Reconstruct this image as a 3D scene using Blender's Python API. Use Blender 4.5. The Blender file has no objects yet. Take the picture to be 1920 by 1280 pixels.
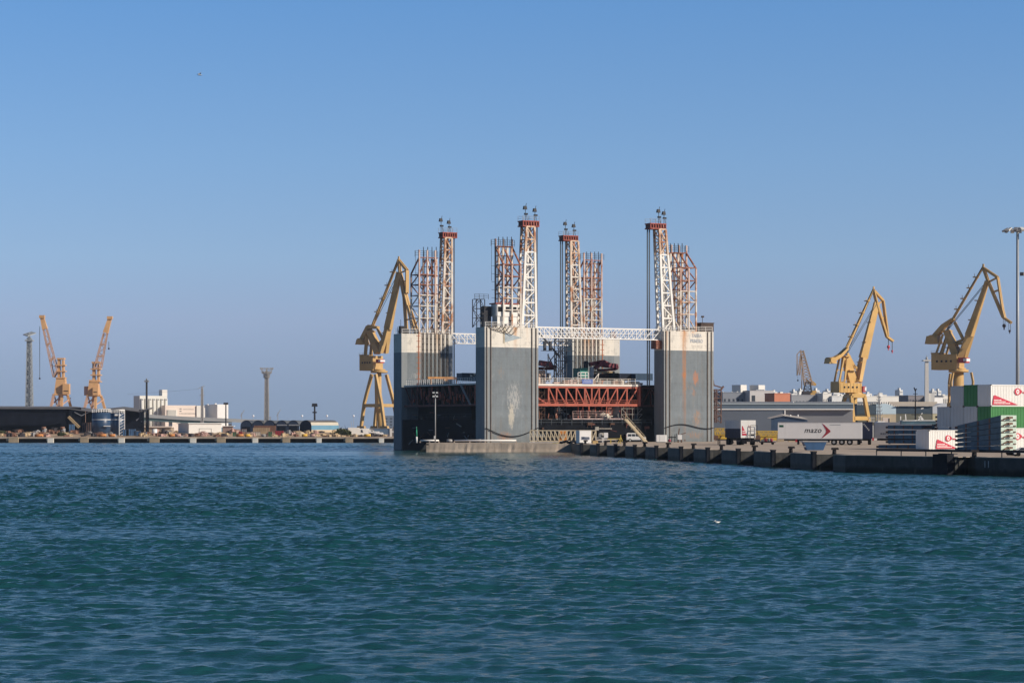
import bpy, math, random
import numpy as np
from mathutils import Vector, Matrix
R = random.Random(7)
sc = bpy.context.scene
COL = sc.collection
F, CX, HY, CZ = 4500.0, 960.0, 801.0, 4.7       # lens in photo pixels, horizon row, eye height
QZ = 1.75                                        # quay top above the water
rad = math.radians

def gx(x, s): return (x - CX) / s
def gy(s): return F / s
def gz(y, s): return CZ - (y - HY) / s
def P(x, y, s): return Vector((gx(x, s), gy(s), gz(y, s)))
def ground(x, s, z=QZ): return Vector((gx(x, s), gy(s), z))

# ------------------------------------------------------------------ materials
MATS = {}
def node(nt, t, **kw):
    n = nt.nodes.new(t)
    for k, v in kw.items():
        if k in n.inputs: n.inputs[k].default_value = v
        else: setattr(n, k, v)
    return n
def mathn(nt, op, a, b=None, clamp=False):
    n = nt.nodes.new('ShaderNodeMath'); n.operation = op; n.use_clamp = clamp
    for i, v in enumerate((a, b)):
        if v is None: continue
        if hasattr(v, 'is_output'): nt.links.new(v, n.inputs[i])
        else: n.inputs[i].default_value = v
    return n.outputs[0]
def mixc(nt, fac, a, b):
    n = nt.nodes.new('ShaderNodeMix'); n.data_type = 'RGBA'
    for s, v in ((n.inputs[0], fac), (n.inputs[6], a), (n.inputs[7], b)):
        if hasattr(v, 'is_output'): nt.links.new(v, s)
        elif isinstance(v, (int, float)): s.default_value = v
        else: s.default_value = (*v[:3], 1)
    return n.outputs[2]
def maprange(nt, v, a, b, c=0., d=1.):
    n = nt.nodes.new('ShaderNodeMapRange'); n.clamp = True
    nt.links.new(v, n.inputs[0])
    for i, x in enumerate((a, b, c, d)): n.inputs[i + 1].default_value = x
    return n.outputs[0]
def noise(nt, scale, co=None, detail=3., vec=(1, 1, 1), rough=.55):
    m = nt.nodes.new('ShaderNodeMapping'); m.inputs['Scale'].default_value = vec
    if co is None: co = nt.nodes.new('ShaderNodeTexCoord').outputs['Object']
    nt.links.new(co, m.inputs['Vector'])
    n = nt.nodes.new('ShaderNodeTexNoise'); n.inputs['Scale'].default_value = scale
    n.inputs['Detail'].default_value = detail; n.inputs['Roughness'].default_value = rough
    nt.links.new(m.outputs[0], n.inputs['Vector'])
    return n.outputs['Fac']

def mat(name, col, rough=.6, var=.12, scale=.8, metal=0., rust=0., rustcol=(.30, .10, .035), rscale=1.2,
        streak=0., streakcol=(.35, .2, .1), bump=0., spec=None):
    """painted / weathered surface: a base colour, blotchy fading, rust patches and rain streaks"""
    if name in MATS: return MATS[name]
    m = bpy.data.materials.new(name); m.use_nodes = True; nt = m.node_tree
    bs = nt.nodes['Principled BSDF']
    co = nt.nodes.new('ShaderNodeTexCoord').outputs['Object']
    n1 = noise(nt, scale, co, 4)
    f = maprange(nt, n1, .3, .7)
    lo = tuple(c * (1 - var) for c in col); hi = tuple(min(1, c * (1 + var)) for c in col)
    c = mixc(nt, f, lo, hi)
    if streak > 0:
        n2 = noise(nt, 1.3, co, 3, (1, 1, .06))
        c = mixc(nt, mathn(nt, 'MULTIPLY', maprange(nt, n2, .55, .75), streak), c, streakcol)
    if rust > 0:
        n3 = noise(nt, rscale, co, 5, (1, 1, .5), .65)
        t = .78 - .5 * rust
        c = mixc(nt, maprange(nt, n3, t - .05, t + .06), c, rustcol)
    nt.links.new(c, bs.inputs['Base Color'])
    bs.inputs['Roughness'].default_value = rough
    bs.inputs['Metallic'].default_value = metal
    bs.inputs['Specular IOR Level'].default_value = spec if spec is not None else (.06 if max(col) < .03 else .15 if max(col) < .1 else .4)
    if bump > 0:
        b = nt.nodes.new('ShaderNodeBump'); b.inputs['Strength'].default_value = bump; b.inputs['Distance'].default_value = .05
        nt.links.new(noise(nt, scale * 6, co, 4), b.inputs['Height']); nt.links.new(b.outputs[0], bs.inputs['Normal'])
    MATS[name] = m
    return m

# ------------------------------------------------------------------ meshes
class MB:
    def __init__(s): s.v = []; s.f = []; s.mi = []; s.cur = 0; s.smooth = []
    def add(s, vs, fs, sm=False):
        o = len(s.v); s.v += [tuple(v) for v in vs]
        for f in fs: s.f.append([i + o for i in f]); s.mi.append(s.cur); s.smooth.append(sm)
        return s
    def mat(s, i): s.cur = i; return s
    def box(s, x0, x1, y0, y1, z0, z1, taper=None, bevel=0):
        if bevel:
            b = bevel
            prof = [(x0 + b, y0), (x1 - b, y0), (x1, y0 + b), (x1, y1 - b), (x1 - b, y1), (x0 + b, y1), (x0, y1 - b), (x0, y0 + b)]
            return s.prism(prof, z0, z1)
        t = taper or (0, 0)
        vs = [(x0, y0, z0), (x1, y0, z0), (x1, y1, z0), (x0, y1, z0),
              (x0 + t[0], y0 + t[1], z1), (x1 - t[0], y0 + t[1], z1), (x1 - t[0], y1 - t[1], z1), (x0 + t[0], y1 - t[1], z1)]
        return s.add(vs, [(0, 3, 2, 1), (4, 5, 6, 7), (0, 1, 5, 4), (1, 2, 6, 5), (2, 3, 7, 6), (3, 0, 4, 7)])
    def prism(s, poly, z0, z1):                  # poly in xy, counter-clockwise, extruded up
        n = len(poly)
        vs = [(x, y, z0) for x, y in poly] + [(x, y, z1) for x, y in poly]
        fs = [tuple(range(n - 1, -1, -1)), tuple(range(n, 2 * n))] + [(i, (i + 1) % n, (i + 1) % n + n, i + n) for i in range(n)]
        return s.add(vs, fs)
    def plate(s, poly, y0, y1):                  # poly in xz, extruded along y
        n = len(poly)
        vs = [(x, y0, z) for x, z in poly] + [(x, y1, z) for x, z in poly]
        fs = [tuple(range(n)), tuple(range(2 * n - 1, n - 1, -1))] + [(i, i + n, (i + 1) % n + n, (i + 1) % n) for i in range(n)]
        return s.add(vs, fs)
    def side(s, poly, x0, x1):                   # poly in yz, extruded along x
        n = len(poly)
        vs = [(x0, y, z) for y, z in poly] + [(x1, y, z) for y, z in poly]
        fs = [tuple(range(n - 1, -1, -1)), tuple(range(n, 2 * n))] + [(i, (i + 1) % n, (i + 1) % n + n, i + n) for i in range(n)]
        return s.add(vs, fs)
    def bar(s, p, q, w=.1, h=None, w2=None, h2=None):
        p, q = Vector(p), Vector(q); h = h or w; d = (q - p)
        if d.length < 1e-6: return s
        d.normalize(); up = Vector((0, 0, 1)) if abs(d.z) < .95 else Vector((0, 1, 0))
        a = d.cross(up).normalized(); b = a.cross(d).normalized()
        w2 = w2 or w; h2 = h2 or h
        vs = []
        for c, ww, hh in ((p, w, h), (q, w2, h2)):
            for i, j in ((-1, -1), (1, -1), (1, 1), (-1, 1)): vs.append(c + a * (i * ww / 2) + b * (j * hh / 2))
        return s.add(vs, [(0, 3, 2, 1), (4, 5, 6, 7), (0, 1, 5, 4), (1, 2, 6, 5), (2, 3, 7, 6), (3, 0, 4, 7)])
    def tube(s, p, q, r, r2=None, n=10, caps=True):
        p, q = Vector(p), Vector(q); d = q - p
        if d.length < 1e-6: return s
        r2 = r if r2 is None else r2; d.normalize()
        up = Vector((0, 0, 1)) if abs(d.z) < .95 else Vector((0, 1, 0))
        a = d.cross(up).normalized(); b = a.cross(d).normalized()
        vs = []
        for c, rr in ((p, r), (q, r2)):
            for i in range(n):
                t = 2 * math.pi * i / n; vs.append(c + (a * math.cos(t) - b * math.sin(t)) * rr)
        s.add(vs, [(i, (i + 1) % n, (i + 1) % n + n, i + n) for i in range(n)], n > 6)
        if caps:
            o = len(s.v) - 2 * n
            s.f.append([o + i for i in range(n - 1, -1, -1)]); s.mi.append(s.cur); s.smooth.append(False)
            s.f.append([o + n + i for i in range(n)]); s.mi.append(s.cur); s.smooth.append(False)
        return s
    def poly(s, pts, r, n=6):
        for a, b in zip(pts, pts[1:]): s.tube(a, b, r, n=n)
        return s
    def ball(s, c, r, nu=10, nv=7, sz=1., sy=1., sx=1.):
        vs = [(c[0], c[1], c[2] - r * sz)]; fs = []
        for j in range(1, nv):
            t = math.pi * j / nv
            for i in range(nu):
                u = 2 * math.pi * i / nu
                vs.append((c[0] + r * sx * math.sin(t) * math.cos(u), c[1] + r * sy * math.sin(t) * math.sin(u), c[2] - r * sz * math.cos(t)))
        vs.append((c[0], c[1], c[2] + r * sz)); L = len(vs) - 1
        for i in range(nu):
            k = (i + 1) % nu
            fs.append((0, 1 + k, 1 + i)); fs.append((L, 1 + (nv - 2) * nu + i, 1 + (nv - 2) * nu + k))
            for j in range(nv - 2): fs.append((1 + j * nu + i, 1 + j * nu + k, 1 + (j + 1) * nu + k, 1 + (j + 1) * nu + i))
        return s.add(vs, fs, True)
    def frustum4(s, c0, c1, w0, w1, bw, levels, diag=True, bd=None, face_w=None):
        """four-legged lattice: centres c0, c1, half-sizes (x, y) w0, w1, leg bar bw"""
        c0, c1 = Vector(c0), Vector(c1); bd = bd or bw * .6
        def cor(t):
            c = c0.lerp(c1, t); hx = w0[0] + (w1[0] - w0[0]) * t; hy = w0[1] + (w1[1] - w0[1]) * t
            return [c + Vector((i * hx, j * hy, 0)) for i, j in ((-1, -1), (1, -1), (1, 1), (-1, 1))]
        A, B = cor(0), cor(1)
        for a, b in zip(A, B): s.bar(a, b, bw)
        for k in range(levels):
            l0, l1 = cor(k / levels), cor((k + 1) / levels)
            for i in range(4):
                j = (i + 1) % 4
                s.bar(l1[i], l1[j], bd)
                if diag: s.bar(l0[i] if (k + i) % 2 else l0[j], l1[j] if (k + i) % 2 else l1[i], bd)
        return s
    def truss(s, a, b, hz, panels, w, wd=None, zig=0, verts=True):
        """flat truss between bottom points a, b; depth hz upward"""
        a, b = Vector(a), Vector(b); up = Vector((0, 0, hz)); wd = wd or w
        s.bar(a, b, w); s.bar(a + up, b + up, w)
        for k in range(panels):
            p, q = a.lerp(b, k / panels), a.lerp(b, (k + 1) / panels)
            if verts: s.bar(p, p + up, wd)
            fl = k % 2 if zig == 0 else (k < panels / 2 if zig == 1 else zig == 2)
            s.bar(p + up if fl else p, q if fl else q + up, wd)
        if verts: s.bar(b, b + up, wd)
        return s
    def rail(s, a, b, h=1.05, step=1.8, r=.05, rows=3):
        a, b = Vector(a), Vector(b); n = max(1, int((b - a).length / step))
        for k in range(n + 1):
            p = a.lerp(b, k / n); s.bar(p, p + Vector((0, 0, h)), r)
        for i in range(rows):
            z = Vector((0, 0, h * (i + 1) / rows)); s.bar(a + z, b + z, r)
        return s
    def build(s, name, mats, parent=None, loc=None):
        me = bpy.data.meshes.new(name)
        me.from_pydata([tuple(v) for v in s.v], [], s.f)
        if not isinstance(mats, (list, tuple)): mats = [mats]
        for m in mats: me.materials.append(m)
        me.polygons.foreach_set('material_index', s.mi)
        me.polygons.foreach_set('use_smooth', s.smooth)
        me.update()
        o = bpy.data.objects.new(name, me); COL.objects.link(o)
        if parent is not None: o.parent = parent
        if loc is not None: o.location = loc
        return o

def tag(o, label=None, cat=None, group=None, kind=None):
    if label: o['label'] = label
    if cat: o['category'] = cat
    if group: o['group'] = group
    if kind: o['kind'] = kind
    return o
def thing(name, label, cat, loc, rz=0., group=None):
    o = bpy.data.objects.new(name, None); COL.objects.link(o)
    o.location = loc; o.rotation_euler = (0, 0, rad(rz)); o.empty_display_size = .5
    return tag(o, label, cat, group)
def copy_tree(o, loc=None, rz=None, label=None):
    c = o.copy(); COL.objects.link(c)
    if loc is not None: c.location = loc
    if rz is not None: c.rotation_euler = (0, 0, rad(rz))
    if label: c['label'] = label
    for ch in list(o.children):
        d = ch.copy(); COL.objects.link(d); d.parent = c
        for g in list(ch.children):
            e = g.copy(); COL.objects.link(e); e.parent = d
    return c
def text(name, body, size, m, parent, loc, rot, shear=0., ext=.01, bold=0., sx=1.):
    cu = bpy.data.curves.new(name, 'FONT'); cu.body = body; cu.size = size; cu.extrude = ext
    cu.shear = shear; cu.offset = bold; cu.resolution_u = 3; cu.space_character = 1.08
    t = bpy.data.objects.new(name, cu); COL.objects.link(t)
    dg = bpy.context.evaluated_depsgraph_get()
    me = bpy.data.meshes.new_from_object(t.evaluated_get(dg))
    bpy.data.objects.remove(t)
    me.materials.clear(); me.materials.append(m)
    o = bpy.data.objects.new(name, me); COL.objects.link(o)
    o.parent = parent; o.location = loc; o.rotation_euler = rot; o.scale = (sx, 1, 1)
    return o
# ------------------------------------------------------------------ camera, sky, sun
cam = bpy.data.cameras.new('camera'); camo = bpy.data.objects.new('camera', cam); COL.objects.link(camo)
camo.location = (0, 0, CZ); camo.rotation_euler = (rad(90), 0, 0)
cam.sensor_width = 36; cam.lens = F / 1920 * 36; cam.shift_y = (HY - 640) / 1920
cam.clip_start = 1; cam.clip_end = 30000
sc.camera = camo
SUN_A, SUN_E = 66.6, 28.5            # degrees right of straight behind the camera, elevation
sx_, sy_ = math.sin(rad(SUN_A)), -math.cos(rad(SUN_A))
w = bpy.data.worlds.new('World'); sc.world = w; w.use_nodes = True
nt = w.node_tree; bg = nt.nodes['Background']
sky = nt.nodes.new('ShaderNodeTexSky'); sky.sky_type = 'NISHITA'; sky.sun_disc = False
sky.sun_elevation = rad(SUN_E); sky.sun_rotation = math.atan2(sx_, sy_)
sky.altitude = 0; sky.air_density = 1.0; sky.dust_density = .3; sky.ozone_density = 3.0
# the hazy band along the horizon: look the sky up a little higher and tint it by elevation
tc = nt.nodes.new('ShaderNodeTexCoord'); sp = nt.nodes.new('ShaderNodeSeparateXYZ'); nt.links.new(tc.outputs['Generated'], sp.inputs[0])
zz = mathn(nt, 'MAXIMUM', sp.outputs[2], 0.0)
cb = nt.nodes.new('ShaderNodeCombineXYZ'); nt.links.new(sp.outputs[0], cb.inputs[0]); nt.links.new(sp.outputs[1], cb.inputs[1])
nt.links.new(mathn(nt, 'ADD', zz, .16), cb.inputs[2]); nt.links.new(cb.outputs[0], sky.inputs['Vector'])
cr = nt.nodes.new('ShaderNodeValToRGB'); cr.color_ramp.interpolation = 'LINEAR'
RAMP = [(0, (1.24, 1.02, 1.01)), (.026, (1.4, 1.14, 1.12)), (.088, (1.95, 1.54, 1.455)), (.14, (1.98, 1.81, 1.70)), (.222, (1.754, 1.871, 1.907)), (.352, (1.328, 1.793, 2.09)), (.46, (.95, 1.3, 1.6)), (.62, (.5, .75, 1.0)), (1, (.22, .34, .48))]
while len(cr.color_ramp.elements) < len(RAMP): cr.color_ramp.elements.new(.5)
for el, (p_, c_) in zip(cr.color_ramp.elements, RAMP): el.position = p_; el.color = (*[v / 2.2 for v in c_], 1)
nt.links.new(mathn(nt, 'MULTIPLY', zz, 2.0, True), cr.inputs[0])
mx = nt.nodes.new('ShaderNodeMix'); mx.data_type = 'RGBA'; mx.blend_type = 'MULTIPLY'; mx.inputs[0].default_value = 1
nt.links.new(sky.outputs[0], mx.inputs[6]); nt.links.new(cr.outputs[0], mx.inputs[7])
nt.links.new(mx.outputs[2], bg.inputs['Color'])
SKY_STR = .0805
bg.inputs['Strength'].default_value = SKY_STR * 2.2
su = bpy.data.lights.new('sun', 'SUN'); su.energy = 5.0; su.angle = rad(.5); su.color = (1, .89, .755)
suo = bpy.data.objects.new('sun', su); COL.objects.link(suo)
L = Vector((sx_ * math.cos(rad(SUN_E)), sy_ * math.cos(rad(SUN_E)), math.sin(rad(SUN_E))))
suo.rotation_euler = L.to_track_quat('Z', 'Y').to_euler(); suo.location = (60, -40, 80)
sc.view_settings.view_transform = 'Standard'; sc.view_settings.look = 'None'
sc.view_settings.exposure = 0; sc.view_settings.gamma = 1
sc.cycles.use_denoising = True
sc.cycles.max_bounces = 6
# ------------------------------------------------------------------ water: a real wave field from two wind-sea spectra
def wave_tile(N, L, wind, seed, Lmin=.3, spread=2., lp=2.6):
    rg = np.random.default_rng(seed)
    k1 = np.fft.fftfreq(N, L / N) * 2 * np.pi
    kx, ky = np.meshgrid(k1, k1, indexing='ij'); k = np.hypot(kx, ky); k[0, 0] = 1
    kp = 2 * np.pi / lp
    c = (kx * math.cos(wind) + ky * math.sin(wind)) / k
    S = k ** -4. * np.exp(-1.25 * (kp / k) ** 2) * (np.abs(c) ** spread * .96 + .04) * np.exp(-(k * Lmin / 6.28) ** 2)
    S[0, 0] = 0
    h = np.sqrt(S) * (rg.normal(size=(N, N)) + 1j * rg.normal(size=(N, N)))
    z = np.real(np.fft.ifft2(h)); z /= z.std()
    # sharpen the crests by a sideways shift, as short wind waves have
    return z.astype(np.float32)
def sample(T, L, X, Y):
    N = T.shape[0]; u = (X / L) % 1 * N; v = (Y / L) % 1 * N
    i = np.floor(u).astype(int); j = np.floor(v).astype(int); a = u - i; b = v - j
    i %= N; j %= N; i1 = (i + 1) % N; j1 = (j + 1) % N
    return (T[i, j] * (1 - a) + T[i1, j] * a) * (1 - b) + (T[i, j1] * (1 - a) + T[i1, j1] * a) * b
T1 = wave_tile(512, 61., rad(84), 3, .25, 8., 2.3)
T2 = wave_tile(512, 31., rad(98), 5, .14, 5., .9)
T3 = wave_tile(256, 400., rad(90), 8, 30., 1.0, 120.)
def wave_h(X, Y):
    g = np.clip(.88 + .16 * sample(T3, 400., X * .5, Y * .9) + .14 * sample(T3, 400., X * .9 + 130, Y * 3.1 + 57), .4, 1.5)
    z = .040 * sample(T1, 61., X, Y) + .022 * sample(T2, 37., X * .9 + Y * .3, Y * .9 - X * .3)
    # sheltered water in the lee of the pier and the quay wall
    lee = np.clip((Y - 330 - .5 * np.abs(X - 12)) / 75, 0, 1) * np.clip((X + 75) / 45, 0, 1) * (Y < 470)
    return g * (1 - .8 * lee) * (z + 1.2 * z * z)
ys = [14.]
while ys[-1] < 800: ys.append(ys[-1] + max(.125, ys[-1] * .0017))
ys = np.array(ys); M = 800
t = np.linspace(-1, 1, M)
X = t[None, :] * (ys[:, None] * .29 + 18); Y = np.repeat(ys[:, None], M, 1)
Z = wave_h(X, Y) * np.clip((800 - Y) / 150, 0, 1)
nv = len(ys)
verts = np.stack([X, Y, Z], -1).reshape(-1, 3)
q = np.arange(nv * M).reshape(nv, M)
quads = np.stack([q[:-1, :-1], q[:-1, 1:], q[1:, 1:], q[1:, :-1]], -1).reshape(-1, 4)
# calm sheets carry the water on to the sides, behind the viewer and beyond the quays
B = 1500.
def edge(col): return [(float(X[r, col]), float(ys[r])) for r in (0, nv - 1)]
ex = [(-B, -90), (B, -90), (B, 14), (-B, 14), (-B, 800), (B, 800), (-B, 800.5), (B, 800.5)]
o = len(verts)
l0, l1 = edge(0); r0, r1 = edge(-1)
extra = [(x, y, 0.) for x, y in ex] + [(*l0, 0.), (*l1, 0.), (*r0, 0.), (*r1, 0.)]
verts = np.vstack([verts, np.array(extra)])
e = lambda *i: [o + k for k in i]
exq = [e(0, 1, 2, 10), e(0, 10, 8, 3), e(3, 8, 9, 4), e(10, 2, 5, 11), e(4, 9, 11, 5), e(4, 5, 7, 6)]
me = bpy.data.meshes.new('water')
nq = len(quads) + len(exq)
me.vertices.add(len(verts)); me.vertices.foreach_set('co', verts.astype(np.float32).ravel())
allq = np.vstack([quads, np.array([[*f] for f in exq])])
me.loops.add(nq * 4); me.loops.foreach_set('vertex_index', allq.ravel().astype(np.int32))
me.polygons.add(nq); me.polygons.foreach_set('loop_start', np.arange(0, nq * 4, 4, dtype=np.int32))
me.polygons.foreach_set('use_smooth', np.ones(nq, dtype=bool))
me.update(calc_edges=True); me.validate()
wm = bpy.data.materials.new('sea_water'); wm.use_nodes = True; wt = wm.node_tree
bs = wt.nodes['Principled BSDF']
co = wt.nodes.new('ShaderNodeTexCoord').outputs['Object']
n1 = noise(wt, .03, co, 2, (1, 1.4, 1))
cc = mixc(wt, maprange(wt, n1, .35, .65), (.0095, .062, .071), (.0118, .071, .087))
wt.links.new(cc, bs.inputs['Base Color'])
bs.inputs['Specular Tint'].default_value = (.70, 1, .99, 1); bs.inputs['Roughness'].default_value = .16; bs.inputs['IOR'].default_value = 1.333
na = noise(wt, 2.4, co, 4, (.55, 1.3, 1)); nb = noise(wt, 8., co, 3, (.5, 1.4, 1))
hh = mathn(wt, 'ADD', na, mathn(wt, 'MULTIPLY', nb, .35))
bp = wt.nodes.new('ShaderNodeBump');  bp.inputs['Distance'].default_value = .10
sp_ = wt.nodes.new('ShaderNodeSeparateXYZ'); wt.links.new(co, sp_.inputs[0])
ax = mathn(wt, 'ABSOLUTE', mathn(wt, 'SUBTRACT', sp_.outputs[0], 12.))
yy = mathn(wt, 'SUBTRACT', sp_.outputs[1], mathn(wt, 'MULTIPLY', ax, .5))
lee = mathn(wt, 'MULTIPLY', maprange(wt, mathn(wt, 'ADD', yy, mathn(wt, 'MULTIPLY', n1, 30.)), 345, 415), mathn(wt, 'MULTIPLY', maprange(wt, sp_.outputs[0], -75, -30), mathn(wt, 'LESS_THAN', sp_.outputs[1], 470.)))
wt.links.new(maprange(wt, lee, 0, 1, .7, .14), bp.inputs['Strength'])
wt.links.new(hh, bp.inputs['Height']); wt.links.new(bp.outputs[0], bs.inputs['Normal'])
me.materials.append(wm)
wo = bpy.data.objects.new('water', me); COL.objects.link(wo); tag(wo, kind='structure')
# ------------------------------------------------------------------ quays
m_con = mat('quay_concrete', (.41, .335, .265), .85, .18, .25, streak=.25, streakcol=(.14, .12, .10), bump=.3)
m_wet = mat('wet_quay_wall', (.060, .060, .058), .6, .35, .6, streak=.6, streakcol=(.02, .025, .02), bump=.5)
m_jet = mat('pier_concrete', (.40, .325, .255), .85, .2, .5, streak=.5, streakcol=(.14, .11, .09), bump=.4)
m_rub = mat('fender_rubber', (.018, .020, .026), .7, .3, 1.)
m_apron = mat('far_apron', (.36, .25, .17), .9, .3, .08, bump=.2)
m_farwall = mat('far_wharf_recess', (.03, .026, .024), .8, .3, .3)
m_white = mat('white_paint', (.79, .77, .73), .5, .05, .5)
m_grey = mat('grey_steel', (.22, .23, .25), .5, .15, 1.)
m_dark = mat('dark_steel', (.035, .036, .042), .6, .25, 1.)
m_black = mat('black_paint', (.012, .013, .016), .6, .3, 1.)
m_red = mat('red_paint', (.45, .035, .05), .5, .1, 1.)

def tide_stain(m):
    # weed and wet dirt up to the high-water line, dribbles above it
    nt = m.node_tree; bs = nt.nodes['Principled BSDF']; src = bs.inputs['Base Color'].links[0].from_socket
    co = nt.nodes.new('ShaderNodeTexCoord').outputs['Object']; sp = nt.nodes.new('ShaderNodeSeparateXYZ'); nt.links.new(co, sp.inputs[0])
    zz_ = mathn(nt, 'ADD', sp.outputs[2], mathn(nt, 'MULTIPLY', noise(nt, .8, co, 5, (1, 1, .2)), .5))
    c = mixc(nt, maprange(nt, zz_, 1.0, .62), src, (.012, .016, .011))
    c = mixc(nt, maprange(nt, noise(nt, 1.6, co, 6, (1, 1, .25), .7), .6, .74, 0, .6), c, (.17, .155, .13))
    nt.links.new(c, bs.inputs['Base Color'])
tide_stain(m_wet)
P0 = Vector((11.6, 418.6)); PB = Vector((35.1, 252.8)); PE = Vector((62., 205.))
d1 = (PB - P0).normalized(); n1 = Vector((d1.y, -d1.x)); n1 = n1 if n1.x < 0 else -n1     # outward, to the water
L1 = (PB - P0).length
d2 = (PE - PB).normalized(); n2 = Vector((d2.y, -d2.x)); n2 = n2 if n2.x < 0 else -n2
edge_pts = [P0]; pillars = []
for xi in (1096.5, 1128, 1161.5, 1198.5, 1239.7, 1287, 1338, 1396.5, 1463, 1540.6):
    s_ = 10.85 + .0138 * (xi - 1096.5)
    q = Vector((gx(xi, s_), gy(s_))); a = (q - P0).dot(d1)
    pillars.append(P0 + d1 * a)
    if a + 9 < L1:
        A = P0 + d1 * (a + .9); Bq = P0 + d1 * (a + 7.6)
        edge_pts += [A, A - n1 * 2.2, Bq - n1 * 2.2, Bq]
edge_pts.append(PB)
a2 = 0
def seg2(x):        # point on the second wall segment under photo column x
    k = (x - CX) / F; t_ = (k * PB.y - PB.x) / (d2.x - k * d2.y); return PB + d2 * t_
r0_, r1_ = seg2(1790.5), seg2(1829)
edge_pts += [r0_, r0_ - n2 * 1.6, r1_ - n2 * 1.6, r1_, PE]
JR = Vector((11.3, 459.0))
poly = [(p.x, p.y) for p in edge_pts] + [(520, 205), (520, 742), (27, 742), (27, 541), (44.0, 500.4), (-13.2, 470.0), (-13.2, 469.9)]
poly = poly[:-2] + [(JR.x + 7.25, 486.4), (JR.x, JR.y)]
b = MB(); n = len(poly)
top = [(x, y, QZ) for x, y in poly]; bot = [(x, y, -3) for x, y in poly]
b.mat(0).add(top, [tuple(range(n))][::-1]); b.f[-1] = list(range(n))
b.mat(1).add(top + bot, [(i, (i + 1) % n, (i + 1) % n + n, i + n) for i in range(n)])
o = b.build('main_quay', [m_con, m_wet]); tag(o, kind='structure')
# pale worn coping along the edge
b = MB()
m_cop = mat('coping_stone', (.46, .39, .32), .85, .15, .6)
for i in range(len(edge_pts) - 1):
    p, q = edge_pts[i], edge_pts[i + 1]; dd = (q - p)
    if dd.length < .2: continue
    nn = Vector((dd.y, -dd.x)).normalized(); nn = nn if nn.dot(n1) > -.2 and nn.x < .3 else -nn
    b.bar((p.x - nn.x * .22, p.y - nn.y * .22, QZ + .03), (q.x - nn.x * .22, q.y - nn.y * .22, QZ + .03), .42, .07)
tag(b.build('quay_kerb', m_cop), kind='structure')
for i, p in enumerate(pillars):
    t_ = thing('fender_pile', 'dark square fender pile standing proud of the quay wall between the recesses', 'fender', (p.x, p.y, 0), math.degrees(math.atan2(d1.y, d1.x)), 'fender piles along the quay wall')
    MB().box(-.05, .85, -.42, .02, -2.5, QZ + .22).build('pile', m_rub, t_)
    MB().box(-.10, .90, -.47, .06, QZ + .22, QZ + .34).build('cap', m_dark, t_)
r2_, r3_ = seg2(1761), seg2(1789.5)
c_ = (r2_ + r3_) / 2; hw = (r3_ - r2_).length / 2
t_ = thing('fender_block', 'big black rubber fender block on the quay wall in front of the white container', 'fender', (c_.x, c_.y, 0), math.degrees(math.atan2(d2.y, d2.x)))
MB().box(-hw, hw, -.9, 0.02, -2.5, QZ + .30, (.05, .03)).build('block', m_rub, t_)
MB().box(-hw + .1, hw - .1, -.2, .5, QZ + .30, QZ + .38).build('bracket', m_dark, t_)
# the berth number painted on the wall
c_ = seg2(1848.5)
a_ = math.atan2(d2.y, d2.x)
t_ = thing('painted_number', 'faded white number painted on the dark quay wall', 'number', (c_.x + n2.x * .02, c_.y + n2.y * .02, 1.25), math.degrees(a_))
m_num = mat('faded_white', (.42, .43, .45), .8, .3, 3.)
text('digits', '11', .95, m_num, t_, (-.35, 0, -.45), (rad(90), 0, 0))
# the short pier in front of the dock
JL = Vector((-16.4, 459.5)); JB = Vector((-15.2, 469.0)); JR = Vector((11.3, 459.0))
b = MB()
pp = [(JR.x, JR.y), (JR.x + 7.2, 486.0), (JB.x, JB.y), (JL.x, JL.y)]
b.mat(0).add([(x, y, QZ - .02) for x, y in pp], [(0, 1, 2, 3)])
dj = (JL - JR).normalized(); nj = Vector((dj.y, -dj.x)); nj = nj if nj.y < 0 else -nj
# battered, chipped front face in short facets
K = 46; rr = random.Random(3)
tops, mids, bots = [], [], []
for k in range(K + 1):
    p = JR.lerp(JL, k / K)
    tops.append((p.x, p.y, QZ - .02)); j = rr.uniform(-.05, .12)
    mids.append((p.x + nj.x * (.05 + j), p.y + nj.y * (.05 + j), .55 + rr.uniform(-.08, .1)))
    bots.append((p.x + nj.x * .75, p.y + nj.y * .75, -1.5))
b.mat(1)
for A_, B_ in ((tops, mids), (mids, bots)):
    for k in range(K): b.add([A_[k], A_[k + 1], B_[k + 1], B_[k]], [(0, 1, 2, 3)])
b.mat(2).add([(JL.x, JL.y, QZ - .02), (JB.x, JB.y, QZ - .02), (JB.x - 3.2, JB.y, -1.5), (JL.x - 2.6, JL.y, -1.5), bots[-1], mids[-1]], [(0, 1, 2, 3), (0, 3, 4, 5)])
tag(b.build('pier', [m_con, m_jet, m_wet]), kind='structure')
# far quay
b = MB()
X0, X1, Y0, Y1 = -1400, 1480, 743, 4300
b.mat(0).add([(X0, Y0, QZ), (X1, Y0, QZ), (X1, Y1, QZ), (X0, Y1, QZ)], [(0, 1, 2, 3)])
b.mat(1).add([(X0, Y0, QZ), (X1, Y0, QZ), (X1, Y0, QZ - .5), (X0, Y0, QZ - .5)], [(0, 3, 2, 1)])
b.add([(X0, Y0, QZ - .5), (X1, Y0, QZ - .5), (X1, Y0 + 2.5, QZ - .5), (X0, Y0 + 2.5, QZ - .5)], [(0, 1, 2, 3)])
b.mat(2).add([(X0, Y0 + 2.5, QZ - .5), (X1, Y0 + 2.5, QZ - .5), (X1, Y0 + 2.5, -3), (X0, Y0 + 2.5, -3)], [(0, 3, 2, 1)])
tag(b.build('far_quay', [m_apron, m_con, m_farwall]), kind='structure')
m_blk = mat('fender_concrete', (.36, .28, .19), .85, .15, .6)
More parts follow.
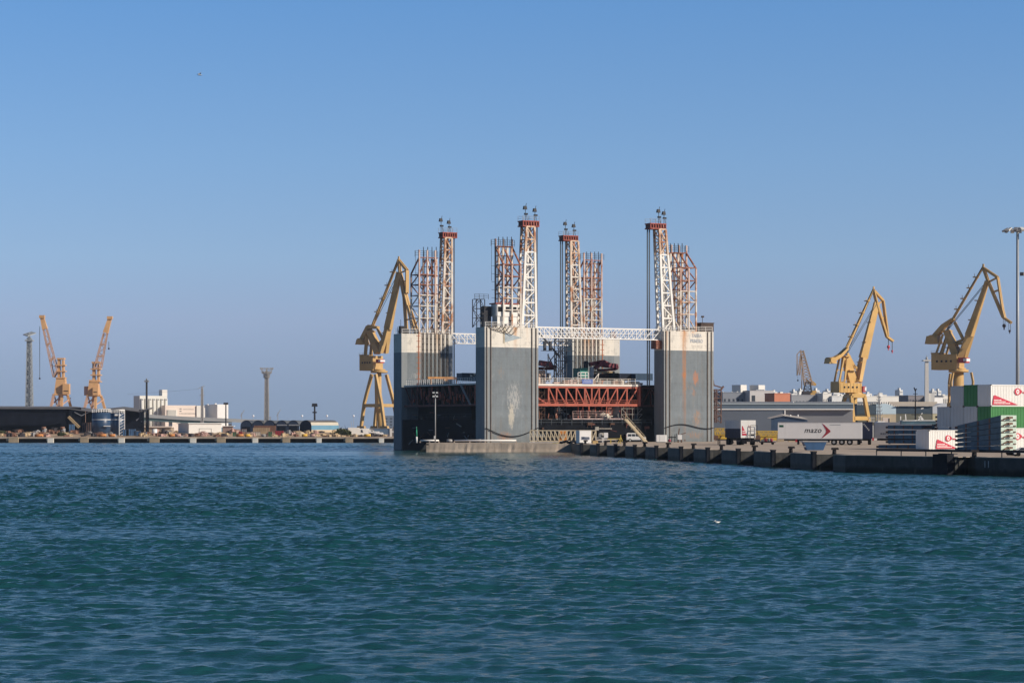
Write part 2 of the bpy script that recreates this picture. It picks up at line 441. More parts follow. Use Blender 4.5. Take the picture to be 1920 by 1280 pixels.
m_wblk = mat('white_fender_paint', (.72, .68, .60), .7, .1, .6)
SF = F / Y0
for i, (xa, xb, wh) in enumerate([(17, 35, 0), (90, 101, 1), (151, 166, 0), (223, 234, 1), (281, 299, 0), (357, 368, 1), (407, 423, 0), (474, 484, 1), (530, 544, 0), (594, 603, 1), (648, 662, 0), (711, 720, 1)]):
    c = (xa + xb) / 2; hw = (xb - xa) / 2 / SF
    t_ = thing('wharf_fender', 'white painted fender block on the front of the far wharf' if wh else 'bare tan concrete fender block on the front of the far wharf', 'fender', (gx(c, SF), Y0, 0), 0, 'white fenders of the far wharf' if wh else 'tan fenders of the far wharf')
    MB().box(-hw, hw, -.8, 0, -2 if wh else .05, QZ - (.35 if wh else .1)).build('block', m_wblk if wh else m_blk, t_)
    MB().box(-hw * .3 - hw * 1.2, -hw, -.5, 0, .5, QZ - .52).build('bracket', m_con, t_)
# the raised shipyard ground the cranes stand on, left of and behind the dock
b = MB().box(gx(664, 5.6), 330, F / 5.55, 2200, 0, 4.3)
m_yard = mat('shipyard_ground', (.14, .13, .125), .9, .25, .1)
tag(b.build('shipyard_terrace', m_yard), kind='structure')
# ------------------------------------------------------------------ the floating caisson dock
DA = 28.0; cD, sD = math.cos(rad(DA)), math.sin(rad(DA)); DX, DY = -5.4, 475.0
def du(x, v):                 # dock u under photo column x on the plane v
    k = (x - CX) / F; x0 = DX - sD * v; y0 = DY + cD * v
    return (k * y0 - x0) / (cD - k * sD)
def dY(u, v): return DY + sD * u + cD * v
def dk(x, y, v):
    u = du(x, v); return Vector((u, v, CZ - (y - HY) * dY(u, v) / F))

def hull_mat(name, grey, cream, streaks, patches, zsplit=20.65):
    m = bpy.data.materials.new(name); m.use_nodes = True; nt = m.node_tree; bs = nt.nodes['Principled BSDF']
    co = nt.nodes.new('ShaderNodeTexCoord').outputs['Object']
    sp = nt.nodes.new('ShaderNodeSeparateXYZ'); nt.links.new(co, sp.inputs[0]); u, z = sp.outputs[0], sp.outputs[2]
    big = noise(nt, .35, co, 4); fine = noise(nt, 1.6, co, 5, (1, 1, .07)); grain = noise(nt, 5., co, 3)
    g = mixc(nt, maprange(nt, big, .3, .7), tuple(c * .9 for c in grey), tuple(c * 1.1 for c in grey))
    g = mixc(nt, mathn(nt, 'MULTIPLY', maprange(nt, fine, .5, .72), .5), g, tuple(c * 1.32 for c in grey))
    g = mixc(nt, mathn(nt, 'MULTIPLY', maprange(nt, noise(nt, .9, co, 6, (1, 1, .12)), .55, .75), .35), g, (.20, .15, .10))
    g = mixc(nt, mathn(nt, 'MULTIPLY', maprange(nt, noise(nt, 1.1, co, 6, (1, 1, 1.6), .7), .66, .70), .55), g, (.46, .44, .40))
    g = mixc(nt, mathn(nt, 'MULTIPLY', maprange(nt, z, 4.5, 1.5), .35), g, (.16, .155, .13))
    c = mixc(nt, maprange(nt, fine, .45, .75), cream, tuple(v * .9 for v in cream))
    band = mathn(nt, 'GREATER_THAN', mathn(nt, 'ADD', z, mathn(nt, 'MULTIPLY', grain, .1)), zsplit)
    c = mixc(nt, band, g, c)
    # welded plate seams and faint oil-canning
    for src, per, ph in ((z, 2.45, .3), (u, 3.02, 1.2)):
        fr = mathn(nt, 'FRACT', mathn(nt, 'DIVIDE', mathn(nt, 'ADD', src, ph + 30), per))
        ln = mathn(nt, 'LESS_THAN', fr, .025)
        c = mixc(nt, mathn(nt, 'MULTIPLY', ln, mathn(nt, 'MULTIPLY', maprange(nt, fine, .2, .7), .38)), c, (.10, .10, .10))
    blot = noise(nt, .9, co, 7, (1, 1, .7), .68)
    c = mixc(nt, maprange(nt, blot, .52, .70, 0, .5), c, (.12, .13, .135))
    c = mixc(nt, maprange(nt, blot, .42, .24, 0, .5), c, (.40, .40, .385))
    scr = noise(nt, 2.6, co, 6, (1, 1, 2.2), .75)
    c = mixc(nt, maprange(nt, scr, .66, .72, 0, .5), c, (.50, .48, .44))
    rs = noise(nt, 1.7, co, 8, (1, 1, .45), .75)
    c = mixc(nt, maprange(nt, rs, .66, .74, 0, .55), c, (.34, .17, .08))
    edge_ = mathn(nt, 'ABSOLUTE', mathn(nt, 'SUBTRACT', u, 6.0))
    c = mixc(nt, mathn(nt, 'MULTIPLY', mathn(nt, 'GREATER_THAN', edge_, 4.65), .28), c, (.42, .43, .42))
    wob = mathn(nt, 'ADD', u, mathn(nt, 'MULTIPLY', mathn(nt, 'SUBTRACT', noise(nt, .6, co, 3), .5), .5))
    for (u0, wd, ztop, zlen, st, col) in streaks:
        dd = mathn(nt, 'ABSOLUTE', mathn(nt, 'SUBTRACT', wob, u0))
        a = maprange(nt, dd, wd, wd * .25)
        fz = maprange(nt, z, ztop - zlen, ztop)
        k = mathn(nt, 'MULTIPLY', mathn(nt, 'MULTIPLY', a, fz), maprange(nt, fine, .25, .6))
        c = mixc(nt, mathn(nt, 'MULTIPLY', k, st), c, col)
    for (u0, z0, ru, rz, col, th) in patches:
        a = mathn(nt, 'ADD', mathn(nt, 'POWER', mathn(nt, 'DIVIDE', mathn(nt, 'SUBTRACT', u, u0), ru), 2.), mathn(nt, 'POWER', mathn(nt, 'DIVIDE', mathn(nt, 'SUBTRACT', z, z0), rz), 2.))
        f = mathn(nt, 'ADD', maprange(nt, a, 1., 0., 0, .32), noise(nt, 3.2, co, 8, (1, 1, .30), .78))
        c = mixc(nt, maprange(nt, f, th + .02, th + .17, 0, .6), c, col)
    nt.links.new(c, bs.inputs['Base Color']); bs.inputs['Roughness'].default_value = .8; bs.inputs['Specular IOR Level'].default_value = .12
    b = nt.nodes.new('ShaderNodeBump'); b.inputs['Strength'].default_value = .08; b.inputs['Distance'].default_value = .05
    nt.links.new(big, b.inputs['Height']); nt.links.new(b.outputs[0], bs.inputs['Normal'])
    return m
GREY = (.182, .207, .221); CREAM = (.74, .69, .60); OR = (.52, .20, .03); RU = (.32, .11, .03); WH = (.52, .51, .48)
YE = (.60, .47, .25)
hm = {
 'B': hull_mat('hull_paint_near', GREY, CREAM, [(6.9, .75, 25, 5.5, .9, OR), (4.4, .5, 23.5, 3.2, .6, YE), (9.6, .4, 25, 6, .25, OR)],
      [(6.6, 10.5, 2.8, 6.0, WH, .70), (6.0, 7.0, .9, 3.4, (.60, .54, .43), .60), (4.5, 2.8, 3.0, 1.6, (.36, .19, .11), .67), (3.5, 15.5, 2, 2.4, (.36, .22, .13), .78)]),
 'D': hull_mat('hull_paint_right', GREY, CREAM, [(4.9, .55, 25, 26, 1.0, (.45, .17, .03)), (4.9, 1.3, 25, 6, .55, OR), (7.2, .9, 25, 1.6, .8, OR), (.6, .35, 25, 14, .5, OR)],
      [(7.7, 14.9, 1.0, 1.9, (.50, .18, .06), .60), (4.9, 15.6, .8, 1.2, (.46, .17, .06), .62), (7.3, 11.9, 1.0, 1.5, (.50, .19, .06), .72), (8, 6.5, 1.8, 3.4, (.42, .22, .1), .70), (6.5, 13.5, 4.5, 4.5, (.40, .22, .11), .80), (7.5, 3.2, 4.0, 1.6, (.36, .19, .1), .72)]),
 'A': hull_mat('hull_paint_left', GREY, CREAM, [(8.6, 1.1, 25, 5.5, .6, (.56, .30, .10)), (4.8, .5, 25, 9, .4, OR), (3.9, .6, 24, 8, .25, YE)], [(3.5, 15.5, 2.5, 2.0, WH, .75)]),
 'C': hull_mat('hull_paint_back', GREY, CREAM, [(4.2, .7, 25, 5, 1., OR), (3.2, .8, 25, 6, .8, OR), (5.4, .6, 25, 5, .9, (.50, .12, .03)), (6.6, .5, 25, 5, .6, OR)], [(9.5, 17, 2, 1.5, WH, .75)]),
}
m_hull = mat('black_hull', (.007, .008, .011), .7, .4, .4, rust=.12, rustcol=(.03, .014, .009))
m_rustw = mat('white_rusting_steel', (.66, .60, .52), .55, .08, 1., rust=.46, rustcol=(.40, .17, .07), rscale=.9)
m_rustr = mat('rust_red_steel', (.24, .085, .05), .7, .35, 1., rust=.33, rustcol=(.55, .40, .32), rscale=1.3)
m_dtop = mat('stained_derrick_paint', (.62, .46, .33), .6, .1, 1., rust=.5, rustcol=(.34, .13, .05), rscale=1.)
m_post = mat('pinkish_post_paint', (.56, .40, .33), .6, .15, 1., rust=.4, rustcol=(.30, .10, .05), rscale=1.5)
m_derr = mat('white_derrick_paint', (.78, .75, .69), .5, .05, 1., rust=.12, rustcol=(.45, .20, .08), rscale=.5)
m_cap = mat('red_cap_paint', (.30, .05, .03), .55, .25, 1.5, rust=.3, rustcol=(.55, .25, .2), rscale=2.)
m_truss = mat('red_truss_paint', (.36, .080, .045), .6, .18, .7, rust=.2, rustcol=(.2, .06, .03))
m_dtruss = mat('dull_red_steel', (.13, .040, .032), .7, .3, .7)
m_cable = mat('hoist_cable', (.07, .09, .115), .5, .1, 1.)
m_guide = mat('guide_rail_dark', (.13, .105, .085), .7, .3, 2.)
m_lad = mat('orange_ladder', (.46, .14, .05), .7, .2, 2.)
m_lamp = mat('lamp_housing', (.03, .03, .035), .5, .2, 2.)
m_bridge = mat('white_gangway_paint', (.80, .78, .74), .5, .05, 1.)
m_deckw = mat('pale_deck_edge', (.66, .60, .53), .6, .12, .8)

dock = thing('floating_dock', 'huge floating caisson dock with four grey and cream towers carrying lattice derricks', 'floating dock', (DX, DY, 0), DA)
ZT = 24.6; TW = 12.1; TD = 3.9
tow = {'B': (0, 0), 'D': (41.6, 0), 'A': (0, 38.4), 'C': (41.6, 38.4)}
# pontoon hull between and under the towers
b = MB(); b.box(.05, 53.65, 4.3, 38.0, -2.5, 6.3); b.box(.1, 53.6, 3.95, 4.3, -2.5, 5.2)
b.build('pontoon', m_hull, dock)
b = MB()
for u in range(4, 52, 3): b.bar((u, 4.25, -1), (u, 4.25, 6.2), .12, .18)
for z in (2.2, 4.4): b.bar((1, 4.25, z), (53, 4.25, z), .12)
b.build('rubbing_strip', m_hull, dock)

def derrick(tp, xl0, xr0, yb, xl1, xr1, yt, v0, v1, inner, capx, cabx, lampx, levels=8, heavy=.48, dm=None):
    dm = dm or m_derr
    """a tapered lattice derrick given by the photo columns of its front face at foot and head"""
    F0 = [dk(xl0, yb, v0), dk(xr0, yb, v0)]; F1 = [dk(xl1, yt, v0), dk(xr1, yt, v0)]
    zb = ZT; zt = (F1[0].z + F1[1].z) / 2
    for p in F0: p.z = zb
    for p in F1: p.z = zt
    sh = Vector((0, v1 - v0, 0))
    b = MB(); bt = MB()
    def lp(t, i, k): return F0[i].lerp(F1[i], t) + (sh if k else Vector())
    for k in (0, 1):
        b0 = b if k == 0 else b0
        ts = 1 - 2 / levels
        for i in (0, 1): b0.bar(lp(0, i, k), lp(ts, i, k), heavy, heavy, heavy * .9, heavy * .9); bt.bar(lp(ts, i, k), lp(1, i, k), heavy * .9, heavy * .9, heavy * .85, heavy * .85)
        for n_ in range(levels):
            t0, t1 = n_ / levels, (n_ + 1) / levels; b = bt if n_ >= levels - 2 else b0
            b.bar(lp(t1, 0, k), lp(t1, 1, k), .3 if k == 0 else .2)
            z_ = n_ % 2
            b.bar(lp(t0, z_, k), lp(t1, 1 - z_, k), .22 if k == 0 else .16)
            if k == 0:      # gussets that round the panel corners
                for (tt, dz) in ((t0, .55), (t1, -.55)):
                    for i in (0, 1):
                        p = lp(tt, i, 0); q = lp(tt, 1 - i, 0); dx = (q - p) * .28
                        b.add([p + Vector((0, -.02, 0)), p + dx + Vector((0, -.02, 0)), p + Vector((0, -.02, dz)), p + Vector((0, .06, 0)), p + dx + Vector((0, .06, 0)), p + Vector((0, .06, dz))],
                              [(0, 1, 2), (3, 5, 4), (0, 3, 4, 1), (1, 4, 5, 2), (2, 5, 3, 0)])
    for i in (0, 1):
        for n_ in range(levels * 2):
            t0, t1 = n_ / levels / 2, (n_ + 1) / levels / 2; b = bt if n_ >= 2 * levels - 4 else b0
            b.bar(lp(t1, i, 0), lp(t1, i, 1), .16)
            b.bar(lp(t0, i, n_ % 2), lp(t1, i, 1 - n_ % 2), .15)
    # hoist pipes inside
    b0.tube((lp(0, 0, 0) + lp(0, 1, 1)) / 2, (lp(1, 0, 0) + lp(1, 1, 1)) / 2, .28)
    b0.build('derrick', dm, tp); bt.build('derrick_top', m_dtop, tp)
    ca, cb_ = dk(capx[0], 413, v0).x, dk(capx[1], 413, v0).x
    b = MB(); b.box(ca + .1, cb_ - .1, v0 + .1, v1, zt + .1, zt + 1.05); b.build('head_panel', m_dtruss, tp); b = MB()
    for v_ in (v0, v1 + .05):
        for z_ in (zt + .12, zt + 1.1): b.bar((ca, v_, z_), (cb_, v_, z_), .24)
    for x_ in (ca + .1, cb_ - .1):
        for z_ in (zt + .12, zt + 1.1): b.bar((x_, v0, z_), (x_, v1, z_), .24)
    nb = 6
    for i in range(nb + 1):
        u = ca + .1 + (cb_ - ca - .2) * i / nb; b.box(u - .09, u + .09, v0 - .12, v0 + .1, zt + .1, zt + 1.1)
    b.build('derrick_head', m_cap, tp)
    for i, x in enumerate(lampx):
        b = MB(); u = dk(x, 413, (v0 + v1) / 2).x; vm = (v0 + v1) / 2; hgt = 2.6 if i == 0 else 2.2
        z0 = zt + 1.25
        b.bar((u, vm, z0), (u, vm, z0 + hgt), .09); b.bar((u + .45, vm, z0), (u + .2, vm, z0 + hgt * .5), .07)
        b.box(u - .45, u + .30, vm - .3, vm + .3, z0 + hgt - .35, z0 + hgt + .35, (.1, .1)); b.box(u - .2, u + .5, vm - .2, vm + .2, z0 + hgt * .45, z0 + hgt * .45 + .35)
        b.bar((u, vm, z0 + hgt), (u + .25, vm, z0 + hgt + .9), .08); b.build('floodlight', m_lamp, tp)
    b = MB().rail((ca, v0, zt + 1.25), (cb_, v0, zt + 1.25), .9, 1.0, .05, 2); b.rail((ca, v1, zt + 1.25), (cb_, v1, zt + 1.25), .9, 1.0, .05, 2)
    b.build('head_railing', m_grey, tp)
    for dx in (-.24, .24):
        u = dk(cabx, 500, v0).x + dx
        MB().tube((u, (v0 + v1) / 2, zt + .3), (u, (v0 + v1) / 2, 13.3), .14, n=8).build('hoist_cable', m_cable, tp)

def rack(tp, xt, xl, vt, vl, ytop, ylow, yspike, lev, xs_spike, guide=None):
    """pipe rack: tall frame of posts on plane vt, lower frame on plane vl, raking struts between them"""
    T = [dk(x, ytop, vt) for x in xt]; Lw = [dk(x, ylow, vl) for x in xl]
    zt = sum(p.z for p in T) / len(T); zl = sum(p.z for p in Lw) / len(Lw)
    zs = [CZ - (y - HY) * dY(T[0].x, vt) / F for y in lev]
    mid = zs[len(zs) // 2]
    up, lo, ps = MB(), MB(), MB()
    for i, p in enumerate(T):
        ps.bar((p.x, vt, mid), (p.x, vt, zt + 1.6), .30); lo.bar((p.x, vt, ZT), (p.x, vt, mid), .30)
    for p in Lw:
        ps.bar((p.x, vl, mid), (p.x, vl, zl), .30); lo.bar((p.x, vl, ZT), (p.x, vl, mid), .30)
    allz = [zt] + [z for z in zs] + [ZT + .2]
    for j, z in enumerate(allz):
        B_ = up if z > mid + .1 else lo
        B_.bar((T[0].x, vt, z), (T[-1].x, vt, z), .2)
        if z <= zl + .3:
            B_.bar((Lw[0].x, vl, z), (Lw[-1].x, vl, z), .2)
            for p, q in zip(T, Lw): B_.bar((p.x, vt, z), (q.x, vl, z), .16)
    for p, q in zip(T, Lw): up.bar((p.x, vt, zt), (q.x, vl, zl), .26)
    for j in range(len(allz) - 1):
        z1, z0 = allz[j], allz[j + 1]
        B_ = up if z1 > mid + .1 else lo
        for i, (p, q) in enumerate(zip(T, Lw)):
            if z1 <= zl + .3: B_.bar((p.x, vt, z1), (q.x, vl, z0), .18) if j % 2 else B_.bar((q.x, vl, z1), (p.x, vt, z0), .18)
        for k in range(len(T) - 1):
            a, c = (T[k], T[k + 1]) if (j + k) % 2 else (T[k + 1], T[k]); B_.bar((a.x, vt, z1), (c.x, vt, z0), .11)
    # the jacking pipes that stand in the rack, flanged at intervals
    pipes = MB(); vp = vt + (.7 if vl > vt else -.7)
    for i, x in enumerate(xs_spike):
        u = dk(x, ytop, vp).x; zt2 = CZ - (yspike - HY) * dY(u, vp) / F
        pipes.mat(0).tube((u, vp, ZT), (u, vp, zt - .2), .27, n=8)
        pipes.mat(1).tube((u, vp, zt - .2), (u, vp, zt2), .09, n=6)
        z = ZT + 1.
        while z < zt: pipes.mat(2).box(u - .33, u + .33, vp - .33, vp + .33, z, z + .16); z += 1.9
    g = MB().rail((T[0].x - 1., vt, zt + .1), (T[-1].x + .6, vt, zt + .1), 1.3, .9, .06, 3)
    for z in np.arange(zl, ZT + 4, -1.6): g.bar((T[0].x - .9, vt, z), (T[0].x, vt, z), .06)
    g.bar((T[0].x - .9, vt, zl - 3), (T[0].x - .9, vt, zt + 1.3), .05)
    up.build('pipe_rack', m_rustr, tp); ps.build('rack_post', m_post, tp); lo.build('rack_foot', m_rustw, tp)
    pipes.build('jacking_pipe', [m_rustw, m_dark, m_rustr], tp); g.build('rack_railing', m_dark, tp)

for key, nm in (('B', 0), ('D', 1), ('A', 2), ('C', 3)):
    u0, v0 = tow[key]
    b = MB(); b.box(0, TW, 0, TD, -2.5, ZT)
    tp = b.build('wing_tower', hm[key], dock, (u0, v0, 0))
    tp['label'] = {'B': 'near tower with a faded blue pennant', 'D': 'right tower bearing a ship name and rust streak', 'A': 'left tower with guide rails down its face', 'C': 'rear tower with orange rusted guide rails'}[key]
class Sub:                                  # children of a tower are drawn in dock coordinates
    pass
def tower_obj(key): return [o for o in dock.children if o.name.startswith('wing_tower') and abs(o.location.x - tow[key][0]) < .1 and abs(o.location.y - tow[key][1]) < .1][0]
TB = {k: tower_obj(k) for k in tow}
_ob = MB.build
def sub_build(s, name, mats, parent=None, loc=None):
    if parent is not None and parent in TB.values():
        loc = (-parent.location.x, -parent.location.y, 0)
    return _ob(s, name, mats, parent, loc)
MB.build = sub_build
derrick(TB['B'], 979, 1005, 610, 987, 1002, 425, 1.0, 3.0, 1, (980, 1011), 1009.5, (985, 1003))
derrick(TB['D'], 1243, 1264, 616, 1236, 1248, 430, 1.0, 3.0, -1, (1219, 1249), 1220.5, (1235, 1245))
derrick(TB['A'], 829, 847, 618, 835, 847, 446, 38.6, 40.6, 1, (830, 857), 853.5, (827, 842), dm=m_rustw)
derrick(TB['C'], 1071, 1091, 628, 1070, 1084, 452, 38.6, 40.6, -1, (1056, 1084), 1057, (1060, 1076), dm=m_rustw)
rack(TB['B'], (929, 944, 960), (944, 960, 976), 3.7, .3, 463, 497, 444, (497, 519, 540, 560, 582), (935, 943, 951, 959))
rack(TB['D'], (1259, 1273, 1287), (1276, 1291.5, 1305), 3.7, .3, 474, 503, 456, (503, 527, 547, 567, 590), (1257, 1264.5, 1271.5, 1279))
rack(TB['A'], (786, 801, 816), (771, 786, 801), 38.5, 42.1, 483, 514, 463, (514, 533, 553, 573, 596), (794, 802, 810, 818))
rack(TB['C'], (1095, 1109, 1128), (1080, 1094, 1112), 38.5, 42.1, 488, 520, 472, (520, 540, 560, 580, 600), (1100, 1107.5, 1115, 1122))
# tower fittings
for k in ('B', 'D'):
    u0 = tow[k][0]; b = MB()
    for du_ in (.45, 1.35, 10.6, 11.55): b.box(u0 + du_ - .09, u0 + du_ + .09, -.16, .0, 1.2, ZT - .05)
    b.build('fender_rail', m_guide, TB[k])
    b = MB().rail((u0 + .2, .15, ZT), (u0 + TW - .2, .15, ZT), 1.0, 1.6, .055); b.rail((u0 + .15, .2, ZT), (u0 + .15, TD - .2, ZT), 1.0, 1.6, .055)
    b.build('tower_railing', m_bridge, TB[k])
    # the sagging mooring rope
    pts = [Vector((u0 + .1 + 11.8 * t, -.22, 4.6 - (1.7 if k == 'B' else -.9) * math.sin(math.pi * t) * (1 if k == 'B' else math.cos(2.2 * t) * 1.3))) for t in np.linspace(0, 1, 15)]
    MB().poly(pts, .09).build('mooring_rope', m_black, TB[k])
for k, rails, lad, yl in (('A', (793, 800.8, 808.2, 815.9, 823.7, 831.1, 838.7), 785, 708), ('C', (1079, 1086.7, 1093.5, 1100.8, 1107.6, 1115, 1121.9), 1129.5, 702)):
    b = MB(); v = 38.4; u0 = tow[k][0]
    for x in rails:
        u = du(x, v)
        for e_ in (-.17, .17): b.box(u + e_ - .045, u + e_ + .045, v - .14, v, 13.7, ZT + .3)
        z = 14.2
        while z < ZT: b.box(u - .16, u + .16, v - .2, v - .02, z, z + .22); z += 1.16
    b.build('guide_rail', m_guide, TB[k])
    u = du(lad, v); b = MB()
    b.box(u - .07, u + .07, v - .1, v, 13.6, ZT)
    for z in np.arange(13.8, ZT, 1.15): b.box(u - .5, u + .42, v - .09, v - .01, z, z + .09)
    b.build('access_ladder', m_lad, TB[k])
    b = MB().rail((u0 + .2, v + .15, ZT), (u0 + TW - .2, v + .15, ZT), 1.0, 1.6, .055); b.rail((u0 + .15, v + .2, ZT), (u0 + .15, v + TD - .2, ZT), 1.0, 1.6, .055)
    b.build('tower_railing', m_bridge, TB[k])
# winch clutter on the tower tops
rr = random.Random(11)
for k, (ua, ub) in {'B': (.5, 8.8), 'D': (3.0, 9.5), 'A': (.5, 9.0), 'C': (3.2, 11.6)}.items():
    u0, v0 = tow[k]; b = MB()
    for i in range(9):
        u = u0 + rr.uniform(ua, ub); v = v0 + rr.uniform(.9, 3.2); s_ = rr.uniform(.3, .8)
        if i % 3: b.box(u - s_ / 2, u + s_ / 2, v - .3, v + .3, ZT, ZT + rr.uniform(.5, 1.5))
        else: b.tube((u - s_, v, ZT + .5), (u + s_, v, ZT + .5), .42)
    b.build('winch', m_dark if k != 'C' else m_dtruss, TB[k])
# control cabin and side stair lattice on the near tower
b = MB(); b.box(2.9, 7.9, .55, 3.1, ZT + 2.2, ZT + 4.6, bevel=.25); b.box(3.2, 7.6, .7, 2.9, ZT + .02, ZT + 2.2)
cab = b.build('control_cabin', m_derr, TB['B'])
b = MB()
for u in (3.7, 5.4, 7.0): b.box(u - .42, u + .42, .50, .56, ZT + 3.1, ZT + 4.1)
b.build('cabin_window', m_black, TB['B'])
b = MB().box(2.7, 8.1, .4, 3.3, ZT + 4.62, ZT + 4.85); b.build('cabin_roof', m_cap, TB['B'])
b = MB()
b.frustum4((.4, 3.4, ZT), (.4, 3.4, ZT + 5.6), (.9, .9), (.9, .9), .14, 3); b.box(1.0, 2.6, 2.2, 3.6, ZT, ZT + 4.2)
b.rail((-.9, 2.6, ZT + 5.6), (2.2, 2.6, ZT + 5.6), 1.0, 1, .06)
b.build('stair_frame', m_dark, TB['B'])
b = MB()
for i in range(5):
    pts = [Vector((.6 + i * .9 + 3.2 * t, -.12 - .05 * i, ZT + .3 - (1.2 + .25 * i) * math.sin(math.pi * t) * .8)) for t in np.linspace(0, 1, 9)]
    b.poly(pts, .06, 5)
b.build('hose', m_guide, TB['B'])
# lamp post and dark hut
b = MB().box(41.6 + 9.3, 41.6 + 12.4, .4, 2.6, ZT, ZT + 1.75); b.box(41.6 + 9.2, 41.6 + 12.5, .3, 2.7, ZT + 1.75, ZT + 1.9)
b.bar((41.6 + 10.3, 1.5, ZT + 1.9), (41.6 + 10.3, 1.5, ZT + 3.1), .08); b.box(41.6 + 10.1, 41.6 + 10.6, 1.3, 1.7, ZT + 3.0, ZT + 3.35)
b.build('deck_hut', mat('dark_hut', (.085, .06, .05), .7, .3, 1.), TB['D'])
b = MB(); zz_ = ZT
b.bar((-.2, .4, ZT), (-.2, .4, ZT + 2.6), .08); b.box(-.5, .1, .2, .6, ZT + 2.4, ZT + 2.75); b.box(-.1, .9, .3, 1.2, ZT, ZT + 1.1)
b.bar((38 * 0 - .1, 40.2, ZT), (-.1, 40.2, ZT + 1.5), .07)
b.build('corner_lamp', m_dark, TB['B'])
b = MB().box(-.1, .8, 38.6, 39.6, ZT, ZT + 1.6); b.bar((.1, 39, ZT + 1.6), (.1, 39, ZT + 3.0), .07); b.build('corner_lamp', m_dark, TB['A'])
# pennant and name
b = MB(); pa = [(dk(944.5, 623, 0), dk(944.5, 642, 0)), dk(978.5, 633, 0)]
A_, B_, C_ = pa[0][0], pa[0][1], pa[1]
b.plate([(B_.x, B_.z), (C_.x, C_.z), (A_.x, A_.z)], -.03, 0)
b.build('pennant', mat('faded_blue_paint', (.33, .385, .41), .7, .25, 1.5, rust=.15, rustcol=(.60, .53, .42), rscale=1.), TB['B'])
b = MB(); b.plate([(A_.x - .15, B_.z - .1), (A_.x + .22, B_.z - .1), (A_.x + .22, A_.z + .2), (A_.x - .15, A_.z + .2)], -.05, -.02)
b.build('pennant_staff', mat('faded_ochre', (.42, .36, .26), .8, .2, 1.5), TB['B'])
m_name = mat('faded_name_paint', (.42, .44, .47), .7, .25, 2.)
m_name2 = mat('very_faded_paint', (.62, .57, .50), .7, .1, 2.)
pT = dk(1297.5, 632, 0); pP = dk(1294, 642, 0)
def tl(p): return (p.x - TB['D'].location.x, -.03, p.z)
text('name_lettering', 'TARIFA', 1.0, m_name, TB['D'], tl(pT), (rad(90), 0, 0), ext=.02, bold=.02, sx=.66)
text('name_lettering', 'PRIMERO', 1.0, m_name, TB['D'], tl(pP), (rad(90), 0, 0), ext=.02, bold=.02, sx=.72)
b = MB(); p = dk(1297, 650, 0)
for i, w_ in enumerate((.28, .2, .3, .1, .25, .3, .12, .3)): b.box(p.x + i * .33, p.x + i * .33 + w_, -.03, 0, p.z - .1 * (i % 2), p.z + .35)
b.build('worn_marking', m_name2, TB['D'])
MB.build = _ob

# gangways
def gangway(a, c, wdt, dirv, name='gangway'):
    b = MB(); a, c = Vector(a), Vector(c); off = Vector(dirv) * wdt
    L_ = (c - a).length; n_ = max(3, int(L_ / 1.85))
    for o_ in (Vector(), off): b.truss(a + o_, c + o_, 2.1, n_, .2, .13, zig=1, verts=True); b.bar(a + o_ + Vector((0, 0, 1.05)), c + o_ + Vector((0, 0, 1.05)), .09)
    for k in range(n_ + 1):
        p = a.lerp(c, k / n_); b.bar(p, p + off, .12)
    b.add([a + Vector((0, 0, .12)), c + Vector((0, 0, .12)), c + off + Vector((0, 0, .12)), a + off + Vector((0, 0, .12))], [(0, 1, 2, 3)])
    return b.build(name, m_bridge, dock)
zg = 22.75
gangway((12.15, 1.2, zg), (41.55, 1.2, zg), 1.6, (0, 1, 0))
gangway((12.15, 39.3, zg), (41.55, 39.3, zg), 1.4, (0, 1, 0))
b = MB(); b.box(40.2, 41.5, .9, 2.9, 20.9, zg - .1); b.rail((40.2, .8, 20.9), (41.5, .8, 20.9), 1.5, .5, .07)
b.build('gangway_bracket', m_rustr, dock)
# lifting platform: deck, front truss, inner trusses
UD0, UD1, VD0, VD1 = .4, 52.0, 4.6, 37.9
ZD = 13.55
b = MB(); b.box(UD0, 38.6, VD0, VD1, ZD - .35, ZD); b.box(38.6, UD1, VD0 + 1.5, VD1, ZD - .4, ZD - .05)
b.build('platform_deck', m_dark, dock)
b = MB(); b.box(UD0, 38.7, VD0 - .12, VD0, ZD - .42, ZD + .05); b.box(UD0 - .12, UD0, VD0, VD1, ZD - .3, ZD + .03)
b.build('deck_edge', m_deckw, dock)
b = MB(); b.rail((12.3, VD0 + .1, ZD), (37.5, VD0 + .1, ZD), 1.15, 1.6, .075, 3)
b.build('deck_railing', m_deckw, dock)
b = MB().rail((UD0 + .1, VD0, ZD), (UD0 + .1, VD1 - 1, ZD), 1.15, 1.0, .07, 3); b.build('deck_railing', m_bridge, dock)
b = MB(); a = Vector((UD0 + .2, VD0 + .1, 9.15)); c = Vector((38.5, VD0 + .1, 9.15))
uu = [0.4, 3, 5.5, 8, 10.6] + [du(x, VD0) for x in (1029, 1044, 1062, 1081, 1097, 1110, 1124, 1140, 1158, 1176, 1197)]
zt_, zb_ = 12.95, 9.3
for z, w_ in ((zt_, .5), (zb_, .55)): b.bar((uu[0], VD0 + .2, z), (uu[-1] + .2, VD0 + .2, z), .4, w_)
for i, u in enumerate(uu):
    b.bar((u, VD0 + .2, zb_), (u, VD0 + .2, zt_), .30)
    if i + 1 < len(uu):
        if i < 10: b.bar((u, VD0 + .2, zt_), (uu[i + 1], VD0 + .2, zb_), .24)
        else: b.bar((u, VD0 + .2, zb_), (uu[i + 1], VD0 + .2, zt_), .24)
        b.add([(u - .5, VD0 + .05, zb_ + .25), (u + .5, VD0 + .05, zb_ + .25), (u, VD0 + .05, zb_ + 1.0)], [(0, 1, 2)])
b.bar((uu[-1] + .2, VD0 + .1, zb_ - .2), (uu[-1] + .2, VD0 + .1, zt_ + .3), .5)
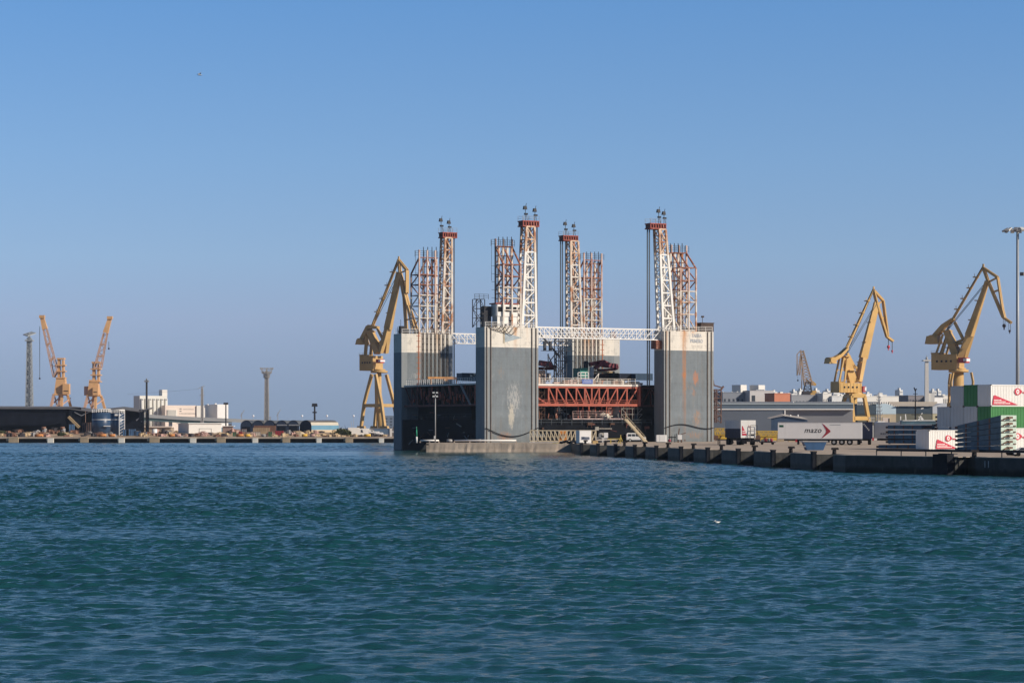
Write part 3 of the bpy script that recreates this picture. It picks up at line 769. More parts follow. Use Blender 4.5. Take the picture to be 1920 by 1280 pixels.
b.bar((uu[0], VD0, 9.9), (uu[-1], VD0, 9.9), .07); b.bar((uu[0], VD0, 10.3), (uu[-1], VD0, 10.3), .07)
b.build('front_truss', m_truss, dock)
rr = random.Random(5)
for v in (9.5, 15, 21, 27, 33):
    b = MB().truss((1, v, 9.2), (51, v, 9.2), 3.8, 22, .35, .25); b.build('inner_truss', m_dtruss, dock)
b = MB()
for k in range(11):
    v0 = VD0 + k * 3; b.bar((.6, v0, 9.2), (.6, v0, 13), .25); b.bar((.6, v0, 9.2), (.6, v0 + 3, 13), .18)
b.bar((.6, VD0, 9.2), (.6, VD1, 9.2), .4); b.build('side_truss', m_dtruss, dock)
# black box added inside so the space behind the trusses reads dark
b = MB(); b.box(3, 50, 12, 36.5, 6.32, 13.1); b.build('dark_filler_box', m_black, dock)
b = MB()
for u in [du(x, 7.5) for x in (1084, 1093, 1104, 1116, 1128, 1137, 1165, 1172, 1180, 1186)] + [3, 6, 9]:
    b.bar((u, 7.5, 6.3), (u, 7.5, 9.2), .22); b.bar((u - .5, 7.5, 8.2), (u, 7.5, 7.2), .15)
b.build('hanger', m_truss, dock)
ua, ub = du(1073, 5.5), du(1168, 5.5)
b = MB(); b.box(ua, ub, 5.3, 7.5, 6.32, 6.6); b.rail((ua, 5.3, 6.6), (ub - 3, 5.3, 6.6), 1.4, 1.8, .07, 3); b.build('lower_walkway', mat('pinkish_walkway', (.36, .26, .24), .7, .3, 2.), dock)
b = MB()
for i in range(60):
    u = rr.uniform(10, 39); v = rr.uniform(6, 8); s_ = rr.uniform(.1, .35); z = 9.45 if i % 2 else 6.6
    b.bar((u, v, z), (u + rr.uniform(-.3, .3), v, z + rr.uniform(.5, 2.0)), s_)
b.build('prop', m_rustr, dock)
# machinery, pipes and scaffolding in the gap under the platform and along the hull front
m_dim = [mat('dim_blue_grey', (.07, .085, .10), .7, .3, 1.), mat('dim_brown', (.09, .05, .035), .8, .3, 1.), mat('dim_pale', (.26, .24, .21), .7, .3, 1.), mat('dim_red', (.16, .05, .035), .7, .3, 1.)]  # shade under the platform is put into these dull colours
for i in range(46):
    k = i % 4; u = rr.uniform(12.5, 41); 
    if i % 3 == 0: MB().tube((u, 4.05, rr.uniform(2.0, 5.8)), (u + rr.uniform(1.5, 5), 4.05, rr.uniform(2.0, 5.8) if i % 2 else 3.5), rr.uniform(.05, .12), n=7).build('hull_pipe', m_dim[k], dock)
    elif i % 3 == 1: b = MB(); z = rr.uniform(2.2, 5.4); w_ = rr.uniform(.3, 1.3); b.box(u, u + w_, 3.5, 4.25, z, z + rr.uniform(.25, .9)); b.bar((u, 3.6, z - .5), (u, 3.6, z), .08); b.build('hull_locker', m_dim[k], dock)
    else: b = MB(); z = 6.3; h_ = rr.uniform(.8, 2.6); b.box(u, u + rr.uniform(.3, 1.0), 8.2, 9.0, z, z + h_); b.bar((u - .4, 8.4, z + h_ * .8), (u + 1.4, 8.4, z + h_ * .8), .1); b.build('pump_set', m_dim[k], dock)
b = MB(); b.rail((12.5, 3.9, 5.2), (41, 3.9, 5.2), 1.1, 2.2, .06, 2); b.build('hull_railing', m_dim[0], dock)
for j, (ua, ub) in enumerate(((12.5, 16.5), (34.5, 39.5))):
    b = MB()
    for u in np.arange(ua, ub + .1, 1.3):
        for v in (5.2, 6.6): b.bar((u, v, 6.3), (u, v, 9.1 if j else 13), .09)
    for z in (7.4, 8.6, 10.2, 11.8)[:2 if j else 4]:
        b.bar((ua, 5.2, z), (ub, 5.2, z), .09); b.bar((ua, 5.2, z), (ua + 1.3, 5.2, z - 1.2), .08); b.bar((ub, 5.2, z), (ub - 1.3, 5.2, z - 1.2), .08)
    b.build('scaffold', m_dim[1 + j], dock)
b = MB(); b.box(du(1122, 4), du(1146, 4), 3.7, 4.2, 4.35, 4.55); b.build('pale_shelf', m_dim[2], dock)
for i in range(26):
    v = rr.uniform(6, 36); z = rr.uniform(1.5, 8.5); k = i % 4
    b = MB(); b.bar((-.12, v, z), (-.12, v + rr.uniform(.4, 2.5), z + rr.choice((0, 0, .6, -.9))), rr.uniform(.08, .2)); b.build('hull_pipe', m_dim[k], dock)
# side of the dock: dim red hangers, walkway, ladder
for i in range(34):
    v = rr.uniform(7, 35); z = rr.uniform(9.2, 12.6); MB().bar((.3, v, z), (.3, v + rr.uniform(-.2, .5), z + rr.uniform(.5, 1.6)), rr.uniform(.12, .3)).build('side_hanger', m_truss, dock)
b = MB().rail((.1, 6, 6.3), (.1, 34, 6.3), 1.1, 2.4, .06, 2); b.build('side_railing', m_dark, dock)
b = MB()
for e_ in (0, .9): b.bar((-.3 - e_ * .2, 10.5 - e_, 13.5), (-.3 - e_ * .2, 6.0 - e_, 9.3), .12)
for t_ in np.linspace(0, 1, 14): b.bar((-.3, 10.5 - 4.5 * t_, 13.5 - 4.2 * t_), (-.48, 9.6 - 4.5 * t_, 13.5 - 4.2 * t_), .1)
b.build('side_stair', m_grey, dock)
# yellow crane beam and light boards along the left deck
b = MB(); b.bar((5.2, 36.4, 15.2), (12.4, 36.4, 15.2), .35, .5); b.bar((6, 36.4, 13.5), (6, 36.4, 15.2), .2); b.bar((12, 36.4, 13.5), (12, 36.4, 15.2), .2)
b.box(8.9, 9.8, 36.1, 36.7, 14.6, 15.1); b.build('overhead_beam', mat('ochre_beam', (.42, .2, .06), .6, .3, 1.), dock)
# right-hand outrigger lattice beyond the right tower
b = MB(); w0 = 53.75
for z in (7.2, 9.0, 10.8, 12.6):
    b.bar((w0, .6, z), (w0 + 2.2, .6, z), .2); b.bar((w0, 3, z), (w0 + 2.2, 3, z), .2); b.bar((w0 + 2.2, .6, z), (w0 + 2.2, 3, z), .18)
    b.bar((w0, .6, z), (w0 + 2.2, .6, z - 1.6), .16); b.bar((w0 + 2.2, .6, z), (w0, 3, z - 1.6), .16)
for u in (w0 + .1, w0 + 1.1, w0 + 2.2):
    for v in (.6, 3): b.bar((u, v, 5.7), (u, v, 12.6), .22)
b.bar((w0, .6, 13.6), (w0 + 2.4, .6, 13.0), .25); b.bar((w0, .6, 16), (w0 + .5, .6, 13.4), .15); b.bar((w0 + 2.2, .6, 12.6), (w0 + 2.8, .6, 13.3), .3)
b.build('outrigger', mat('brown_rust_steel', (.10, .055, .045), .8, .4, 1., rust=.2, rustcol=(.3, .2, .15)), dock)
# stair tower standing between near and rear towers
b = MB(); ust = du(1051, 9.); 
b.frustum4((ust, 9, 6.3), (ust, 9, 24.4), (.9, .9), (.9, .9), .16, 9)
b.bar((ust - 5, 9, 24), (ust, 9, 19), .3); b.bar((ust - 4.5, 9, 16), (ust - 1, 9, 20), .16); b.bar((ust - 1, 9, 20.2), (ust - 1, 9, 14), .2); b.bar((ust - 2.9, 9, 19.8), (ust - 2.9, 9, 17), .16)
b.bar((ust - 3, 9, 19.6), (ust - .5, 9, 15.2), .18); b.bar((ust - 4.6, 9, 22.3), (ust, 9, 22.3), .12); b.bar((ust - 4.6, 9, 20.4), (ust, 9, 20.4), .12)
for z in (18.3, 20.4, 22.3): b.bar((ust, 9, z), (ust + 3.2, 9, z), .14)
for u_ in (-3.7, -2.4): b.bar((ust + u_, 9, 20.4), (ust + u_, 9, 22.3), .5)
b.build('stair_tower', mat('blue_black_steel', (.05, .055, .07), .6, .3, 1.), dock)
# ------------------------------------------------------------------ shipyard cranes
m_yel = mat('crane_yellow', (.60, .36, .105), .5, .12, .25, rust=.10, rustcol=(.30, .13, .04), rscale=.4)
m_yel2 = mat('crane_ochre', (.50, .32, .125), .55, .15, .25, rust=.12, rustcol=(.24, .11, .04), rscale=.4)
m_ora = mat('crane_orange', (.60, .355, .17), .55, .12, .25, rust=.12, rustcol=(.28, .10, .04), rscale=.4)
m_orl = mat('crane_orange_lattice', (.48, .31, .23), .6, .15, .4)
m_glass = mat('cab_glass', (.02, .025, .03), .1, .1, 1.)
m_rcab = mat('cab_red', (.42, .06, .06), .5, .1, 1.)
m_rope = mat('crane_rope', (.08, .085, .09), .5, .1, 1.)
m_hook = mat('hook_block', (.05, .04, .05), .5, .1, 1.)
m_rhook = mat('red_hook_block', (.55, .06, .08), .5, .1, 1.)

def level_crane(label, x0, s, rz, d, m, zb=QZ, hookm=None):
    t = thing('harbour_crane', label, 'crane', (gx(x0, s), F / s, 0), rz)
    c = math.cos(rad(rz))
    def q(x, y, dy=0.): return Vector(((x - x0) / s / c, dy, gz(y, s)))
    tr_ = math.tan(rad(rz))
    def qs(x, y, dy=0.): return Vector(((x - x0) / s / c + dy * tr_, dy, gz(y, s)))
    px = 1 / s
    ap = d['apex']
    b = MB()
    for e in (-.55, .55):
        b.bar(q(*ap, e * .5), q(*d['tie'], e), 1.9 * px, 2.6 * px)
    for k in range(1, 5):
        p = q(*ap).lerp(q(*d['tie']), k / 5); b.box(p.x - .9, p.x + .1, -1.3, 1.3, p.z - .1, p.z + .25)
        b.bar(p + Vector((-.8, 0, .2)), p + Vector((-.8, 0, 1.2)), .12)
    b.bar(q(*ap), q(ap[0], ap[1] - 5), .5); b.build('tie_beam', m, t)
    b = MB(); pts = [q(*p) for p in d['cwarm']]
    for k, (a_, e_) in enumerate(zip(pts, pts[1:])): b.bar(a_, e_, 2.6, d['cww'] * px * (.5 if k == 0 else .85), 2.6, d['cww'] * px * (.85 if k == 0 else 1.))
    b.build('counterweight_arm', m, t)
    b = MB(); cw = d['cw']; b.tube(q((cw[0] + cw[2]) / 2, (cw[1] + cw[3]) / 2, -2.2), q((cw[0] + cw[2]) / 2, (cw[1] + cw[3]) / 2, 2.2), (cw[3] - cw[1]) / 2 * px, n=14)
    b.box(q(cw[0], 0).x, q(cw[2], 0).x, -2, 2, gz(cw[3], s), gz(cw[1] + 2, s), (.5, .2)); b.build('counterweight', m, t)
    b = MB(); a_, e_, w0, w1 = d['mast']; b.bar(q(*a_), q(*e_), 2.6, w0 * px, 3.2, w1 * px)
    b.box(q(a_[0] - 4, 0).x, q(a_[0] + 6, 0).x, -1.8, 1.8, gz(a_[1] + 2, s), gz(a_[1], s))
    mid = q(*a_).lerp(q(*e_), .55); b.box(mid.x - 1, mid.x + 1.8, -2, 2, mid.z, mid.z + .3); b.build('mast', m, t)
    b = MB()
    for a_, e_ in d['legs']:
        for y_ in (-1.6, 1.6): b.bar(q(*a_, y_), q(*e_, y_), .55)
        p = q(*a_).lerp(q(*e_), .5); b.bar(p + Vector((-.6, 0, 0)), p + Vector((4.5, 0, 0)), .25)
    b.build('back_leg', m_dark if d.get('darklegs') else m, t)
    b = MB(); a_, e_, w0, w1, wm = d['boom']; A_, E_ = q(*a_), q(*e_); M_ = A_.lerp(E_, .3); T_ = A_.lerp(E_, .93)
    for y_ in (-1.0, 1.0): b.bar(A_ + Vector((0, y_ * 1.6, 0)), M_ + Vector((0, y_ * .3, 0)), 1.3, w0 * .6 * px, 1.6, wm * px)
    b.bar(M_, T_, 3.0, wm * px * .85, 2.2, w1 * px); b.bar(T_, E_, 2.2, w1 * px)
    for k in (.25, .5, .75): p = A_.lerp(E_, k); b.bar(p + Vector((-wm * .6 * px, -1.5, 0)), p + Vector((-wm * .6 * px, 1.5, 0)), .3)
    b.build('boom', m, t)
    if 'rod' in d:
        b = MB()
        for a_, e_ in d['rod']: b.bar(q(*a_), q(*e_), .8)
        b.build('luffing_rod', m, t)
    b = MB()
    for y_ in (-.45, .45):
        for poly in d['jib']:
            pts = [q(*p[:2], y_ + (p[2] * y_ if len(p) > 2 else 0)) for p in poly]
            for a_, e_ in zip(pts, pts[1:]): b.bar(a_, e_, .45, d.get('jw', .72))
    for a_, e_ in d['jibx']: b.bar(q(*a_), q(*e_), .5)
    b.build('jib', m, t)
    b = MB()
    for i, (hx, hy, ty) in enumerate(d['hooks']):
        b.mat(0); b.bar(q(hx - 1, ty, -.2), q(hx - 1, hy, -.2), .1); b.bar(q(hx + 1, ty, .2), q(hx + 1, hy, .2), .1)
    if d['hooks']: b.build('hoist_rope', m_rope, t)
    for i, (hx, hy, ty) in enumerate(d['hooks']):
        r_ = .62 if i == 0 else .4; p = q(hx, hy)
        b = MB().ball((p.x, 0, p.z), r_, 8, 6); b.bar(p, p - Vector((0, 0, r_ * 2)), r_ * .5); b.build('hook_block', hookm or m_hook, t)
    b = MB()
    for y_ in (-.5, .5): b.bar(q(*ap, y_), q(*d['mast'][0], y_), .16); b.bar(q(*d['boom'][1], y_), q(*d['mast'][0], y_), .14)
    b.build('luffing_rope', m_rope, t)
    h = d['house']; b = MB()
    xa, xb, za, zb_ = q(h[0], 0).x, q(h[2], 0).x, gz(h[3], s), gz(h[1], s)
    b.box(xa, xb, -3.0, 3.0, za, zb_, bevel=.15); b.box(xa, xa + (xb - xa) * .28, -2.8, 2.8, zb_, zb_ + .5)
    for k in range(7): x_ = xa + (xb - xa) * (k + .5) / 7; b.box(x_ - .08, x_ + .08, -3.08, -3.0, za, zb_)
    hb = b.build('machine_house', m, t)
    b = MB()
    for k in range(4): x_ = xa + (xb - xa) * (.2 + .18 * k); b.box(x_, x_ + .6, -3.12, -3.02, (za + zb_) / 2 - .1, (za + zb_) / 2 + .5)
    b.build('window', m_glass, hb)
    MB().rail((xa, -3, zb_ + .01), (xb, -3, zb_ + .01), 1.0, 1.6, .08, 2).build('railing', m, t)
    cb = d['cab']; b = MB(); b.box(q(cb[0], 0).x, q(cb[2], 0).x, -3.4, -.8, gz(cb[3], s), gz(cb[1], s), bevel=.3); cabo = b.build('cab', m_rcab, t)
    MB().box(q(cb[0], 0).x + (q(cb[2], 0).x - q(cb[0], 0).x) * .62, q(cb[2], 0).x + .05, -3.45, -.75, gz(cb[3], s) + .5, gz(cb[1], s) - .3).build('window', m_white, cabo)
    rg = d['ring']; b = MB(); zr0, zr1 = gz(rg[3], s), gz(rg[1], s); rr_ = (rg[2] - rg[0]) / 2 * px; cx_ = q((rg[0] + rg[2]) / 2, 0).x
    b.tube((cx_, 0, zr0), (cx_, 0, zr1), rr_, n=20); b.tube((cx_, 0, zr1), (cx_, 0, gz(rg[1] - 3, s)), rr_ * .75, n=20)
    if d.get('column'):
        cw_ = d['column']; b.tube((cx_, 0, zb), (cx_, 0, zr0), cw_ * px * .62, cw_ * px * .5, 14)
    b.build('slewing_ring', m, t)
    pw = d['pw'] * px
    # every portal leg is a part of its own; the far pair repeats the near pair one gauge behind
    for pts in d['portal']:
        b = MB()
        for a_, e_ in zip(pts, pts[1:]):
            b.bar(qs(*a_[:2], a_[2]), qs(*e_[:2], e_[2]), pw * .9, pw)
        p = pts[-1]; f = qs(*p[:2], p[2]); b.bar(f, (f.x, f.y, zb + .8), pw * .9, pw); b.box(f.x - 2.0, f.x + 2.0, f.y - .6, f.y + .6, zb, zb + .9, (.3, .1))
        b.build('portal_leg', m, t)
    for a_, e_ in d['beams']: MB().bar(qs(*a_[:2], a_[2]), qs(*e_[:2], e_[2]), pw, pw * 1.1).build('portal_beam', m, t)
    return t
g = 4.5
level_crane('yellow slewing crane between the far town and the mazo trailer with red hook', 1597, 5.2, 24, dict(
    apex=(1641, 541), tie=(1586, 654), cwarm=[(1587, 653), (1573, 667), (1557, 676)], cww=7, cw=(1547, 670, 1562, 682),
    mast=((1584, 667), (1599, 718), 9, 11), legs=[((1577, 671), (1567, 716)), ((1583, 673), (1578, 716))],
    boom=((1608, 716), (1647.6, 566), 13, 5, 10.5), rod=[((1588, 662), (1604, 690)), ((1600, 684), (1609, 692))],
    jib=[[(1641, 543), (1647, 566), (1668, 630), (1680, 638)], [(1641, 543), (1660, 562), (1667, 610), (1669.5, 628)]],
    jibx=[((1649, 568), (1660, 563)), ((1658, 596), (1664, 592))], hooks=[(1671, 649, 633), (1678.6, 657, 639)],
    house=(1563, 718, 1609, 736), cab=(1608, 724, 1616, 735), ring=(1585, 736, 1619, 741), pw=6.5,
    portal=[[(1592, 742, -g), (1596, 789, -g)], [(1618, 742, -g), (1627, 789, -g)], [(1588, 742, g), (1574, 789, g)], [(1608, 742, g), (1606, 789, g)]],
    beams=[((1592, 742, -g), (1618, 742, -g)), ((1596, 784, -g), (1626, 784, -g)), ((1588, 742, g), (1608, 742, g)), ((1575, 784, g), (1606, 784, g)), ((1592, 742, -g), (1588, 742, g)), ((1618, 742, -g), (1608, 742, g))]), m_yel, hookm=m_rhook)
level_crane('tallest ochre slewing crane standing behind the container stack, hook hanging at right', 1790, 6.0, -34, dict(
    apex=(1837.4, 502), tie=(1786, 600), cwarm=[(1788, 598), (1772, 611), (1754, 634)], cww=9, cw=(1744, 627, 1766, 644),
    mast=((1777, 619), (1795, 668), 10, 15), legs=[((1774, 626), (1763, 661)), ((1780, 636), (1772, 666))],
    boom=((1802, 672), (1844, 529), 18, 5, 14), rod=[((1790, 604), (1805, 638)), ((1793, 642), (1807, 636)), ((1780, 645), (1804, 644))],
    jib=[[(1837.4, 504), (1845, 528), (1870, 597), (1883, 608)], [(1837.4, 504), (1861, 523), (1869, 582), (1873, 600)]],
    jibx=[((1848, 530), (1861, 523)), ((1856, 549), (1864, 546))], hooks=[(1871.5, 613, 600), (1880.5, 623, 607)],
    house=(1757, 664, 1800, 693), cab=(1803, 671, 1817, 681), ring=(1778, 693, 1815, 698), pw=4.0, column=19,
    portal=[[(1782, 699, -g), (1779, 716, -g), (1780, 750, -g), (1776, 770, -g)], [(1812, 699, -g), (1815, 716, -g), (1813, 750, -g), (1818, 770, -g)], [(1788, 699, g), (1786, 716, g), (1786, 750, g), (1783, 770, g)], [(1806, 699, g), (1806, 716, g), (1806, 770, g)]],
    beams=[((1774, 757, -g), (1820, 757, -g)), ((1783, 757, g), (1806, 757, g)), ((1780, 740, -g), (1786, 720, g)), ((1779, 716, -g), (1786, 740, g))]), m_yel2)
level_crane('ochre slewing crane standing just left of the floating dock, jib over the left tower', 706, 4.9, -38, dict(
    apex=(749.3, 488), tie=(699, 609), cwarm=[(708, 614), (692, 612), (678, 639)], cww=9, cw=(670.5, 633, 686, 645),
    mast=((693, 620), (711, 661), 9, 13), legs=[((691, 628), (688, 665)), ((694, 632), (691, 665))], rod=[((708, 616), (718, 636)), ((713, 643), (719, 636))],
    boom=((719, 662), (750, 513), 14, 5, 10),
    jib=[[(749.3, 490), (752, 513), (758, 536), (768, 575, .4), (784, 626, 1.)], [(749.3, 490), (765.5, 510), (765, 552)], [(754, 530), (760, 560), (764, 620)], [(757, 536), (773, 600), (776, 620)]],
    jibx=[((754, 513), (765.5, 510)), ((757, 531), (765, 529)), ((760, 552), (768, 552)), ((762, 602), (774, 600))], jw=.9, hooks=[],
    house=(682, 667, 709, 694.5), cab=(715, 674, 725, 681), ring=(695, 695, 727, 699), pw=5.4, column=9,
    portal=[[(698.5, 702, -g), (684, 755, -g), (678, 797, -g)], [(706, 702, -g), (717, 755, -g), (723, 799, -g)], [(704, 702, g), (705, 755, g), (701, 797, g)], [(724, 702, g), (738, 753, g), (746, 799, g)]],
    beams=[((684, 760, -g), (717, 760, -g)), ((705, 760, g), (739, 760, g)), ((717, 760, -g), (739, 760, g)), ((684, 760, -g), (705, 760, g))]), m_yel2, zb=4.35)
# blue knee braces under the left crane's portal are cables, not paint: left out

def lattice_crane(label, x0, s, flip, tip, knee, cb, tw, body, blk, portal, hook, house=None):
    t = thing('lattice_jib_crane', label, 'crane', (gx(x0, s), F / s, 0), 0)
    px = 1 / s
    def q(x, y, dy=0.): return Vector(((x - x0) * px, dy, gz(y, s)))
    b = MB(); T_, K_ = q(*tip), q(*knee)
    b.bar(T_, K_, 1.6, 1.2, 2.2, 1.9); b.box(T_.x - 1.1, T_.x + 1.1, -1, 1, T_.z - .3, T_.z + .9); b.build('jib_head', m_ora, t)
    b = MB()
    L_, R_ = [q(*p) for p in cb]
    for y_ in (-1.1, 1.1):
        k0 = K_ + Vector((-.75, y_, 0)); k1 = K_ + Vector((.75, y_, 0)); l, r = L_ + Vector((0, y_ * 1.6, 0)), R_ + Vector((0, y_ * 1.6, 0))
        b.bar(k0, l, .36); b.bar(k1, r, .36)
        n_ = 9
        for k in range(n_):
            a0, a1 = k / n_, (k + 1) / n_
            if k % 3 == 2: b.bar(k0.lerp(l, a1), k1.lerp(r, a1), .5)
            b.bar((k0 if k % 2 else k1).lerp(l if k % 2 else r, a0), (k1 if k % 2 else k0).lerp(r if k % 2 else l, a1), .14)
    b.build('jib', m_orl, t)
    b = MB(); xa, xb, ya, yb = tw
    b.box(q(xa, 0).x, q(xa + (xb - xa) * .35, 0).x, -1.3, 1.3, gz(yb, s), gz(ya, s)); b.box(q(xb - (xb - xa) * .3, 0).x, q(xb, 0).x, -1.3, 1.3, gz(yb, s), gz(ya + 4, s))
    b.box(q(xa - 1, 0).x, q(xb + 1, 0).x, -1.7, 1.7, gz(ya + 3, s), gz(ya, s))
    for y_ in (.35, .65, .97):
        z = gz(ya + (yb - ya) * y_, s); b.box(q(xa - 3, 0).x, q(xb + 3, 0).x, -2, 2, z - .3, z + .15)
    b.build('tower_head', m_ora, t)
    b = MB(); xa, xb, ya, yb = body; b.box(q(xa, 0).x, q(xb, 0).x, -2.2, 2.2, gz(yb, s), gz(ya, s), (.8, .5)); b.build('machine_house', m_ora, t)
    if house: xa, xb, ya, yb = house; MB().box(q(xa, 0).x, q(xb, 0).x, -1, 3, gz(yb, s), gz(ya, s)).build('counterweight', m_orl, t)
    b = MB(); xa, xb, ya, yb = blk; b.box(q(xa, 0).x, q(xb, 0).x, -3.4, -1.2, gz(yb, s), gz(ya, s), bevel=.1); cabo = b.build('cab', m_ora, t)
    MB().box(q(xa, 0).x + .5, q(xb, 0).x - .5, -3.5, -3.35, gz(yb, s) + 1.2, gz(yb, s) + 1.5).build('window', m_glass, cabo)
    xa, xb, ya, yb = portal; w_ = (xb - xa)
    for i, (fx, gx_) in enumerate(((.15, -.02), (.42, .30), (.62, .62), (.85, 1.05))):
        b = MB(); y_ = 2.5 if i % 2 else -2.5
        b.bar(q(xa + w_ * fx, ya, y_ * .7), q(xa + w_ * gx_, yb, y_), 1.0, 1.1); b.bar(q(xa + w_ * gx_, yb, y_), Vector((q(xa + w_ * gx_, 0).x, y_, QZ)), 1.0)
        b.build('portal_leg', m_ora if i > 1 else m_orl, t)
    b = MB(); b.box(q(xa + w_ * .1, 0).x, q(xb - w_ * .1, 0).x, -2.4, 2.4, gz(ya + 1, s), gz(ya - 2, s))
    b.build('portal_beam', m_ora, t)
    for p_, e_ in ((q(xa, yb - 6, -2.5), q(xa + w_ * .4, ya + 4, 2.5)), (q(xa + w_ * .35, yb - 4, -2.5), q(xa + w_ * .1, ya + 4, 2.5)), (q(xa + w_ * .6, yb - 6, -2.5), q(xb, ya + 6, 2.5))): MB().bar(p_, e_, .4).build('portal_brace', m_orl, t)
    b = MB(); hx, ya, yb = hook; b.bar(q(hx, ya), q(hx, yb), .18); b.build('hoist_rope', m_rope, t)
    MB().bar(q(hx, yb), q(hx, yb + 3), .6).build('hook_block', m_hook, t)
lattice_crane('orange lattice crane with its jib leaning left, beside the grey lattice mast', 113, 4.5, 1, (79, 595), (84.5, 617), [(101, 707), (108, 694)], (108.7, 120.5, 671, 709), (103, 126.5, 709, 740), (119.8, 133, 719.6, 739), (97.5, 130, 740, 766), (74.5, 612, 708))
lattice_crane('orange lattice crane with its jib leaning right, above the blue tanks', 176, 4.5, -1, (206, 597), (198, 624), [(177, 690), (190, 688)], (174, 187, 678, 716), (165, 188, 712, 742), (176, 186.6, 726, 741), (161, 193, 742, 766), (204, 640, 652), house=(158.4, 169.6, 724, 741))
# ------------------------------------------------------------------ left shore
m_blue = mat('tank_blue', (.025, .055, .11), .4, .2, .8)
m_navy = mat('hangar_navy', (.022, .034, .062), .6, .2, .5)
m_cream = mat('cream_wall', (.62, .50, .33), .7, .08, .4)
m_sky = mat('light_blue_wall', (.13, .30, .42), .6, .1, .5)
m_peach = mat('peach_wall', (.74, .63, .54), .7, .06, .1)
m_offw = mat('off_white_wall', (.70, .67, .61), .7, .06, .1)
m_silo = mat('silo_white', (.66, .64, .58), .7, .05, .1)
m_gsteel = mat('galvanised_steel', (.34, .33, .32), .45, .1, .5)
m_shed = mat('shed_black', (.009, .011, .018), .7, .3, .4)
m_roof = mat('shed_roof_grey', (.13, .13, .14), .8, .2, .3)
m_lampw = mat('lamp_white', (.85, .85, .85), .3, .03, 1.)
m_bridge2 = mat('viaduct_concrete', (.40, .41, .40), .7, .08, .1)
m_bgreen = mat('viaduct_green', (.085, .14, .14), .6, .1, .1)
m_winw = mat('window_dark', (.05, .06, .075), .2, .2, 1.)

# dark shed with a folded roof
s = 5.4
t = thing('dockside_shed', 'long open shed, inner shade painted black, with folded grey roof along the left shore', 'shed', (gx(140, s), F / s, QZ), 0)
def lx(x): return (x - 140) / s
def lz(y): return gz(y, s) - QZ
b = MB(); b.box(lx(-40), lx(152), 8, 8.6, 0, lz(764)); b.box(lx(-40), lx(152), -.3, 0.1, lz(797), lz(764)); b.box(lx(152), lx(262), 9, 9.5, 0, lz(768)); b.box(lx(-40), lx(140), .1, 8, lz(780) , lz(776)); b.build('wall', m_shed, t)  # inner shade of the open shed is painted as black walls
b = MB()
prof = [(-40, 763), (130, 763.5), (148, 766), (172, 769), (224, 764), (262, 769), (279, 764.5)]
for (xa, ya), (xb, yb) in zip(prof, prof[1:]):
    b.add([(lx(xa), -1.2, lz(ya + 3.2)), (lx(xb), -1.2, lz(yb + 3.2)), (lx(xb), 10, lz(yb + 1)), (lx(xa), 10, lz(ya + 1)),
           (lx(xa), -1.2, lz(ya + 1.6)), (lx(xb), -1.2, lz(yb + 1.6)), (lx(xb), 11, lz(yb - 2.5)), (lx(xa), 11, lz(ya - 2.5))],
          [(0, 3, 2, 1), (4, 5, 6, 7), (0, 1, 5, 4), (2, 3, 7, 6), (1, 2, 6, 5), (3, 0, 4, 7)])
b.build('roof', m_roof, t)
for x in (133, 263, 269, 278):
    b = MB(); b.box(lx(x) - .3, lx(x) + .3, -.9, -.3, 0, lz(768)); b.build('column', m_shed, t)
b = MB()
for x in (263, 270):   # arched heads between the right-hand columns
    c0, r = lx(x + 3.6), 3.4 / s
    pts = [(c0 + r * math.cos(a), lz(776.5) + 1.3 * r * math.sin(a)) for a in np.linspace(0, math.pi, 9)]
    poly_ = pts + [(c0 - r, lz(768)), (c0 + r, lz(768))]
    b.plate(poly_, -.7, -.4)
b.bar((lx(262), -.5, lz(790)), (lx(278), -.5, lz(790)), .35); b.bar((lx(256), -.5, lz(788)), (lx(263), -.5, lz(782)), .35)
b.bar((lx(140), -.6, lz(772)), (lx(153), -.6, lz(779)), .25); b.bar((lx(153), -.6, lz(779)), (lx(170), -.6, lz(771)), .25)
b.build('bracing', m_grey, t)
b = MB(); b.bar((lx(131), -2.5, lz(781)), (lx(151), -2.5, lz(801)), 1.1, .9); b.build('conveyor', mat('conveyor_tan', (.34, .25, .14), .7, .2, 1.), t)
t = thing('chimney_pipe', 'thin dark chimney pipe rising at the right end of the black shed', 'chimney', (gx(275, 5.3), F / 5.3, QZ), 0)
b = MB().tube((0, 0, 0), (0, 0, gz(712, 5.3) - QZ), .40, .34, 10); b.build('pipe', m_dark, t)
b = MB().box(-.75, .75, -.75, .75, gz(716, 5.3) - QZ, gz(713, 5.3) - QZ); b.tube((0, 0, gz(713, 5.3) - QZ), (0, 0, gz(709, 5.3) - QZ), .25); b.build('cap', m_grey, t)
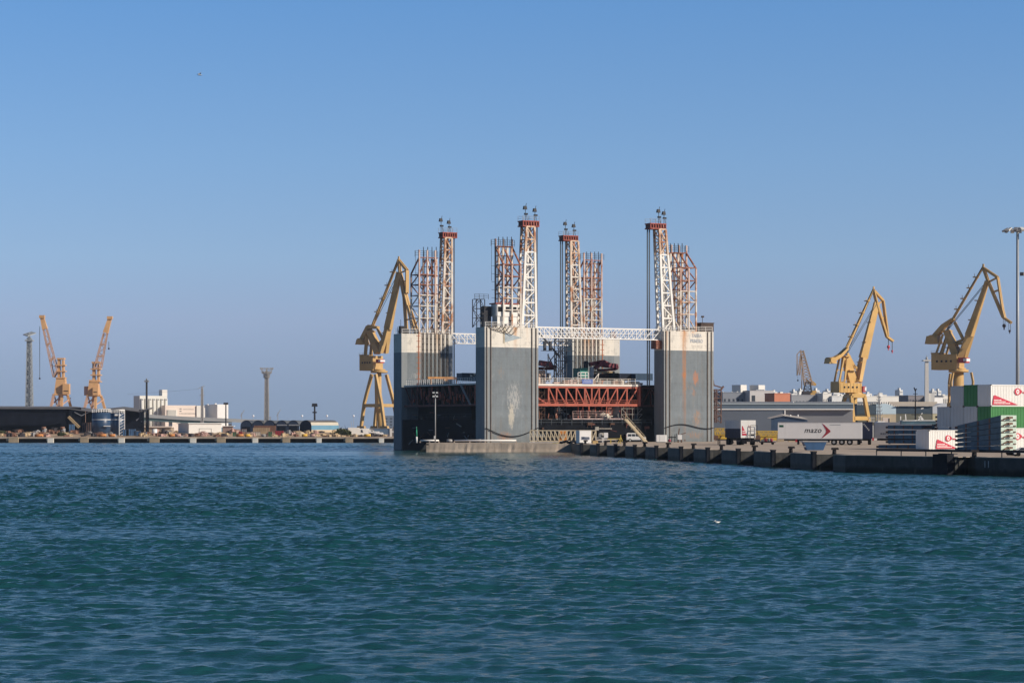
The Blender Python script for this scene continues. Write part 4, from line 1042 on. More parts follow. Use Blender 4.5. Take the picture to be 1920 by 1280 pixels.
# blue tanks
for i, (xc, hw, yt, lab) in enumerate([(190, 17, 773, 'wide dark blue storage tank with white top railing, left of the pair'), (221, 12.5, 774, 'narrower dark blue storage tank beside the wide one, with a ladder frame')]):
    s = 5.75 if i == 0 else 5.85
    t = thing('storage_tank', lab, 'tank', (gx(xc, s), F / s, QZ), 0, 'blue tanks by the black shed')
    r = hw / s; h = gz(yt, s) - QZ
    MB().tube((0, 0, 0), (0, 0, h), r, n=28).build('shell', m_blue, t)
    b = MB().tube((0, 0, gz(787, s) - QZ), (0, 0, gz(785.8, s) - QZ), r + .08, n=28, caps=False); b.build('white_band', m_white, t)
    b = MB()
    for k in range(22):
        a, c = 2 * math.pi * k / 22, 2 * math.pi * (k + 1) / 22
        p = Vector((r * math.cos(a), r * math.sin(a), h)); q_ = Vector((r * math.cos(c), r * math.sin(c), h))
        b.bar(p, p + Vector((0, 0, 1.1)), .14); b.bar(p + Vector((0, 0, 1.05)), q_ + Vector((0, 0, 1.05)), .16); b.bar(p + Vector((0, 0, .5)), q_ + Vector((0, 0, .5)), .12)
    b.build('railing', m_white, t)
    if i == 1:
        b = MB(); b.bar((r + .2, -1, 0), (r + .2, -1, h + 1), .18); b.bar((r * .4, -r - .3, 0), (r * .4, -r - .3, h), .2); b.bar((r * .4, -r - .3, h + .9), (r + .2, -1, h + .9), .15)
        for k in range(8): b.bar((r * .4, -r - .3, h * k / 8), (r + .2, -1, h * (k + 1) / 8), .08)
        b.box(r * -.3, r * .55, -r - .2, -r + .3, h - .9, h - .35); b.build('ladder', m_white, t)
    else:
        b = MB(); b.box(r * .45, r * 1.15, -r - .5, -r + .4, h * .42, h * .45); b.build('landing', m_white, t)
# masts
def light_mast(label, x, yt, ybase, s, kind, wb=1.0, wt=.6):
    t = thing('lighting_mast', label, 'mast', (gx(x, s), F / s, QZ), 0)
    H = gz(yt, s) - QZ
    if kind == 'lattice':
        b = MB().frustum4((0, 0, 0), (0, 0, H * .95), (wb, wb), (wt, wt), .36, 22, bd=.24); b.bar((0, 0, 0), (0, 0, H), wb * 1.0, None, .5); b.build('shaft', m_gsteel if 'grey' not in label else mat('grey_lattice', (.30, .33, .35), .5, .1, .5), t)
    else:
        MB().tube((0, 0, 0), (0, 0, H), wb, wt, 12).build('shaft', m_gsteel if kind == 'crown' else m_dark, t)
    return t, H
t, H = light_mast('tall grey lattice mast with a square floodlight frame left of the orange cranes', 55, 624, 765, 4.55, 'lattice', 1.5, .75)
b = MB(); b.add([(-2.6, 0, H - .9), (0, -3, H - 1.7), (2.8, 0, H - .3), (.2, 3, H + .3), (-2.6, 0, H - .5), (0, -3, H - 1.3), (2.8, 0, H + .1), (.2, 3, H + .7)], [(0, 3, 2, 1), (4, 5, 6, 7), (0, 1, 5, 4), (1, 2, 6, 5), (2, 3, 7, 6), (3, 0, 4, 7)])
b.box(-1.6, 1.6, -1.6, 1.6, H - 3.4, H - 2.9); b.build('lamp_frame', mat('grey_lattice', (.3, .33, .35)), t)
t, H = light_mast('tall pale lattice mast with a funnel of floodlights behind the navy hangars', 500, 690, 806, 5.2, 'lattice', .75, .5)
b = MB()
for k in range(14):
    a = 2 * math.pi * k / 14
    for r_, z in ((1.0, -3.2), (1.7, -1.6), (2.3, -.1)):
        p = Vector((r_ * math.cos(a), r_ * math.sin(a), H + z)); b.box(p.x - .16, p.x + .16, p.y - .16, p.y + .16, p.z - .25, p.z + .25)
    b.bar((.4 * math.cos(a), .4 * math.sin(a), H - 4.2), (2.3 * math.cos(a), 2.3 * math.sin(a), H), .1)
b.build('lamp_crown', m_gsteel, t)
MB().frustum4((1.3, 0, 0), (1.0, 0, H * .28), (.6, .6), (.4, .4), .12, 6).build('stair', m_gsteel, t)
t, H = light_mast('short dark mast with a boxy lamp standing on the cream warehouse corner', 590, 758, 790, 5.0, 'pole', .42, .3)
MB().box(-1.1, 1.1, -.8, .8, H - .8, H + .4, (.2, .1)).build('lamp_frame', m_dark, t)
MB().box(-.8, .8, -.5, .5, H - 3.2, H - 2.7).build('crossarm', m_dark, t)
t, H = light_mast('thin brown lattice pylon in front of the white factory', 379, 724, 795, 4.2, 'lattice', .5, .3)
b = MB(); b.bar((-1.8, 0, H - 1), (1.2, 0, H + .2), .2); b.bar((-1.2, 0, H - 4), (1.2, 0, H - 4), .2); b.build('crossarm', m_gsteel, t)
m_wire = mat('power_cable', (.2, .21, .23))
MB().poly([Vector((-1.6 - 17 * k, 6 * k, H - 1.2 - 2.6 * math.sin(.5 * k + .0))) for k in np.linspace(0, 2, 9)], .035, 5).build('power_cable', m_wire, t)
t, H = light_mast('thin brown pole with a lamp at the right end of the white factory', 423.5, 757, 800, 4.2, 'pole', .35, .25)
MB().box(-1., 1., -.6, .6, H - .3, H + .6).build('lamp_frame', m_dark, t)
for i, x in enumerate((475, 566.5, 613, 663)):
    s = 3.6; H = gz(779.5, s) - QZ
    t = thing('street_lamp', 'slim far street lamp with a round white head above the hangar roofs', 'street lamp', (gx(x, s), F / s, QZ), 0, 'far street lamps beyond the hangars')
    MB().tube((0, 0, 0), (0, 0, H), .1, .07, 6).build('pole', m_bridge2, t); MB().ball((0, 0, H), .55, 8, 6).build('lamp_head', m_lampw, t)
# silo and factory far away
s = 2.9
t = thing('grain_silo', 'white grain silo block of ribbed cells with a square head tower', 'silo', (gx(262, s), F / s, QZ), 28)
C28 = math.cos(rad(28))
def lx(x): return (x - 262) / s / C28
def lz(y): return gz(y, s) - QZ
b = MB(); b.box(lx(262), lx(310), 0, 12, 0, lz(741.5)); b.build('block', m_silo, t)
for k in range(7):
    xc = lx(266 + 6.9 * k); MB().tube((xc, -.3, 0), (xc, -.3, lz(747)), 3.0 / s, n=14).build('cell', m_silo, t)
b = MB()
for k in range(7): xc = lx(266 + 6.9 * k); b.box(xc - .35, xc + .35, -1.5, -1.2, lz(749.3), lz(748))
b.build('window', m_winw, t)
b = MB(); b.box(lx(302), lx(311), 1, 7.2, lz(741.5), lz(730)); b.build('head_tower', m_offw, t)
t = thing('factory_building', 'low peach and white factory with a grey flank beside the silo', 'factory', (gx(313, s), F / s, QZ), 28)
def lx(x): return (x - 313) / s / C28
b = MB(); b.box(lx(310), lx(364), 0, 10, 0, lz(759.5)); b.build('wall', m_peach, t)
b = MB(); b.box(lx(313), lx(330), -.4, 0, lz(781), lz(768))
for k in range(8): b.box(lx(313.6 + 2 * k), lx(314.6 + 2 * k), -.7, -.4, lz(781), lz(768))
b.build('ribbed_annex', m_silo, t)
b = MB(); b.box(lx(364.2), lx(379), -1, 8, 0, lz(760)); b.build('wall', m_offw, t)
b = MB()
for k in range(12): b.box(lx(335 + 2.4 * k), lx(336.4 + 2.4 * k), -.08, 0, lz(775.6), lz(774.3))
for y in (766, 770.5): b.box(lx(335), lx(338.5), -.08, 0, lz(y + .8), lz(y - .6))
b.box(lx(341), lx(360), -.08, 0, lz(767.3), lz(766.7)); b.build('window', m_winw, t)
b = MB(); b.box(lx(404) - 3.2, lx(423.5) - 3.2, -6, 17, 0, lz(757.5)); b.build('tall_hall', m_white, t)
b = MB(); b.tube((lx(395), -2, lz(758)), (lx(398), -2, lz(756.5)), .6); b.tube((lx(382), -2.6, lz(759)), (lx(383), -2.6, lz(757.5)), .6); b.build('roof_vent', m_white, t)
# viaduct sloping down to the right
t = thing('viaduct', 'pale road viaduct with a green girder sloping down behind the white hall', 'viaduct', (gx(380, 3.4), F / 3.4, QZ), 0)
s = 3.4
def lx(x): return (x - 380) / s
def lz(y): return gz(y, s) - QZ
b = MB(); pr = [(150, 771, 776), (280, 777, 783), (340, 780.3, 787), (432, 784.5, 791), (560, 790, 796)]
for (xa, a0, a1), (xb, b0, b1) in zip(pr, pr[1:]): b.plate([(lx(xa), lz(a1)), (lx(xb), lz(b1)), (lx(xb), lz(b0)), (lx(xa), lz(a0))], 0, 7)
b.build('deck', m_bridge2, t)
b = MB()
for (xa, a0, a1), (xb, b0, b1) in zip(pr[:3], pr[1:4]): b.plate([(lx(xa), lz(a1 + 6)), (lx(xb), lz(b1 + (1.5 if xb > 420 else 5.5))), (lx(xb), lz(b1 + .05)), (lx(xa), lz(a1 + .05))], .6, 6.4)
b.build('girder', m_bgreen, t)
for x in (200, 262, 318, 340, 430, 500): MB().box(lx(x) - .8, lx(x) + .8, 2, 5, 0, lz(786 if x < 350 else 794)).build('pier_column', m_bridge2, t)
# navy hangars in a row: barrel vaults, and the cream flank of the last one
for i in range(6):
    s = 5.25; xc = 460 + 22.1 * i if i < 5 else 571
    hw = 11. / s if i < 5 else 11.8 / s
    t = thing('barrel_hangar', ['navy barrel-roofed hangar at the left end of the row', 'second navy barrel hangar of the row, left of the floodlight mast', 'navy barrel hangar straight behind the floodlight mast', 'navy barrel hangar just right of the floodlight mast', 'navy barrel hangar next to the big cream-sided one', 'last navy barrel hangar with a cream and blue flank'][i], 'hangar', (gx(xc, s), F / s + 3, QZ), 0, 'barrel hangars on the far shore')
    zt = gz(788, s) - QZ; zs = zt - hw * 1.05
    arc = [(hw * math.cos(a), zs + hw * 1.05 * math.sin(a)) for a in np.linspace(0, math.pi, 13)]
    if i < 5:
        MB().plate([(-hw, 0), (hw, 0)] + arc, 0, .5).build('end_wall', m_navy, t)
        b = MB(); n_ = len(arc)
        b.add([(x, -.15, z + .12) for x, z in arc] + [(x, 30, z + .12) for x, z in arc], [(k, k + 1, k + 1 + n_, k + n_) for k in range(n_ - 1)], True)
        b.build('roof', mat('hangar_roof', (.10, .11, .125), .7, .1, .3), t)
        if i in (3, 4): MB().box(-1.6, 2.0, -.3, 0, 3.6, 4.0).build('door_lintel', m_grey, t)
        MB().box(-hw * .7, hw * .7, -.08, -.01, 0, 3.2).build('door', m_shed, t)
    else:
        D = Vector((gx(632, s) - gx(583, s), 6.0, 0)); e0 = Vector((-hw, 3.0, 0)); e1 = Vector((hw, 0, 0))
        def at(k, z, f=0.): p = e0.lerp(e1, (k + hw) / (2 * hw)) + D * f; return (p.x, p.y, z)
        n_ = len(arc)
        b = MB(); b.add([at(-hw, 0), at(hw, 0)] + [at(x, z) for x, z in arc], [tuple(range(n_ + 2))]); b.build('end_wall', m_navy, t)
        z3, z2, z1 = gz(788.5, s) - QZ, gz(797, s) - QZ, gz(805.5, s) - QZ
        def flank(za, zb, xa, xb, nm, mm):
            b = MB(); b.add([at(xa, za), at(xa, za, 1), at(xb, zb, 1), at(xb, zb)], [(0, 1, 2, 3)]); b.build(nm, mm, t)
        flank(0, z1, hw, hw, 'wall', m_cream); flank(z1, z2, hw, hw * .99, 'wall_band', m_sky)
        flank(z2, z3 - .5, hw * .98, hw * .85, 'wall_top', mat('cream_top', (.55, .50, .40), .7, .08, .4))
        b = MB(); a2 = [(x, z) for x, z in arc if x < hw * .86]; a2 = [(hw * .87, z3 - .5)] + a2; n_ = len(a2)
        b.add([at(x, z + .15) for x, z in a2] + [at(x, z + .15, 1) for x, z in a2], [(k, k + n_, k + 1 + n_, k + 1) for k in range(n_ - 1)])
        b.add([at(hw, 0, 1), at(-hw, 0, 1)] + [at(x, z, 1) for x, z in reversed(arc)], [tuple(range(len(arc) + 2))]); b.build('roof', m_roof, t)
# white hall by the water
s = 5.75
t = thing('white_hall', 'white flat-roofed hall with a grey side and faint gate outline', 'hall', (gx(354, s), F / s, QZ), 28)
def lx(x): return (x - 354) / s / C28
def lz(y): return gz(y, s) - QZ
b = MB(); b.box(0, lx(411.5), 0, 10, -.5, lz(794)); b.build('wall', mat('hall_white', (.68, .65, .60), .6, .04, .3), t)
b = MB(); b.box(-.4, lx(413), -.4, 10.3, lz(794), lz(792.8)); b.build('roof', m_white, t)
b = MB(); b.box(lx(373), lx(393), -.1, .25, lz(803.5), lz(802.7)); b.box(lx(372), lx(372.8), -.1, .25, 0, lz(802.7)); b.box(lx(393.2), lx(394), -.1, .25, 0, lz(802.7)); b.build('gate_frame', m_gsteel, t)
t = thing('grey_shed', 'grey shed with a pale roof line between viaduct and white hall', 'shed', (gx(310, 5.2), F / 5.2, QZ), 0)
b = MB(); b.box(-12, 2, 0, 8, 0, gz(801, 5.2) - QZ); b.build('wall', mat('tan_wall', (.34, .27, .2), .8, .15, .4), t)
b = MB(); b.box(-12.4, 2.4, -.5, 8, gz(801, 5.2) - QZ, gz(798.8, 5.2) - QZ); b.build('roof', m_peach, t)
t = thing('small_kiosk', 'small brown kiosk with a bright blue side right of the white hall', 'kiosk', (gx(424, 5.7), F / 5.7, QZ), 0)
b = MB(); b.box(-1.2, 2.0, 0, 3, 0, gz(799, 5.7) - QZ); b.build('wall', mat('kiosk_brown', (.28, .2, .17), .8, .2, 1.), t)
MB().box(-2.1, -1.25, -.1, 2.6, 0, gz(801, 5.7) - QZ).build('side_panel', m_sky, t); MB().box(-2.4, 2.6, -.4, 3.2, gz(799, 5.7) - QZ, gz(798, 5.7) - QZ).build('roof', m_white, t)

# ------------------------------------------------------------------ goods lying on the far wharf
rr = random.Random(21)
def heap_mb(w, h, seed, n=14):
    r_ = random.Random(seed); b = MB()
    for i in range(n):
        x, y = r_.gauss(0, w * .28), r_.gauss(0, .5); hh = h * max(.25, 1 - abs(x) / w) * r_.uniform(.5, 1.0); k = r_.uniform(.25, .6)
        a = r_.uniform(0, 3); c_, s_ = math.cos(a) * k, math.sin(a) * k
        b.prism([(x + c_, y + s_), (x - s_, y + c_), (x - c_, y - s_), (x + s_, y - c_)], 0, hh)
        if i % 3 == 0: b.bar((x - k * 2, y, hh), (x + k * 2, y + .3, hh * r_.uniform(.6, 1.2)), .14)
    return b
cols = {'rust': (.20, .105, .07), 'tan': (.44, .33, .2), 'pink': (.42, .27, .23), 'grey': (.25, .25, .25), 'dark': (.05, .045, .05), 'blue': (.07, .16, .30), 'green': (.05, .17, .09), 'red': (.40, .04, .05), 'yellow': (.66, .40, .06), 'orange': (.50, .21, .07), 'cream': (.62, .56, .46), 'white': (.75, .74, .72)}
def gm(c): return mat('goods_' + c, cols[c], .75, .22, 1.)
def ground_l(x, s):
    return ground(x, s, QZ + .004 + min(1.3, max(0., (F / s - 757) / 33 * 1.3)))
b = MB(); b.add([(-400, 756.9, QZ), (gx(648, 5.85), 756.9, QZ), (gx(648, 5.85), 790, QZ + 1.3), (-400, 790, QZ + 1.3), (gx(648, 5.85), 812, QZ + 1.3), (-400, 812, QZ + 1.3), (gx(648, 5.85), 813, QZ), (-400, 813, QZ)], [(0, 1, 2, 3), (3, 2, 4, 5), (5, 4, 6, 7), (1, 6, 4, 2)])
tag(b.build('ground', mat('wharf_earth', (.40, .29, .19), .95, .35, .12, bump=.4)), kind='structure')
def place(o, x, s): o.location = ground_l(x, s)
def wharf_heap(x, s, w, h, c, lab, grp):
    o = heap_mb(w, h, rr.randint(0, 9999)).build('scrap_heap', gm(c)); place(o, x, s); tag(o, lab, 'scrap heap', grp); o.rotation_euler.z = rr.uniform(-.3, .3)
zones = [(0, 130, 'below the black shed wall'), (130, 240, 'before the blue tanks'), (240, 330, 'right of the blue tanks'), (330, 420, 'before the white hall'), (420, 545, 'before the navy hangars'), (545, 640, 'before the cream-sided hangar'), (640, 735, 'near the left dock crane')]
for (xa, xb, where) in zones:
    n_ = int((xb - xa) / 5.6)
    for i in range(n_):
        x = xa + (i + rr.uniform(.1, .9)) * (xb - xa) / n_; s = rr.choice((5.62, 5.7, 5.78, 5.86, 5.92, 5.98))
        c = rr.choice(('rust', 'rust', 'tan', 'tan', 'pink', 'grey', 'dark'))
        wharf_heap(x, s, rr.uniform(.7, 1.7), rr.uniform(.5, 1.7) * (1.15 if xa < 130 else .85), c, f'{dict(rust="rusty brown", tan="tan", pink="dusty pink", grey="grey", dark="blackish")[c]} heap of scrap on the far wharf {where}', f'{c} scrap heaps {where}')
def crate(x, s, w, h, c, lab, d=1.2, name='goods_crate', cat='crate', grp=None):
    t = thing(name, lab, cat, ground_l(x, s), 0, grp)
    b = MB().box(-w / 2, w / 2, -d / 2, d / 2, .12, h); b.build('body', gm(c), t)
    b = MB()
    k = max(2, int(w / .6))
    for i in range(k + 1): xx = -w / 2 + w * i / k; b.box(xx - .05, xx + .05, -d / 2 - .06, -d / 2, 0, h + .02)
    b.box(-w / 2, w / 2, -d / 2 - .05, d / 2, h, h + .07); b.build('slat', gm('dark') if c in ('red', 'blue') else gm('rust'), t)
crate(524, 5.95, 2.5, 1.9, 'red', 'deep red ribbed crate standing before the navy hangars', 1.6)
crate(507, 5.95, 1.2, 1.6, 'green', 'dark green crate beside the deep red one', 1.4)
crate(451, 5.96, 1.0, 1.6, 'red', 'narrow red crate left of the yellow float', 1.2)
crate(440, 5.96, 1.0, 1.5, 'green', 'small green crate right of the white hall', 1.2)
crate(458, 5.85, 1.4, 1.9, 'grey', 'pale grey stacked crate behind the yellow float', 1.2)
crate(490, 5.8, 5.2, 2.1, 'tan', 'long tan timber stack before the navy hangars', 1.4, 'timber_stack', 'timber stack')
crate(497, 5.75, 7.0, 2.5, 'rust', 'long low rust-brown pallet stack under the floodlight mast', 1.4, 'pallet_stack', 'pallet stack')
crate(480, 5.9, 2.8, 1.3, 'cream', 'low cream plank stack left of the floodlight mast', 1.2, 'plank_stack', 'plank stack')
def drumlike(x, s, w, c, lab, name, cat, grp=None):
    t = thing(name, lab, cat, ground_l(x, s), 0, grp)
    b = MB().tube((-w / 2, 0, .45), (w / 2, 0, .45), .45, n=12); b.build('body', gm(c), t)
    b = MB(); b.box(-w * .4, -w * .3, -.5, .5, 0, .3); b.box(w * .3, w * .4, -.5, .5, 0, .3); b.build('cradle', gm('dark'), t)
drumlike(450, 6.0, 2.2, 'orange', 'orange mooring float on the wharf edge, left of the yellow one', 'mooring_float', 'float')
drumlike(464, 6.0, 1.7, 'yellow', 'bright yellow mooring float on the wharf edge before the hangars', 'mooring_float', 'float')
drumlike(571, 6.0, 1.7, 'yellow', 'yellow mooring float before the cream-sided hangar', 'mooring_float', 'float')
drumlike(586, 6.0, 1.5, 'pink', 'faded pink mooring float before the cream-sided hangar', 'mooring_float', 'float')
drumlike(322, 6.0, 1.9, 'orange', 'orange mooring float left of the white hall, left of a pink one', 'mooring_float', 'float')
drumlike(334, 6.0, 1.7, 'pink', 'pink mooring float beside the orange one left of the white hall', 'mooring_float', 'float')
drumlike(192, 6.0, 2.4, 'orange', 'long orange mooring float before the wide blue tank', 'mooring_float', 'float')
drumlike(210, 6.0, 2.0, 'orange', 'orange mooring float before the narrower blue tank', 'mooring_float', 'float')
drumlike(689, 6.0, 2.0, 'yellow', 'yellow mooring float left of the floating dock', 'mooring_float', 'float')
drumlike(73, 6.0, 2.6, 'orange', 'rust orange mooring float below the black shed', 'mooring_float', 'float')
for x, lab in ((82, 'white and red drum post before the black shed, left of two'), (117, 'white and red drum post before the black shed, right of two')):
    t = thing('marker_drum', lab, 'drum', ground(x, 5.5), 0)
    MB().tube((0, 0, 0), (0, 0, 2.2), .55, n=12).build('body', m_white, t); MB().tube((0, 0, 2.2), (0, 0, 3.2), .8, n=12).build('cap', gm('rust'), t); MB().tube((.3, 0, 0), (.3, 0, 2.6), .75, n=10).build('base', gm('grey'), t)
crate(134.5, 5.55, 1.6, 2.7, 'blue', 'upright bright blue crate under the conveyor', 1.4)
crate(163, 5.7, 2.6, 3.2, 'dark', 'tall dark grey bin left of the wide blue tank', 2., 'goods_bin', 'bin')
for x, w, h, lab in ((236, 1.8, 2.0, 'blue machine box at the foot of the narrower blue tank'), (258, 1.8, 1.5, 'blue machine box halfway between tanks and white drum'), (268, 2.2, 1.2, 'low blue machine box beside the white upright drum'), (246, 2.8, 2.2, 'pale teal bin right of the tanks')):
    crate(x, 5.9, w, h, 'blue', lab, 1.2, 'machine_box', 'machine box')
t = thing('white_drum', 'white upright drum right of the blue machine boxes', 'drum', ground(290, 5.85), 0)
MB().tube((0, 0, 0), (0, 0, 2.4), .8, n=14).build('body', m_white, t); MB().tube((0, 0, 2.4), (0, 0, 2.6), .6, n=14).build('lid', gm('grey'), t)
wharf_heap(307, 5.8, 2.2, 2.0, 'dark', 'large black heap of scrap left of the white hall', None)
t = thing('sand_heap', 'pale heap of sand before the last navy hangar', 'sand heap', ground(563, 5.9), 0)
b = MB(); K = 16
ring = lambda r, z, sd: [((r + .12 * math.sin(5 * a + sd)) * 2.2 * math.cos(a), (r + .1 * math.sin(4 * a)) * math.sin(a) * 1.2, z) for a in np.linspace(0, 2 * math.pi, K, endpoint=False)]
rs = ring(1, 0, 0) + ring(.75, .7, 1) + ring(.4, 1.35, 2) + [(0, 0, 1.7)]
b.add(rs, [(j * K + i, j * K + (i + 1) % K, (j + 1) * K + (i + 1) % K, (j + 1) * K + i) for j in range(2) for i in range(K)] + [(2 * K + i, 2 * K + (i + 1) % K, 3 * K) for i in range(K)], True)
b.build('mound', mat('pale_sand', (.50, .40, .27), .9, .15, 1.), t)
# bushes
m_leaf = mat('bush_leaves', (.075, .085, .04), .8, .45, 1.2)
m_bark = mat('bush_bark', (.10, .07, .05), .9, .2, 2.)
def bush(x, s, w, h, lab, seed):
    t = thing('bush', lab, 'bush', ground(x, s), 0, 'bushes on the far shore'); r_ = random.Random(seed); b = MB()
    for k in range(420):
        th, ph = r_.uniform(0, 6.28), math.acos(r_.uniform(-.3, 1)); rad_ = r_.uniform(.55, 1.05) * (1 + .25 * math.sin(3 * th + seed))
        p = Vector((w * rad_ * math.sin(ph) * math.cos(th), w * .6 * rad_ * math.sin(ph) * math.sin(th), h * .45 + h * .55 * rad_ * math.cos(ph)))
        a, c = Vector((r_.gauss(0, 1), r_.gauss(0, 1), r_.gauss(0, 1))).normalized() * .22, Vector((r_.gauss(0, 1), r_.gauss(0, 1), r_.gauss(0, 1))).normalized() * .22
        b.add([p - a - c, p + a - c, p + a + c, p - a + c], [(0, 1, 2, 3)])
    b.build('crown', m_leaf, t)
    b = MB()
    for k in range(4): b.bar((0, 0, 0), (r_.uniform(-.5, .5) * w, r_.uniform(-.3, .3), h * .7), .14, None, .05)
    b.build('trunk', m_bark, t)
for i, (x, s, w, h, lab) in enumerate([(640, 5.8, 1.6, 2.6, 'dusty olive bush right against the cream-sided hangar'), (650, 5.85, 1.6, 2.0, 'middle one of three dusty bushes by the cream-sided hangar'), (660, 5.7, 1.7, 1.7, 'lowest dusty bush left of the dock crane'), (5, 5.8, 1.6, 1.7, 'green bush at the left edge below the black shed'), (115, 5.9, 1.3, 1.3, 'small green bush on the wharf below the left orange crane')]): bush(x, s, w, h, lab, i + 3)

# ------------------------------------------------------------------ boats and vans ashore under the left dock crane
def yacht(x, s, L_, lab, rz):
    t = thing('motor_yacht', lab, 'yacht', ground(x, s), rz, 'white yachts ashore by the left dock crane')
    w = L_ * .16
    sec = lambda u, k, z: (u * L_ / 2, k * w, z)
    vs = [sec(-1, -1, 1.0), sec(-1, 1, 1.0), sec(-1, .7, .4), sec(-1, -.7, .4), sec(.4, -1, 1.15), sec(.4, 1, 1.15), sec(.4, .5, .3), sec(.4, -.5, .3), sec(1.1, 0, 1.5), sec(.9, 0, .5)]
    b = MB().add([(x_, y_, z + .6) for x_, y_, z in vs], [(0, 3, 2, 1), (0, 4, 7, 3), (1, 2, 6, 5), (0, 1, 5, 4), (4, 5, 8), (3, 7, 6, 2), (4, 8, 9, 7), (5, 6, 9, 8), (7, 9, 6)]); b.build('hull', m_white, t)
    b = MB().box(-L_ * .28, L_ * .2, -w * .7, w * .7, 1.6, 2.6, (.35, .1)); b.build('cabin', m_white, t)
    MB().box(-L_ * .22, L_ * .12, -w * .72, w * .72, 2.0, 2.35).build('window', m_winw, t)
    b = MB(); b.bar((-L_ * .3, -w * .5, 0), (-L_ * .3, -w * .5, 1.1), .2); b.bar((L_ * .25, w * .3, 0), (L_ * .25, w * .3, 1.1), .2); b.bar((-L_ * .3, w * .5, 0), (-L_ * .3, w * .5, 1.1), .2); b.build('cradle', gm('dark'), t)
    MB().bar((-L_ * .1, 0, 2.6), (-L_ * .15, 0, rr.uniform(3.4, 5.6)), .12).build('mast', m_gsteel, t)
for i, (x, s, L_, lab) in enumerate([(641, 5.0, 7, 'small white yacht ashore behind the bushes, leftmost of the row'), (652, 4.9, 8, 'white yacht ashore behind the bushes, second of the row'), (664, 4.95, 9, 'white yacht ashore just left of the crane leg'), (676, 4.9, 8, 'white yacht ashore under the crane portal'), (690, 5.0, 9, 'broad white yacht ashore between the crane legs'), (712, 5.0, 8, 'white yacht ashore right of the second crane leg'), (729, 4.9, 9, 'white yacht ashore close to the floating dock')]): yacht(x, s, L_, lab, rr.uniform(-35, 35))
# the crane terrace hides their stands: quayside vans and a cabin in front of it
def box_van(x, s, L_, h, c, lab, rz=0, name='box_van', cat='van'):
    t = thing(name, lab, cat, ground(x, s), rz)
    MB().box(-L_ / 2, L_ * .22, -1, 1, .55, h, bevel=.06).build('cargo_box', c, t)
    b = MB().plate([(L_ * .23, .5), (L_ / 2, .5), (L_ / 2, 1.2), (L_ * .42, h * .82), (L_ * .23, h * .82)], -.95, .95); cabo = b.build('cab', c, t)
    MB().plate([(L_ * .30, 1.3), (L_ * .455, 1.3), (L_ * .40, h * .76), (L_ * .30, h * .76)], -.98, .98).build('window', m_winw, cabo)
    for sx in (-.3, .34):
        for sy in (-.95, .85): MB().tube((L_ * sx, sy, .36), (L_ * sx, sy + .12, .36), .36, n=12).build('wheel', m_black, t)
box_van(667, 5.78, 5.2, 2.9, m_offw, 'cream box van parked below the left dock crane', 8)
box_van(684, 5.75, 6.5, 2.6, m_white, 'white box van parked below the left dock crane, beside the cream one', 4)
box_van(705, 5.85, 4.6, 1.7, m_white, 'low white van below the crane, left of the blue container')
t = thing('site_cabin', 'slate blue site cabin at the left foot of the floating dock', 'cabin', ground(717, 5.75), 0)
MB().box(-2.6, 2.4, 0, 2.4, .1, 2.5).build('wall', mat('slate_blue', (.10, .16, .24), .6, .1, 1.), t); MB().box(-2.7, 2.5, -.1, 2.5, 2.5, 2.65).build('roof', m_grey, t); MB().box(2.4, 3.1, -.2, .5, 0, 2.6).build('doorway', m_offw, t)
# far hazy block seen under the crane
t = thing('distant_block', 'hazy slate tower block far behind the left dock crane', 'building', ground(731, 2.2), 0)
MB().box(-10, 10, 0, 12, 0, gz(779, 2.2) - QZ).build('wall', mat('haze_blue_wall', (.16, .21, .28), .9, .08, .1), t)
b = MB()
for k in range(5):
    for j in range(4): b.box(-8 + 4 * k, -6 + 4 * k, -.06, 0, 2 + 2.6 * j, 3.2 + 2.6 * j)
b.build('window', m_winw, t)
# two far tower cranes on the skyline
for x, y, lab in ((456, 770, 'tiny far crane jib on the skyline, left of the floodlight mast'), (524, 769, 'tiny far crane jib on the skyline, right of the floodlight mast')):
    s = 2.3; t = thing('far_crane', lab, 'crane', ground(x - 3, s), 0)
    H = gz(y + 4, s) - QZ
    MB().bar((0, 0, 0), (0, 0, H), .5).build('mast', m_gsteel, t); MB().bar((-1, 0, H - 3), (2.2, 0, H + 2.4), .4).build('jib', m_gsteel, t)
# ------------------------------------------------------------------ right-hand quay: containers, trailers, sheds, town
RZC = 33.9                                   # heading of the long side of the stacked containers
m_cw = mat('container_white', (.78, .76, .71), .5, .04, .5, streak=.15, streakcol=(.5, .42, .33))
m_cg = mat('container_green', (.055, .22, .065), .5, .12, .5, streak=.2, streakcol=(.03, .12, .04))
m_cgrey = mat('container_grey', (.60, .60, .58), .5, .06, .5)
m_logo = mat('logo_red', (.52, .03, .06), .5, .08, 1.)
m_logod = mat('logo_maroon', (.25, .03, .06), .5, .08, 1.)
m_corner = mat('corner_casting', (.10, .09, .085), .6, .2, 2.)
m_tyre = mat('tyre_black', (.015, .015, .016), .8, .2, 2.)
m_chas = mat('chassis_black', (.02, .02, .024), .6, .2, 1.)
m_navyc = mat('container_navy', (.022, .035, .065), .5, .2, 1., rust=.08, rustcol=(.3, .3, .3))

